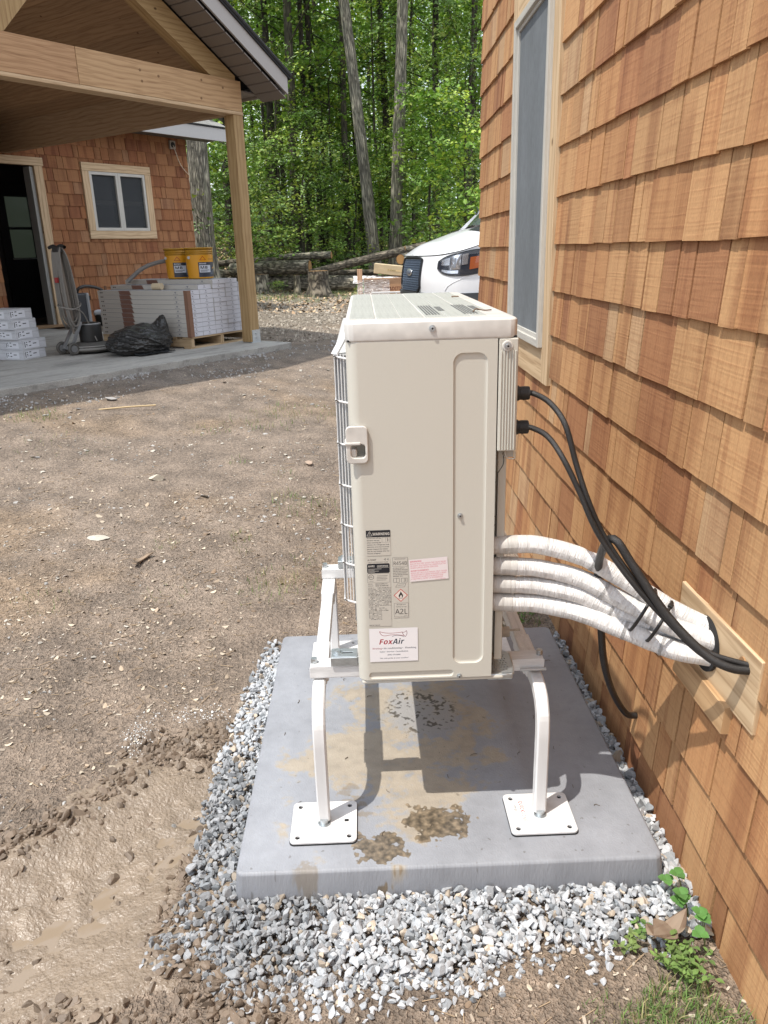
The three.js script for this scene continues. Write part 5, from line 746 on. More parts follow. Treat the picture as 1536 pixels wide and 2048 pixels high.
{ // pallet of flooring cartons
  const PC = [-1.779, 0.46, -8.118], PRY = (90 - 32) * PI / 180; // x of its frame runs along the right-hand face, away from the camera
  const pal = thing('pallet', 'pale wooden pallet under the stacked flooring cartons', 'pallet', PC, PRY);
  const wood = S({ map: pineMap, bumpMap: pineBump, bumpScale: 0.001, roughness: 0.8, color: C(0.55, 0.41, 0.25) });
  // local frame: +x along the short face (away right), -z along the long face (back left)
  for (const x of [0.01, 0.46, 0.93]) part('stringer', uvBox(bb(x, x + 0.04, 0.016, 0.098, -1.32, 0.0), 2, x), wood, pal);
  for (let i = 0; i < 7; i++) part('deck_board', uvBox(bb(0, 0.98, 0.099, 0.115, -0.005 - i * 0.2 - 0.11, -0.005 - i * 0.2), 0, i * 0.37), wood, pal);
  for (let i = 0; i < 3; i++) part('bottom_board', uvBox(bb(0, 0.98, 0.0, 0.0155, -0.005 - i * 0.6 - 0.10, -0.005 - i * 0.6), 0, i * 0.21), wood, pal);
  const side = canvasTex(1024, 48, (c) => { c.fillStyle = '#b9b5ad'; c.fillRect(0, 0, 1024, 48); c.fillStyle = '#a29a90'; c.fillRect(0, 0, 400, 48); c.fillStyle = '#6e4c3e'; c.beginPath(); c.moveTo(260, 0); c.lineTo(385, 0); c.lineTo(410, 48); c.lineTo(270, 48); c.fill(); c.fillStyle = '#3a302c'; c.fillRect(30, 16, 14, 14); c.fillRect(50, 16, 14, 14); c.font = 'bold 26px sans-serif'; c.fillText('\u25C4\u25CF\u25A0\u25CF\u25C6\u25CF\u25A0\u25AE\u25AE\u25AE', 112, 34, 190); c.fillStyle = '#76767c'; c.beginPath(); c.moveTo(900, 12); c.lineTo(924, 12); c.lineTo(912, 34); c.fill(); c.fillRect(886, 36, 54, 4); });
  const end = canvasTex(256, 64, (c) => { c.fillStyle = '#c6c6cc'; c.fillRect(0, 0, 256, 64); c.fillStyle = '#6a6a72'; c.beginPath(); c.moveTo(112, 14); c.lineTo(140, 14); c.lineTo(126, 34); c.fill(); c.fillRect(100, 42, 54, 5); });
  const sideM = S({ map: side, roughness: 0.6 }), endM = S({ map: end, roughness: 0.55 }), paper = S({ map: dustMap, color: C(0.50, 0.50, 0.51), roughness: 0.6 });
  const r = rng(71); let proto; const H = 0.0462, n = [10, 11, 12, 12, 11], col = ['front', 'second', 'third', 'fourth', 'rear'], nth = ['bottom', 'second', 'third', 'fourth', 'fifth', 'sixth', 'seventh', 'eighth', 'ninth', 'tenth', 'eleventh', 'twelfth'];
  const toW = (x, y, z) => V(x, y, z).applyAxisAngle(V(0, 1, 0), PRY).add(V(...PC));
  for (let c = 0; c < 5; c++) for (let k = 0; k < n[c]; k++) {
    const lab = `white flooring carton, ${nth[k]} layer from the pallet up in the ${col[c]} column`; let o;
    if (!proto) {
      o = proto = thing('flooring_carton', lab, 'carton', PC, PRY, 'white flooring cartons stacked on the pallet');
      part('carton', bb(0.001, 0.195, 0.0006, H - 0.0008, -1.30, 0), paper, o);
      part('side_print', new THREE.PlaneGeometry(1.298, H - 0.003).rotateY(-PI / 2).translate(0.0004, H / 2, -0.65), sideM, o); // faces -x (the long left face)
      part('end_print', new THREE.PlaneGeometry(0.190, H - 0.004).translate(0.098, H / 2, 0.0006), endM, o);
    } else { o = proto.clone(); o.name = numbered('flooring_carton'); scene.add(o); o.userData = { ...proto.userData, label: lab }; }
    const shift = k >= 10 ? (c < 2 ? -0.02 : 0) : 0; o.position.copy(toW(c * 0.1965 + 0.003 * (r() - 0.5), 0.117 + k * H, shift + 0.012 * (r() - 0.5))); o.rotation.y = PRY + 0.008 * (r() - 0.5);
  }
  const cp = thing('corner_protector', 'brown cardboard corner strip on the near edge of the flooring stack', 'corner strip', toW(0, 0.117, 0).toArray(), PRY); part('strip', [bb(-0.006, -0.0025, 0, 0.462, -0.03, 0.016), bb(-0.006, 0.05, 0, 0.462, 0.0125, 0.0165)], S({ color: C(0.20, 0.105, 0.065), roughness: 0.8 }), cp);
  const mallet = thing('mallet', 'mallet with a pale head lying on the flooring cartons', 'mallet', toW(0.10, 0.117 + 10 * H, -0.55).toArray(), PRY + 0.2); part('head', cyl(0.034, 0.034, 0.11, 20).rotateX(PI / 2).translate(0, 0.036, 0.05), S({ color: C(0.55, 0.45, 0.30), roughness: 0.7 }), mallet); part('handle', tube([[0, 0.036, 0.05], [0.14, 0.03, 0.02], [0.30, 0.02, 0.0]], 0.013, 10, 8), MAT.blackPlastic, mallet);
  const hose = thing('grey_hose', 'grey hose arching behind the flooring stack to the yellow pails', 'hose', toW(0.2, 0.117 + 11 * H, -1.1).toArray(), 0); partW('tube', tube([toW(0.3, 0.66, -1.15), toW(0.42, 0.80, -1.0), toW(0.62, 0.865, -0.86), toW(0.85, 0.87, -0.74)], 0.022, 30, 10), S({ color: C(0.22, 0.21, 0.20), roughness: 0.5 }), hose);
  // yellow adhesive pails
  const lab = S({ map: canvasTex(1024, 384, (c, w) => { c.fillStyle = '#d3941a'; c.fillRect(0, 0, 1024, 384); for (const o of [0, 512]) { c.fillStyle = '#3a3f4a'; c.fillRect(o + 110, 120, 320, 250); c.fillStyle = '#57606e'; c.beginPath(); c.moveTo(o + 270, 290); c.lineTo(o + 430, 190); c.lineTo(o + 430, 330); c.lineTo(o + 270, 330); c.fill(); c.fillStyle = '#d3941a'; c.beginPath(); c.moveTo(o + 300, 230); c.lineTo(o + 430, 150); c.lineTo(o + 430, 230); c.fill(); c.fillStyle = '#c9ced6'; c.fillRect(o + 122, 172, 150, 120); c.fillStyle = '#20242c'; c.font = 'bold 64px sans-serif'; c.fillText('MB', o + 130, 232); c.fillRect(o + 132, 250, 120, 8); c.fillRect(o + 132, 268, 90, 8); c.fillStyle = '#d8d8d8'; c.font = 'bold 30px sans-serif'; c.fillText('BOND', o + 124, 156); c.strokeStyle = '#a2301c'; c.lineWidth = 7; c.beginPath(); c.moveTo(o + 170, 24); c.lineTo(o + 206, 84); c.lineTo(o + 134, 84); c.closePath(); c.stroke(); c.fillStyle = '#9a6a10'; c.fillRect(o + 240, 62, 160, 6); c.fillRect(o + 240, 78, 120, 5); } }), roughness: 0.4 });
  const yel = S({ map: dustMap, color: C(0.58, 0.30, 0.022), roughness: 0.4 });
  const pail = (label, pos, ry) => { const o = thing('adhesive_pail', label, 'pail', pos, ry, 'yellow pails on the flooring stack'); part('pail', new THREE.LatheGeometry([[0, 0], [0.128, 0], [0.136, 0.01], [0.147, 0.30], [0.0, 0.30]].map((p) => new THREE.Vector2(...p)), 40), yel, o); part('lid', new THREE.LatheGeometry([[0, 0.3005], [0.153, 0.3005], [0.155, 0.318], [0.146, 0.322], [0.142, 0.312], [0, 0.312]].map((p) => new THREE.Vector2(...p)), 40), yel, o); part('rim_ring', [new THREE.TorusGeometry(0.1525, 0.004, 6, 40).rotateX(PI / 2).translate(0, 0.262, 0), new THREE.TorusGeometry(0.1525, 0.004, 6, 40).rotateX(PI / 2).translate(0, 0.282, 0)], yel, o); part('printed_label', new THREE.CylinderGeometry(0.1474, 0.1372, 0.235, 40, 1, true).translate(0, 0.128, 0), lab, o); part('bail_ear', [cyl(0.016, 0.016, 0.012, 14).rotateX(PI / 2).translate(0, 0.22, 0.152), cyl(0.016, 0.016, 0.012, 14).rotateX(PI / 2).translate(0, 0.22, -0.152)], S({ color: C(0.6, 0.6, 0.6), roughness: 0.4 }), o); return o; };
  pail('yellow adhesive pail, right and nearer one on the flooring stack', toW(0.62, 0.117 + 12 * H, -0.36).toArray(), 2.55); pail('yellow adhesive pail, left and farther one on the flooring stack', toW(0.66, 0.117 + 12 * H, -0.70).toArray(), 2.2);
  [].forEach(() => 0);
}

// ---------- the yard: rocks and strips that stand out ----------
{
  const rock = (label, x, z, s, sc, c, seed) => { const o = thing('rock', label, 'rock', [x, ground(x, z) - 0.004, z]); part('stone', stoneGeo(seed, 4).scale(s * sc[0], s * sc[1], s * sc[2]).translate(0, s * sc[1] * 0.55, 0), S({ color: C(...c), map: dustMap, roughness: 0.9 }), o); };
  rock('pale cream rock sitting alone on the open dirt', -1.20, -4.22, 0.040, [1.15, 0.75, 0.9], [0.62, 0.56, 0.45], 910);
  rock('flat whitish stone set in the dirt left of the stand', -1.27, -3.38, 0.050, [1.2, 0.28, 0.8], [0.56, 0.52, 0.44], 911);
  rock('small dark brown clod to the right of the cream rock', -0.885, -3.98, 0.026, [1.3, 0.6, 0.8], [0.10, 0.08, 0.06], 912);
  rock('small grey stone in front of the slab among the rubble', -1.95, -5.9, 0.05, [1.2, 0.6, 0.9], [0.40, 0.38, 0.36], 913);
  rock('tan stone near the outdoor unit guard', -0.36, -4.6, 0.034, [1.1, 0.8, 0.9], [0.45, 0.34, 0.26], 914);
  const b = thing('bark_strip', 'reddish strip of bark lying on the dirt', 'bark', [-1.01, ground(-1.01, -3.17), -3.17], 1.25); const g = new THREE.BoxGeometry(0.13, 0.005, 0.022, 12, 1, 2), p = g.attributes.position; for (let i = 0; i < p.count; i++) { const x = p.getX(i); p.setY(i, p.getY(i) + 0.012 + 1.6 * x * x); p.setZ(i, p.getZ(i) + 2.0 * x * x); } g.computeVertexNormals(); part('strip', uvBox(g, 0), S({ map: barkMap, color: C(0.62, 0.46, 0.36), roughness: 0.9 }), b);
  const st = thing('twig', 'thin pale stick lying on the dirt near the slab', 'twig', [-1.75, ground(-1.75, -5.65) + 0.01, -5.65], 0.25); part('stick', tube([[-0.20, 0.004, 0], [0, 0.012, 0.02], [0.2, 0.006, 0]], 0.006, 12, 6), S({ color: C(0.50, 0.38, 0.22), roughness: 0.8 }), st);
  const dl = thing('dead_leaf', 'curled dry brown leaf on the gravel beside the shingles', 'leaf', [0.575, 0.03, -1.205], 0.5);
  { const s = new THREE.Shape(); s.moveTo(-0.055, 0); s.quadraticCurveTo(-0.04, 0.03, -0.015, 0.018); s.quadraticCurveTo(0.0, 0.042, 0.02, 0.018); s.quadraticCurveTo(0.05, 0.02, 0.06, 0.0); s.quadraticCurveTo(0.04, -0.026, 0.018, -0.016); s.quadraticCurveTo(0, -0.04, -0.02, -0.016); s.quadraticCurveTo(-0.045, -0.024, -0.055, 0); const e = extrude(s, 0.0012, 0, 1, 8).rotateX(-PI / 2), q = e.attributes.position; for (let i = 0; i < q.count; i++) q.setY(i, q.getY(i) + 9 * pow(q.getX(i), 2) - 14 * abs(q.getZ(i)) * q.getX(i) + 12 * pow(q.getZ(i), 2)); e.computeVertexNormals(); part('blade', uvBox(e), S({ color: C(0.25, 0.185, 0.13), roughness: 0.85, side: THREE.DoubleSide, map: cedarMap }), dl); }
}
// ---------- weeds ----------
const leafMat = (c, t = 0.35) => P({ color: C(...c), roughness: 0.75, transmission: t, thickness: 0, side: THREE.DoubleSide, vertexColors: true });
const weedMat = leafMat([1, 1, 1]);
function leaflet(w, l, fold = 0.25, n = 4) { const pos = [], idx = []; for (let i = 0; i <= n; i++) { const t = i / n, ww = w * sin(PI * pow(t, 0.8)) * 0.5; pos.push(-ww, ww * fold + l * 0.18 * sin(t * 2), -t * l, 0, l * 0.18 * sin(t * 2), -t * l, ww, ww * fold + l * 0.18 * sin(t * 2), -t * l); } for (let i = 0; i < n; i++) { const a = i * 3; idx.push(a, a + 1, a + 3, a + 1, a + 4, a + 3, a + 1, a + 2, a + 4, a + 2, a + 5, a + 4); } const g = new THREE.BufferGeometry(); g.setAttribute('position', new THREE.Float32BufferAttribute(pos, 3)); g.setIndex(idx); g.computeVertexNormals(); return g; }
{
  const r = rng(900);
  const clover = (label, x, z, h, tilt, n) => { // stems with three round leaflets
    const o = thing('clover_plant', label, 'plant', [x, ground(x, z), z]); const stems = [], lv = [];
    for (let i = 0; i < n; i++) { const a = r() * 6.3, rad = 0.03 * r(), tx = rad * cos(a) - tilt * 0.02, tz = rad * sin(a), hh = h * (0.6 + 0.5 * r()); stems.push(tint(tube([[0, 0, 0], [tx * 0.4, hh * 0.6, tz * 0.4], [tx, hh, tz]], 0.0011, 8, 5), 0.16, 0.22, 0.06)); for (let k = 0; k < 3; k++) { const g = leaflet(0.021, 0.019, 0.25, 5); g.rotateX(-0.1 + 0.3 * r()).rotateY(a + k * 2.094); const c = 0.8 + 0.5 * r(); lv.push(tint(g.translate(tx, hh, tz), 0.10 * c, 0.25 * c, 0.045 * c)); } }
    part('stems', stems, weedMat, o); part('leaves', lv, weedMat, o); };
  clover('upper clover plant pressed against the shingles beside the gravel', 0.658, -1.318, 0.085, 1, 3); clover('middle clover plant pressed against the shingles above the dry leaf', 0.652, -1.262, 0.08, 1, 3); clover('lowest clover plant pressed against the shingles near the soil', 0.655, -1.19, 0.075, 1, 3); 
  const weed = (label, x, z, h, n, sp, c0, name = 'weed_plant') => {
    const o = thing(name, label, 'plant', [x, ground(x, z), z]); const st = [], lv = [];
    for (let i = 0; i < n; i++) { const a = r() * 6.3, rad = sp * sqrt(r()), X = rad * cos(a), Z = rad * sin(a), hh = h * (0.5 + 0.7 * r()), c = curve([[X * 0.2, 0, Z * 0.2], [X * 0.6, hh * 0.7, Z * 0.6], [X, hh, Z]]); st.push(tint(new THREE.TubeGeometry(c, 6, 0.0011, 4), 0.17, 0.2, 0.07)); for (let k = 0; k < 5; k++) { const p = c.getPoint(0.35 + 0.65 * k / 4), l = 0.009 + 0.010 * r(), g = leaflet(l * 0.6, l, 0.3, 3); g.rotateX(-0.35 + 0.6 * r()).rotateY(a + k * 2.4); const q = 0.7 + 0.6 * r(); lv.push(tint(g.translate(p.x, p.y, p.z), c0[0] * q, c0[1] * q, c0[2] * q)); } }
    part('stems', st, weedMat, o); part('leaves', lv, weedMat, o); };
  weed('leafy green weed at the edge of the gravel below the dry leaf', 0.575, -1.155, 0.045, 17, 0.055, [0.17, 0.27, 0.055]);
  weed('larger leafy weed on the soil closest to the shingles', 0.60, -1.13, 0.05, 20, 0.05, [0.15, 0.25, 0.05]);
  weed('low weed sprig between the white stones', 0.50, -1.20, 0.03, 6, 0.03, [0.17, 0.24, 0.06]);
  weed('small weed sprig in the gravel near the pad corner', 0.53, -1.235, 0.03, 5, 0.025, [0.13, 0.24, 0.05]);
  weed('broad leaved green weed between the pad and the wall, behind the pipes', 0.575, -2.66, 0.07, 14, 0.09, [0.11, 0.25, 0.04]); weed('second broad leaved weed behind the pad, nearer the unit', 0.44, -2.72, 0.06, 10, 0.07, [0.13, 0.25, 0.05]);
  // grass: low blades, a mass
  const blade = (() => { const pos = [], idx = []; for (let i = 0; i <= 4; i++) { const t = i / 4, w = 0.028 * (1 - t * 0.95); pos.push(-w, t * (1 - 0.25 * t), 0.35 * t * t, w, t * (1 - 0.25 * t), 0.35 * t * t); } for (let i = 0; i < 4; i++) { const a = i * 2; idx.push(a, a + 1, a + 2, a + 1, a + 3, a + 2); } const g = new THREE.BufferGeometry(); g.setAttribute('position', new THREE.Float32BufferAttribute(pos, 3)); g.setIndex(idx); g.computeVertexNormals(); return g; })();
  const L = []; const tuft = (x, z, rad, n, h, g = 0) => { for (let i = 0; i < n; i++) { const a = r() * 6.3, q = rad * sqrt(r()), X = x + q * cos(a), Z = z + q * sin(a), s = h * (0.5 + 0.8 * r()), k = 0.7 + 0.6 * r(), dry = r() < 0.25 + g; L.push({ x: X, y: ground(X, Z) - 0.002, z: Z, ry: r() * 6.3, rx: 0.9 * (r() - 0.3), rz: 0.5 * (r() - 0.5), s: [s * 1.4, s, s], c: (dry ? [0.40, 0.35, 0.17] : [0.165, 0.275, 0.065]).map((v) => v * k) }); } };
  tuft(0.56, -1.055, 0.08, 620, 0.04); tuft(0.49, -1.03, 0.06, 300, 0.034); tuft(0.64, -1.00, 0.06, 240, 0.04); tuft(0.42, -1.06, 0.05, 90, 0.025);
  for (const [x, z, rad, n, h] of [[-0.34, -3.9, 0.2, 130, 0.042], [-0.42, -4.05, 0.12, 80, 0.04], [-0.38, -3.05, 0.16, 110, 0.042], [-0.46, -2.9, 0.1, 60, 0.03], [-0.95, -3.35, 0.07, 40, 0.03], [-0.62, -3.5, 0.06, 40, 0.035], [-0.60, -3.35, 0.05, 30, 0.03], [-2.3, -5.35, 0.2, 130, 0.05], [-0.75, -5.6, 0.3, 130, 0.05], [-0.5, -5.9, 0.3, 130, 0.05], [-1.1, -5.3, 0.15, 60, 0.04], [-0.85, -2.9, 0.1, 40, 0.03], [-1.3, -2.8, 0.12, 50, 0.03], [-0.3, -3.3, 0.08, 40, 0.03], [0.5, -2.65, 0.14, 120, 0.05], [-0.5, -4.4, 0.08, 30, 0.03], [-0.8, -4.6, 0.08, 40, 0.035], [-1.9, -4.8, 0.3, 90, 0.035]]) tuft(x, z, rad, n, h, 0.1);
  for (let i = 0; i < 120; i++) { const x = -4.2 + 5.5 * r(), z = -15.5 - 3.5 * r(); if (QF(x, z) < -1) tuft(x, z, 0.35, 26, 0.11); }
  scatter('grass', 'thin tufts of grass growing through the dirt', [blade], weedMatPlain(), L);
}
function weedMatPlain() { return P({ color: C(1, 1, 1), roughness: 0.7, transmission: 0.35, thickness: 0, side: THREE.DoubleSide }); }

// ---------- logs, stumps ----------
{
  const barkG = S({ map: barkMap, bumpMap: barkBump, bumpScale: 0.02, roughness: 0.95, color: C(0.58, 0.52, 0.45) }), barkD = S({ map: barkMap, bumpMap: barkBump, bumpScale: 0.02, roughness: 0.95, color: C(0.33, 0.28, 0.235) });
  const endM = (() => { const m = tex(256, 256, (x, y) => { const d = hypot(x - 128, y - 128) / 128, q = 0.5 + 0.5 * sin(d * 60 + 3 * tf(x / 256, y / 256, 4, 4, 3, 600)); const k = 0.85 - 0.2 * q * q - 0.15 * sm(0.8, 1, d); return [k, k * 0.86, k * 0.66]; }, true, false); return S({ map: m, color: C(0.62, 0.48, 0.33), roughness: 0.85 }); })();
  const log = (label, A, B, ra, rb, mat, seed, bend = 0.02, group = 'felled logs piled at the edge of the woods') => {
    const a = V(...A), b = V(...B), o = thing('log', label, 'log', A, 0, group), L = a.distanceTo(b), n = Math.max(20, Math.round(L * 16)), m = a.clone().lerp(b, 0.5).add(V(bend, bend * 0.6, bend)), g = new THREE.TubeGeometry(new THREE.CatmullRomCurve3([a, m, b]), n, 1, 18), c = new THREE.CatmullRomCurve3([a, m, b]), p = g.attributes.position, u = g.attributes.uv, q = V(0, 0, 0), d = V(0, 0, 0);
    for (let i = 0; i < p.count; i++) { const t = clamp(u.getX(i)), an = u.getY(i) * 2 * PI; c.getPointAt(t, q); d.fromBufferAttribute(p, i).sub(q); const k = lerp(ra, rb, t) * (1 + 0.09 * fb(t * L * 2 + seed, cos(an) + 3, 3, sin(an)) + 0.05 * nz(t * L * 9, cos(an) * 2, sin(an) * 2 + seed)); p.setXYZ(i, q.x + d.x * k, q.y + d.y * k, q.z + d.z * k); u.setXY(i, u.getY(i) * 1.0, t * L * 1.0 + seed); }
    g.computeVertexNormals(); partW('bark', g, mat, o);
    for (const [e, other, rr] of [[a, b, ra], [b, a, rb]]) { const f = new THREE.CircleGeometry(rr * 0.94, 20); f.applyQuaternion(new THREE.Quaternion().setFromUnitVectors(V(0, 0, 1), e.clone().sub(other).normalize())); const dir = e.clone().sub(other).normalize().multiplyScalar(0.004); partW('cut_end', f.translate(e.x + dir.x, e.y + dir.y, e.z + dir.z), endM, o); }
    return o;
  };
  log('thick grey log, lowest and longest of the pile behind the stumps', [-3.9, 0.72, -18.9], [0.62, 0.66, -18.4], 0.19, 0.165, barkG, 1);
  log('thick grey log lying on the lowest log behind the middle stump', [-3.0, 1.02, -18.75], [-1.17, 1.06, -18.35], 0.17, 0.155, barkG, 2);
  log('long thin dark log leaning up to the right over the stump', [-1.15, 0.93, -18.2], [1.5, 1.44, -18.9], 0.085, 0.10, barkD, 3, 0.03);
  log('dark short log in shade between the leaning log and the lowest log', [-0.95, 0.90, -18.7], [0.35, 0.88, -18.9], 0.075, 0.07, barkD, 4);
  log('thinner grey log on top at the back of the pile', [-1.95, 1.27, -19.3], [-0.70, 1.30, -19.0], 0.075, 0.085, barkG, 5);
  log('dark log at the back left end of the pile', [-3.6, 1.17, -19.4], [-1.9, 1.22, -19.4], 0.075, 0.07, barkD, 6);
  log('short log with a pale round cut end facing the yard', [0.87, 1.17, -18.05], [1.35, 1.22, -18.9], 0.115, 0.11, barkG, 7, 0);
  log('knobbly short log at the left end of the pile', [-3.5, 0.98, -18.5], [-3.05, 0.93, -18.9], 0.12, 0.10, barkG, 9, 0);
  log('broken log tip poking out at the right of the pile behind the van', [1.0, 1.39, -18.7], [1.9, 1.33, -19], 0.07, 0.07, barkG, 8, 0);
  const stump = (label, x, z, h, r0, r1, seed, mat) => {
    const o = thing('tree_stump', label, 'stump', [x, ground(x, z) - 0.03, z], 0, 'tree stumps at the edge of the woods'), N = 40, M = 16, pos = [], uv = [], idx = [];
    for (let j = 0; j <= M; j++) for (let i = 0; i <= N; i++) { const t = j / M, a = i / N * 2 * PI, ca = cos(a), sa = sin(a), root = pow(1 - t, 3); const R = lerp(r0, r1, sm(0, 0.55, t)) * (1 + root * 0.55 * pow(max(0, nz(ca * 1.6 + seed, sa * 1.6, 2) + 0.25), 1) + 0.07 * fb(ca * 2, sa * 2 + seed, 3, t * 3)); pos.push(R * ca, t * h, R * sa); uv.push(i / N * 1.2, t * h); }
    for (let j = 0; j < M; j++) for (let i = 0; i < N; i++) { const a = j * (N + 1) + i, b = a + 1, c = a + N + 1, d = c + 1; idx.push(a, c, b, b, c, d); }
    const g = new THREE.BufferGeometry(); g.setAttribute('position', new THREE.Float32BufferAttribute(pos, 3)); g.setAttribute('uv', new THREE.Float32BufferAttribute(uv, 2)); g.setIndex(idx); g.computeVertexNormals(); part('bark', g, mat, o); part('cut_top', new THREE.CircleGeometry(r1 * 0.98, 24).rotateX(-PI / 2).translate(0, h + 0.002, 0), endM, o);
  };
  stump('tall dark tree stump with spreading roots, under the leaning log', -0.93, -17.2, 0.56, 0.27, 0.22, 3, barkD); stump('low grey tree stump, leftmost of the three in the clearing', -2.25, -19.0 + 0.9, 0.38, 0.22, 0.155, 8, barkG); stump('thin pale tree stump, the slimmest between the two wider ones', -1.45, -17.9, 0.45, 0.085, 0.075, 12, S({ map: barkMap, bumpMap: barkBump, bumpScale: 0.01, roughness: 0.95, color: C(0.50, 0.44, 0.36) }));
}
// ---------- packaging beside the van ----------
{
  const Z = -14.4, gy = ground(0.3, Z), card = S({ map: dustMap, color: C(0.36, 0.21, 0.12), roughness: 0.85 });
  const prn = S({ map: canvasTex(512, 256, (c) => { c.fillStyle = '#a98262'; c.fillRect(0, 0, 512, 256); c.fillStyle = '#5d2a1c'; c.font = 'bold 86px sans-serif'; c.fillText('TRADITION', 30, 110, 470); c.font = 'bold 60px sans-serif'; c.fillText('FLOORS', 60, 220, 260); }), roughness: 0.85 });
  const a = thing('brown_carton', 'brown printed cardboard carton under torn plastic beside the van', 'carton', [0.42, gy, Z]); part('carton', rbox(0.78, 0.50, 0.5, 0.01, 0, 0.25, 0), card, a); part('printed_side', new THREE.PlaneGeometry(0.46, 0.26).translate(0.16, 0.27, 0.2512), prn, a);
  const b = thing('cream_carton', 'flattened cream cardboard box on top of the brown carton', 'carton', [0.52, gy + 0.52, Z - 0.08], -0.06); part('carton', rbox(0.62, 0.17, 0.42, 0.012, 0, 0.11, 0).rotateZ(-0.12), S({ map: dustMap, color: C(0.60, 0.48, 0.30), roughness: 0.8 }), b); part('print', new THREE.PlaneGeometry(0.26, 0.03).rotateZ(-0.12).translate(0.07, 0.1, 0.213), S({ map: canvasTex(256, 32, (c) => { c.fillStyle = '#c9b287'; c.fillRect(0, 0, 256, 32); c.fillStyle = '#4c4a2c'; c.font = 'bold 28px sans-serif'; c.fillText('FS HINGES', 6, 27, 240); }), roughness: 0.8 }), b);
  const w = thing('plastic_wrap', 'torn clear and white plastic wrap draped over the brown carton', 'plastic wrap', [0.40, gy, Z]);
  const g = mergeVertices(new THREE.PlaneGeometry(1.0, 0.9, 60, 50).deleteAttribute('uv').deleteAttribute('normal'), 1e-4), p = g.attributes.position; for (let i = 0; i < p.count; i++) { const x = p.getX(i), t = p.getY(i), k = t + 0.1; const drop = sm(0.0, -0.5, k) * (0.10 + 0.05 * nz(x * 5, 2)) ; p.setXYZ(i, x + 0.02 * nz(t * 7, x * 6) - 0.06, 0.525 - drop + 0.02 * fb(x * 7, t * 7, 3), 0.0 - t * 0.42 + 0.0 + 0.05 * sm(0, -0.4, k)); } g.computeVertexNormals(); part('sheet', uvBox(g), S({ color: C(0.72, 0.70, 0.69), roughness: 0.3, side: THREE.DoubleSide, bumpMap: scaled(wrinkleBump(), 3), bumpScale: 0.02 }), w);
  const g2 = mergeVertices(new THREE.PlaneGeometry(0.56, 0.36, 36, 26).deleteAttribute('uv').deleteAttribute('normal'), 1e-4), p2 = g2.attributes.position; for (let i = 0; i < p2.count; i++) { const x = p2.getX(i), y = p2.getY(i); p2.setXYZ(i, x - 0.20 + 0.10 * (0.18 - y) * (x < 0 ? -1 : 0), y + 0.30, 0.262 + 0.02 * fb(x * 9, y * 6, 3) + 0.10 * sm(0.1, -0.2, y)); } g2.computeVertexNormals(); part('clear_sheet', uvBox(g2), P({ color: C(0.95, 0.94, 0.93), roughness: 0.12, transmission: 0.75, thickness: 0, side: THREE.DoubleSide, bumpMap: scaled(wrinkleBump(), 3), bumpScale: 0.02 }), w);
  const s = thing('wooden_stake', 'pale upright board at the left end of the wrapped carton', 'stake', [-0.04, gy, Z + 0.20]); part('board', uvBox(rbox(0.09, 0.66, 0.04, 0.004, 0, 0.33, 0), 1), S({ map: pineMap, color: C(0.60, 0.38, 0.24), roughness: 0.8 }), s);
  const f = thing('metal_frame', 'low white metal frame standing in front of the brown carton', 'frame', [0.42, ground(0.42, -13.8), -13.8]); part('top_bar', rbox(0.52, 0.028, 0.03, 0.008, 0, 0.27, 0), MAT.white, f); for (const x of [-0.14, 0.16]) part('leg', rbox(0.024, 0.27, 0.024, 0.006, x, 0.128, 0), MAT.white, f);
}
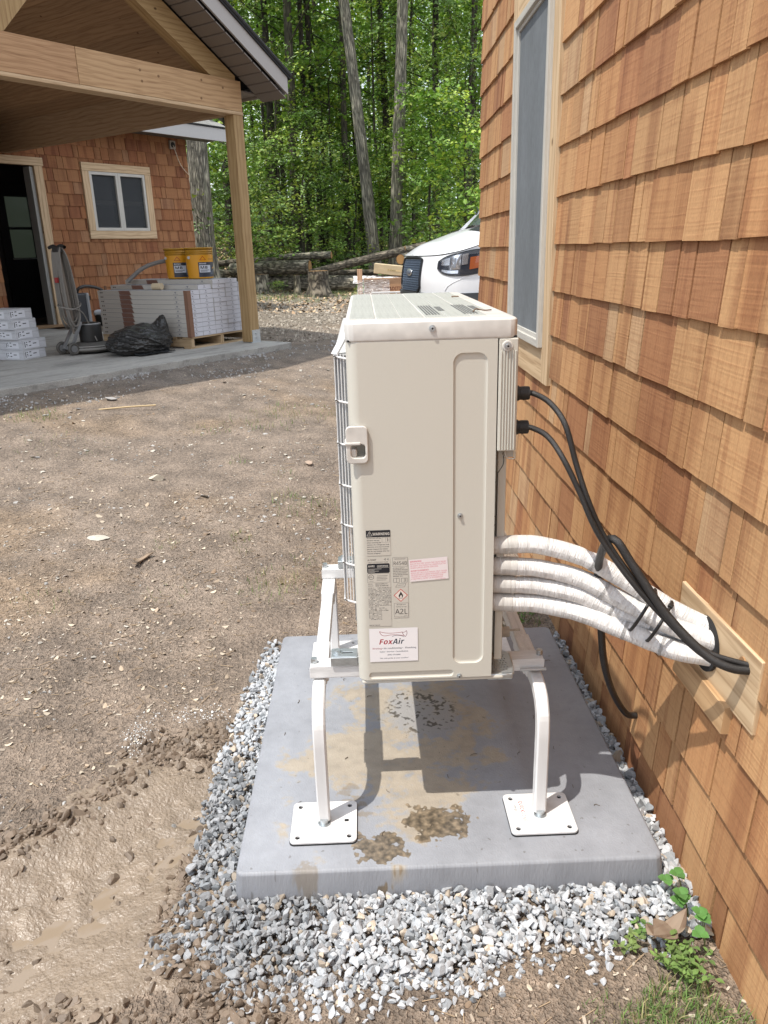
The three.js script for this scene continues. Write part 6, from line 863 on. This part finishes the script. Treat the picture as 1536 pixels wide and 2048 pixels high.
// ---------- van ----------
{
  const vx = 0.66, vz = -11.0, va = 0.24, o = thing('white_van', 'white van parked behind the house corner, its front pointing left', 'van', [vx, ground(1.8, -10.5) - 0.01, vz], va);
  // frame: x runs back along the van, y up, z towards the camera side; the nose is at x = 0
  const paint = P({ color: C(0.80, 0.81, 0.83), roughness: 0.3, clearcoat: 0.8, clearcoatRoughness: 0.05 }), grey = S({ color: C(0.045, 0.05, 0.058), roughness: 0.6 }), blk = S({ color: C(0.012, 0.014, 0.018), roughness: 0.45 });
  const A = 0.62, B = 1.0, NP = 2.9;
  // plan outline by arc parameter f: -1 (far side, well back) .. 0 nose .. 1 (near side)
  const plan = (f, y) => { const s = Math.sign(f), t = abs(f); let x, z; if (t <= 0.6) { const a = t / 0.6 * PI / 2; x = A * (1 - pow(cos(a), 2 / NP)); z = B * pow(sin(a), 2 / NP); } else { x = A + (t - 0.6) / 0.4 * 4.7; z = B; } const lean = 0.30 * pow(max(0, y - 0.62), 1.6) + 0.06 * sm(0.5, 0.3, y); const tum = 1 - 0.035 * max(0, y - 0.6) - 0.12 * max(0, y - 1.35); return [x + lean * (t < 0.6 ? cos(t / 0.6 * PI / 2) : 0) , z * s * tum]; };
  const edge = (x) => 0.985 + 0.17 * sm(0.1, 1.0, x) + 0.02 * sm(0.0, 0.3, x);     // where hood meets the sides
  const grid = (nu, nv, fn) => { const pos = [], uv = [], idx = []; for (let j = 0; j <= nv; j++) for (let i = 0; i <= nu; i++) { pos.push(...fn(i / nu, j / nv)); uv.push(i / nu, j / nv); } for (let j = 0; j < nv; j++) for (let i = 0; i < nu; i++) { const a = j * (nu + 1) + i; idx.push(a, a + 1, a + nu + 1, a + 1, a + nu + 2, a + nu + 1); } const g = new THREE.BufferGeometry(); g.setAttribute('position', new THREE.Float32BufferAttribute(pos, 3)); g.setAttribute('uv', new THREE.Float32BufferAttribute(uv, 2)); g.setIndex(idx); g.computeVertexNormals(); return g; };
  const two = (m) => { m.side = THREE.DoubleSide; return m; }; two(paint); two(grey); two(blk);
  const F = (u) => { const q = u * 2 - 1; return Math.sign(q) * (abs(q) < 0.75 ? abs(q) / 0.75 * 0.62 : 0.62 + (abs(q) - 0.75) / 0.25 * 0.38); };
  const skin = (f, y, off = 0) => { const [x, z] = plan(f, y), [x2, z2] = plan(f + 0.004, y); let nx = z2 - z, nzz = -(x2 - x); const L = hypot(nx, nzz) || 1; return [x - off * nx / L, y, z - off * nzz / L]; };
  const topY = (f) => edge(plan(f, 0.9)[0]);
  part('body', [grid(120, 16, (u, v) => { const f = F(u), y = lerp(0.52, topY(f), v); return skin(f, y, 0.006 * sin(v * PI)); })], paint, o);
  part('bumper', [grid(120, 8, (u, v) => { const f = F(u); return skin(f, lerp(0.26, 0.525, v), 0.02 * sin(min(1, v * 1.4) * PI / 1.4 + 0.2) + 0.012); }), grid(120, 1, (u, v) => { const f = F(u), p = skin(f, 0.525, 0.022), q = skin(f, 0.525, -0.02); return v ? q : p; })], grey, o);
  // hood: from the edge line up to the windscreen
  const hood = (u, v) => { const x = lerp(0.0, 1.12, v), f = (() => { let lo = 0, hi = 0.7; for (let k = 0; k < 24; k++) { const m = (lo + hi) / 2; if (plan(m, edge(x))[0] < x + 0.001) lo = m; else hi = m; } return lo; })(); const W = abs(plan(f, edge(x))[1]), s = u * 2 - 1; const cr = 0.11 * sm(0, 0.35, x) + 0.05 * x; return [x, edge(x) + cr * (1 - pow(abs(s), 2.6)), s * W]; };
  const hd = part('hood', grid(50, 40, (u, v) => hood(u, pow(v, 1.5) * 0.999 + 0.001)), paint, o);
  for (const s of [0.30, 0.70]) part('hood_vent', grid(6, 4, (u, v) => { const p = hood(s + (u - 0.5) * 0.17, 0.66 + 0.13 * v + 0.03 * abs(u)); p[1] += 0.014; return p; }), blk, hd);
  // windscreen, pillars, roof, rear body
  const roofY = 2.2, ws = (u, v) => { const s = u * 2 - 1, b = hood(u * 0.9 + 0.05, 1), W = lerp(abs(hood(0, 1)[2]) * 0.93, 0.74, v); return [lerp(1.10 - 0.16 * (1 - s * s) * 1, 2.0 - 0.10 * (1 - s * s), v), lerp(b[1] + 0.02, roofY - 0.08, v) + 0.05 * sin(v * PI), s * W]; };
  part('windscreen', grid(30, 14, (u, v) => ws(u, v)), P({ color: C(0.10, 0.13, 0.12), roughness: 0.04, clearcoat: 1, side: THREE.DoubleSide }), o);
  part('cowl', grid(30, 3, (u, v) => { const p = hood(u * 0.96 + 0.02, 0.93 + 0.07 * v); p[1] += 0.008 + 0.016 * v; return p; }), blk, o);
  part('wiper', [tube([[1.03, 1.50, 0.5], [1.12, 1.54, 0.3], [1.18, 1.59, 0.05]], 0.008, 16, 6), tube([[1.01, 1.50, -0.15], [1.12, 1.55, -0.35], [1.2, 1.62, -0.6]], 0.008, 16, 6)], blk, o);
  for (const s of [0, 1]) part('pillar', tube([0, 0.25, 0.5, 0.75, 1].map((v) => { const p = ws(s, v); return [p[0] + 0.02, p[1], p[2] * 1.02]; }), 0.035, 20, 8), paint, o);
  const rear = (u, v) => { const a = lerp(-PI / 2, PI / 2, u), z = sin(a), y = cos(a); const zz = Math.sign(z) * pow(abs(z), 0.35) * 0.97, yy = lerp(1.3, roofY, pow(max(0, y), 0.35)); return [lerp(1.95, 5.3, v), yy, zz]; };
  part('roof', grid(40, 8, rear), paint, o); part('rear_wall', rbb(5.28, 5.32, 0.4, 2.18, -0.96, 0.96, 0.02), paint, o);
  part('side_glass', [bb(1.55, 2.45, 1.36, 1.9, 0.935, 0.945), bb(1.55, 2.45, 1.36, 1.9, -0.945, -0.935)], S({ color: C(0.02, 0.025, 0.025), roughness: 0.05 }), o);
  part('cab_side', grid(12, 10, (u, v) => { const y = lerp(1.30, 2.1, v), x0 = 1.05 + (y - 1.3) * 1.15; return [lerp(x0, 2.2, u), y, lerp(0.985, 0.80, pow(v, 1.4))]; }), paint, o); part('cab_side', grid(12, 10, (u, v) => { const y = lerp(1.30, 2.1, v), x0 = 1.05 + (y - 1.3) * 1.15; return [lerp(x0, 2.2, u), y, -lerp(0.985, 0.80, pow(v, 1.4))]; }), paint, o);
  // grille: a dark hexagonal surround with a honeycomb of cells and an oval badge
  const gz = 0.36, patch = (name, f0, f1, yl, yu, off, m, parent, nu = 30, nv = 10) => part(name, grid(nu, nv, (u, v) => skin(lerp(f0, f1, u), lerp(yl(u), yu(u), v), off)), m, parent);
  const fOf = (z) => { let lo = 0, hi = 0.6; for (let k = 0; k < 24; k++) { const m = (lo + hi) / 2; if (plan(m, 0.75)[1] < abs(z)) lo = m; else hi = m; } return Math.sign(z) * lo; };
  const hexL = (u, k = 0) => 0.50 + k + 0.10 * pow(abs(u * 2 - 1), 5), hexU = (u, k = 0) => 0.965 - k - 0.03 * pow(abs(u * 2 - 1), 4);
  const gf = fOf(0.40), gr = patch('grille', -gf, gf, (u) => hexL(u), (u) => hexU(u), 0.012, blk, o);
  const cells = []; for (let j = 0; j < 13; j++) for (let i = 0; i < 16; i++) { const z = -0.34 + (i + (j % 2) * 0.5) * 0.0445, y = 0.555 + j * 0.0305, u = (z + 0.4) / 0.8; if (y < hexL(u, 0.03) || y > hexU(u, 0.03)) continue; const p = skin(fOf(z), y, 0.016), t = new THREE.TorusGeometry(0.0205, 0.0042, 4, 6); t.scale(1, 0.8, 1).rotateY(-PI / 2 + Math.sign(z) * pow(abs(z), 1.6) * 0.55); cells.push(t.translate(p[0], p[1], p[2])); }
  part('mesh_cells', cells, S({ color: C(0.10, 0.135, 0.19), roughness: 0.35, metalness: 0.4 }), gr);
  part('surround', [...[-1, 1].map((s) => tube(Array.from({ length: 13 }, (_, i) => { const u = 0.5 + s * 0.5 * (1 - 0.0), v = i / 12; return skin(s * gf, lerp(hexL(u), hexU(u), v), 0.018); }), 0.014, 20, 6)), tube(Array.from({ length: 21 }, (_, i) => skin(lerp(-gf, gf, i / 20), hexU(i / 20), 0.018)), 0.013, 40, 6), tube(Array.from({ length: 21 }, (_, i) => skin(lerp(-gf, gf, i / 20), hexL(i / 20), 0.018)), 0.014, 40, 6)], blk, gr);
  const em = part('oval_badge', new THREE.SphereGeometry(1, 24, 16).scale(0.02, 0.05, 0.115).translate(-0.015, 0.775, 0), S({ color: C(0.55, 0.57, 0.60), metalness: 0.8, roughness: 0.25 }), gr); part('badge_face', new THREE.SphereGeometry(1, 24, 16).scale(0.012, 0.034, 0.09).translate(-0.026, 0.775, 0), S({ color: C(0.12, 0.14, 0.18), roughness: 0.3 }), em);
  // headlamps: big wedges swept back along the wings
  for (const s of [1, -1]) {
    const lampY = (u) => [0.735 + 0.09 * pow(1 - u, 6) + 0.055 * pow(u, 5), 0.955 + 0.115 * u - 0.05 * pow(1 - u, 8)], lamp = (u, v, off) => { const [a, b] = lampY(u), f = lerp(0.285, 0.638, u) + 0.016 * v * u; return skin(s * f, lerp(a, min(b, topY(f) - 0.014), v), off); };
    const sub = (u0, u1, v0, v1, off, n = 10, bulge = 0) => grid(n, n, (u, v) => lamp(lerp(u0, u1, u), lerp(v0, v1, v), off + bulge * sin(u * PI) * sin(v * PI)));
    const hl = part('headlamp', grid(40, 10, (u, v) => lamp(u, v, 0.012)), S({ color: C(0.03, 0.034, 0.045), roughness: 0.15, side: THREE.DoubleSide }), o);
    const chrome = S({ color: C(0.74, 0.76, 0.80), metalness: 0.85, roughness: 0.22, side: THREE.DoubleSide });
    part('reflector', [sub(0.10, 0.30, 0.50, 0.88, 0.016), sub(0.33, 0.56, 0.28, 0.92, 0.016, 14, 0.02), sub(0.12, 0.52, 0.10, 0.24, 0.017), sub(0.58, 0.70, 0.45, 0.9, 0.016)], chrome, hl);
    part('lamp_divider', [sub(0.305, 0.325, 0.25, 0.92, 0.022), sub(0.42, 0.46, 0.35, 0.8, 0.040)], S({ color: C(0.2, 0.21, 0.23), metalness: 0.5, roughness: 0.3, side: THREE.DoubleSide }), hl);
    part('amber_lens', [sub(0.74, 0.93, 0.22, 0.72, 0.017)], S({ color: C(0.40, 0.10, 0.03), roughness: 0.25, side: THREE.DoubleSide }), hl);
    part('lens', grid(40, 10, (u, v) => lamp(u, v, 0.013 + 0.034 * pow(sin(u * PI) * sin(v * PI), 0.5))), P({ color: C(0.97, 0.98, 1), transmission: 1, thickness: 0, roughness: 0.02, side: THREE.DoubleSide }), hl);
    part('lamp_gap', tube([...Array.from({ length: 21 }, (_, i) => lamp(i / 20, 0, 0.012)), ...Array.from({ length: 21 }, (_, i) => lamp(1 - i / 20, 1, 0.012)), lamp(0, 0, 0.012)], 0.006, 90, 5), blk, hl);
    part('wing_crease', tube(Array.from({ length: 12 }, (_, i) => skin(s * lerp(0.36, 0.60, i / 11), lerp(0.56, 0.76, pow(i / 11, 0.6)), 0.004)), 0.006, 30, 5), paint, o);
    const wl = part('wheel', [new THREE.TorusGeometry(0.27, 0.085, 12, 32).translate(1.0, 0.34, s * 0.93)], S({ color: C(0.02, 0.02, 0.02), roughness: 0.85 }), o); part('rim', cyl(0.2, 0.2, 0.12, 24).rotateX(PI / 2).translate(1.0, 0.34, s * 0.95), S({ color: C(0.35, 0.35, 0.36), metalness: 0.5, roughness: 0.4 }), wl);
    part('panel_gap', tube(Array.from({ length: 10 }, (_, i) => skin(s * (0.648 - 0.012 * (1 - i / 9)), lerp(0.53, 0.93, i / 9), 0.004)), 0.004, 14, 5), blk, o);
  }
  part('hood_gap', tube(Array.from({ length: 41 }, (_, i) => { const f = lerp(-0.66, 0.66, i / 40); return skin(f, topY(abs(f)) - 0.004, 0.004); }), 0.004, 80, 5), blk, o);
}

// ---------- the woods ----------
const LEAF = (() => {
  // sprays of leaves: each leaf a folded diamond, most of them lying flat
  const spray = (seed, n, flat, size) => { const r = rng(seed), pos = [], idx = []; for (let i = 0; i < n; i++) { const a = r() * 6.3, q = sqrt(r()), c = V(q * cos(a), (r() - 0.5) * flat, q * sin(a)), yaw = r() * 6.3, l = size * (0.6 + 0.7 * r()), w = l * (0.55 + 0.25 * r()), e = new THREE.Euler((r() - 0.5) * 1.3, yaw, (r() - 0.5) * 1.3, 'YXZ'), P0 = [[0, 0, -l / 2], [w / 2, w * 0.14, -l * 0.05], [0, 0, l / 2], [-w / 2, w * 0.14, -l * 0.05]].map((p) => V(...p).applyEuler(e).add(c)); const b = pos.length / 3; for (const p of P0) pos.push(p.x, p.y, p.z); idx.push(b, b + 2, b + 1, b, b + 3, b + 2); } const g = new THREE.BufferGeometry(); g.setAttribute('position', new THREE.Float32BufferAttribute(pos, 3)); g.setIndex(idx); const f = g.toNonIndexed(); f.computeVertexNormals(); return f; };
  return [spray(1, 30, 0.5, 0.26), spray(2, 36, 0.25, 0.22), spray(3, 30, 1.2, 0.24)];
})();
const foliage = P({ color: C(1, 1, 1), roughness: 0.6, transmission: 0.5, thickness: 0, side: THREE.DoubleSide });
const trunkM = [S({ map: scaled(barkMap, 1, 1), bumpMap: scaled(barkBump, 1, 1), bumpScale: 0.025, roughness: 0.95, color: C(0.58, 0.53, 0.465) }), S({ map: barkMap, bumpMap: barkBump, bumpScale: 0.02, roughness: 0.95, color: C(0.13, 0.105, 0.085) }), S({ map: barkMap, bumpMap: barkBump, bumpScale: 0.015, roughness: 0.95, color: C(0.22, 0.19, 0.15) })];
const stem = (pts, r0, r1, seed, nr = 14, flare = 0) => {
  const c = curve(pts), L = c.getLength(), n = Math.max(12, Math.round(L * 5)), g = new THREE.TubeGeometry(c, n, 1, nr), p = g.attributes.position, u = g.attributes.uv, q = V(0, 0, 0), d = V(0, 0, 0);
  for (let i = 0; i < p.count; i++) { const t = clamp(u.getX(i)), an = u.getY(i) * 2 * PI; c.getPointAt(t, q); d.fromBufferAttribute(p, i).sub(q); const k = (lerp(r0, r1, t) + flare * exp(-t * L / 0.35) * (0.7 + 0.9 * max(0, nz(cos(an) * 1.5 + seed, sin(an) * 1.5)))) * (1 + 0.09 * fb(t * L * 1.4 + seed, cos(an) + 2, 3, sin(an))); p.setXYZ(i, q.x + d.x * k, q.y + d.y * k, q.z + d.z * k); u.setXY(i, u.getY(i) * Math.max(1, Math.round(2 * PI * r0 / 0.5)), t * L * 0.5 + seed); }
  g.computeVertexNormals(); return g;
};
const GREENS = [[0.24, 0.39, 0.042], [0.18, 0.32, 0.034], [0.40, 0.50, 0.06], [0.11, 0.21, 0.026]];
function crownMesh(list, name, parent) {
  const m4 = new THREE.Matrix4(), q = new THREE.Quaternion(), e = new THREE.Euler(), col = new THREE.Color(), by = [[], [], []]; for (const p of list) by[p.k].push(p);
  by.forEach((L, k) => { if (!L.length) return; const im = new THREE.InstancedMesh(LEAF[k], foliage, L.length); im.name = name; im.castShadow = im.receiveShadow = true; L.forEach((p, i) => { e.set(p.rx, p.ry, p.rz); m4.compose(V(p.x, p.y, p.z), q.setFromEuler(e), V(p.s, p.s, p.s)); im.setMatrixAt(i, m4); im.setColorAt(i, col.setRGB(...p.c)); }); parent.add(im); });
}
const clump = (r, x, y, z, s, tone, kinds = [0, 1, 2]) => { const g = GREENS[min(3, floor(r() * 4))], k = (0.65 + 0.6 * r()) * tone; return { k: kinds[floor(r() * kinds.length)], x, y, z, s: s * (0.7 + 0.6 * r()), rx: (r() - 0.5) * 0.9, ry: r() * 6.3, rz: (r() - 0.5) * 0.9, c: g.map((v) => v * k) }; };
function tree(name, label, x, z, o) {
  const r = rng(o.seed), t = thing(name, label, 'tree', [x, ground(x, z) - 0.05, z], 0, o.group), H = o.h, lx = o.lean?.[0] ?? 0, lz = o.lean?.[1] ?? 0;
  const pts = []; for (let i = 0; i <= 6; i++) { const k = i / 6; pts.push([lx * k + (o.wob ?? 0.12) * nz(k * 3 + o.seed, 1.5) * k, H * k, lz * k + (o.wob ?? 0.12) * nz(k * 3, o.seed + 4.5) * k]); }
  const c = curve(pts), geos = [stem(pts, o.r, o.r * 0.35, o.seed, 16, o.flare ?? o.r * 0.5)];
  const leaves = [];
  for (let i = 0; i < (o.limbs ?? 6); i++) {
    const k = lerp(o.low ?? 0.35, 0.97, (i + r() * 0.8) / (o.limbs ?? 6)), b = c.getPoint(k), a = r() * 6.3, L = (o.spread ?? 2.2) * (1.15 - 0.6 * k) * (0.7 + 0.5 * r()), up = 0.2 + 0.5 * r();
    const tip = V(b.x + L * cos(a), b.y + L * up, b.z + L * sin(a)), mid = b.clone().lerp(tip, 0.5).add(V(0, -0.06 * L + 0.1 * r(), 0));
    geos.push(stem([b, mid, tip], max(0.012, o.r * 0.28 * (1.1 - k)), 0.008, i + o.seed, 6));
    for (let j = 0; j < (o.per ?? 9); j++) { const q = 0.3 + 0.75 * r(), p = b.clone().lerp(tip, q), w = 0.35 * L * (0.4 + q * 0.5); leaves.push(clump(r, p.x + (r() - 0.5) * 2 * w, p.y + (r() - 0.5) * 0.7 * w - 0.05, p.z + (r() - 0.5) * 2 * w, o.ls ?? 0.5, o.tone ?? 1)); }
  }
  for (let j = 0; j < (o.extra ?? 0); j++) { const y = H * (0.5 + 0.55 * r()), R = (o.spread ?? 2.2) * 0.9 * sqrt(r()), a = r() * 6.3, b = c.getPoint(min(1, y / H)); leaves.push(clump(r, b.x + R * cos(a), y, b.z + R * sin(a), o.ls ?? 0.6, o.tone ?? 1)); }
  part('trunk', geos, trunkM[o.bark ?? 1], t);
  const cr = new THREE.Group(); cr.name = 'crown'; t.add(cr); crownMesh(leaves, 'leaf_spray', cr);
  return t;
}
{
  const G = 'tall trees at the edge of the woods';
  tree('tall_tree', 'tall grey barked tree leaning left behind the log pile', 0.40, -21, { seed: 11, h: 16, r: 0.165, bark: 0, lean: [-1.45, -0.6], low: 0.45, limbs: 9, per: 9, spread: 3.0, extra: 14, ls: 0.55, wob: 0.25 });
  tree('tall_tree', 'tall straight grey barked tree right of the leaning one', 0.84, -21.2, { seed: 12, h: 17, r: 0.175, bark: 0, lean: [0.95, -0.4], low: 0.45, limbs: 9, per: 9, spread: 3.0, extra: 14, ls: 0.55, wob: 0.15 });
  tree('tall_tree', 'thick rough barked tree rising behind the cabin corner', -3.25, -17.0, { seed: 13, h: 15, r: 0.23, bark: 0, lean: [0.25, -0.3], low: 0.5, limbs: 9, per: 14, spread: 3.2, extra: 60, flare: 0.22, ls: 0.55, wob: 0.1 });
  const dk = [['dark trunked tree with a forked look left of the clearing centre', -1.75, -22.6, 0.15, [0.15, 0]], ['dark trunked tree just right of the porch post', -2.30, -23.0, 0.11, [-0.05, 0]], ['thin dark tree farther right of the porch post', -1.48, -23.2, 0.085, [0.2, 0]], ['slim dark tree in the gap left of the leaning tree', -1.10, -23.6, 0.09, [-0.3, 0]], ['greyish slim tree close left of the leaning tree', -0.38, -23.2, 0.10, [0.1, 0]], ['thin crooked dark tree behind the leaning tree', 0.10, -24.6, 0.08, [-0.7, 0]], ['dark tree that leans between the two grey trees', 0.95, -24, 0.115, [-0.5, 0]], ['dark trunked tree right of the straight grey tree', 2.2, -24, 0.115, [0.1, 0]], ['dark tree beside the house corner', 3.1, -24, 0.13, [0.3, 0]], ['dark tree glimpsed left of the porch post', -3.95, -25, 0.12, [0.1, 0]], ['slim dark tree left of the porch post behind the cabin roof', -4.3, -23, 0.10, [0.3, 0]], ['broad dark tree high above the porch roof', -3.0, -29, 0.20, [0.2, 0]]];
  dk.forEach(([l, x, z, rr, lean], i) => tree('woodland_tree', l, x, z, { seed: 30 + i, h: 13 + (i % 4), r: rr, bark: i % 4 === 0 ? 2 : 1, lean, low: 0.24, limbs: 14, per: 8, spread: 2.5, extra: 24, ls: 0.5, tone: 1.1, group: G }));
  // understorey: thin saplings with level sprays of bright leaves
  const sp = [['sapling with bright leaves hanging beside the straight grey tree', 1.75, -20.5, 4.6, 0.95], ['sapling with bright leaves nearest the house corner', 2.5, -19.6, 4.4, 1.05], ['leafy sapling behind the van', 2.05, -22.5, 6.5, 1], ['sapling left of the leaning grey tree', -0.75, -23.5, 5.5, 0.95], ['sapling with level sprays right of the porch post', -2.1, -22.0, 5.0, 1], ['low leafy sapling between the dark trunks', -1.5, -21.4, 3.4, 0.95], ['sapling with thin sprays close behind the log pile', -0.2, -22.4, 3.2, 1], ['sapling beside the thick rough tree', -2.75, -18.2, 3.2, 0.95], ['leafy sapling left of the thick rough tree', -4.0, -20.5, 6.0, 1], ['tall sapling over the log pile', -1.0, -24.5, 8.0, 1], ['sapling rising between the two grey trees', 0.6, -23.5, 7.5, 0.95], ['tall leafy sapling right of the straight grey tree', 1.6, -24.0, 9.0, 1], ['tall sapling beside the house wall', 3.0, -23.0, 9.5, 1], ['tall leafy sapling high beside the porch roof', -2.6, -23.5, 9.0, 1]];
  sp.forEach(([l, x, z, h, tone], i) => tree('sapling', l, x, z, { seed: 70 + i, h, r: 0.03 + h * 0.003, flare: 0.01, bark: 2, low: 0.18, limbs: 16, per: 8, spread: i < 2 ? 1.25 : 1.5, ls: i < 2 ? 0.44 : 0.36, tone: tone * (i < 2 ? 1.3 : 1.15), wob: 0.3, group: 'saplings under the tall trees' }));
  // the deep woods behind, one mass
  const r = rng(4242), W = new THREE.Group(); W.name = 'deep_woods'; scene.add(W); tag(W, 'dense green woods that close the view behind the first trees', null, null, 'stuff');
  const st = []; for (let i = 0; i < 130; i++) { const z = -28 - 34 * r(), x = (r() * 1.7 - 0.85) * (-z) * 0.75 + z * 0.02, y = ground(x, z) - 0.1, h = 13 + 7 * r(); st.push(stem([[x, y, z], [x + 0.4 * (r() - 0.5), y + h * 0.5, z], [x + 1.2 * (r() - 0.5), y + h, z]], 0.06 + 0.13 * r() * r(), 0.05, i, 7)); }
  part('trunks', st, trunkM[1], W);
  const L = [];
  for (let i = 0; i < 15000; i++) { const z = -27 - 36 * pow(r(), 0.9), x = (r() * 1.9 - 0.95) * (-z) * 0.72, yy = 0.3 + min(19, 1.5 + -z * 0.34) * r(); if (nz(x * 0.35, yy * 0.45, z * 0.3) < -0.22) continue; L.push(clump(r, x, ground(x, z) + yy, z, 0.78, 1.15)); }
  for (let i = 0; i < 7000; i++) { const z = -63 - 22 * r(), x = (r() * 1.9 - 0.95) * (-z) * 0.7, yy = 0.5 + 27 * r(); L.push(clump(r, x, ground(x, z) + yy, z, 1.35, 0.9)); }
  // low growth along the edge
  for (let i = 0; i < 1500; i++) { const z = -19.8 - 9 * r(), x = -6.5 + 13 * r(); if (nz(x * 0.8, z * 0.8, 3) < -0.05) continue; L.push(clump(r, x, ground(x, z) + 0.1 + 1.1 * r() * r(), z, 0.30, 1.0, [1, 0])); }
  for (let i = 0; i < 3000; i++) { const z = -23 - 8 * r(), x = (r() * 1.8 - 0.9) * (-z) * 0.6, yy = 0.5 + 12 * r(); if (nz(x * 0.5, yy * 0.7, z * 0.5 + 9) < 0.02) continue; L.push(clump(r, x, ground(x, z) + yy, z, 0.42, 1.15, [1, 0])); }
  for (const x of [-1.9, 0.05, 0.2]) for (let i = 0; i < 16; i++) L.push(clump(r, x + 0.3 * (r() - 0.5), ground(x, -17.9) + 0.08 + 0.2 * r(), -17.9 + 0.3 * (r() - 0.5), 0.12, 1.5, [1]));
  crownMesh(L, 'leaf_sprays', W);
}
renderer.render(scene, camera);
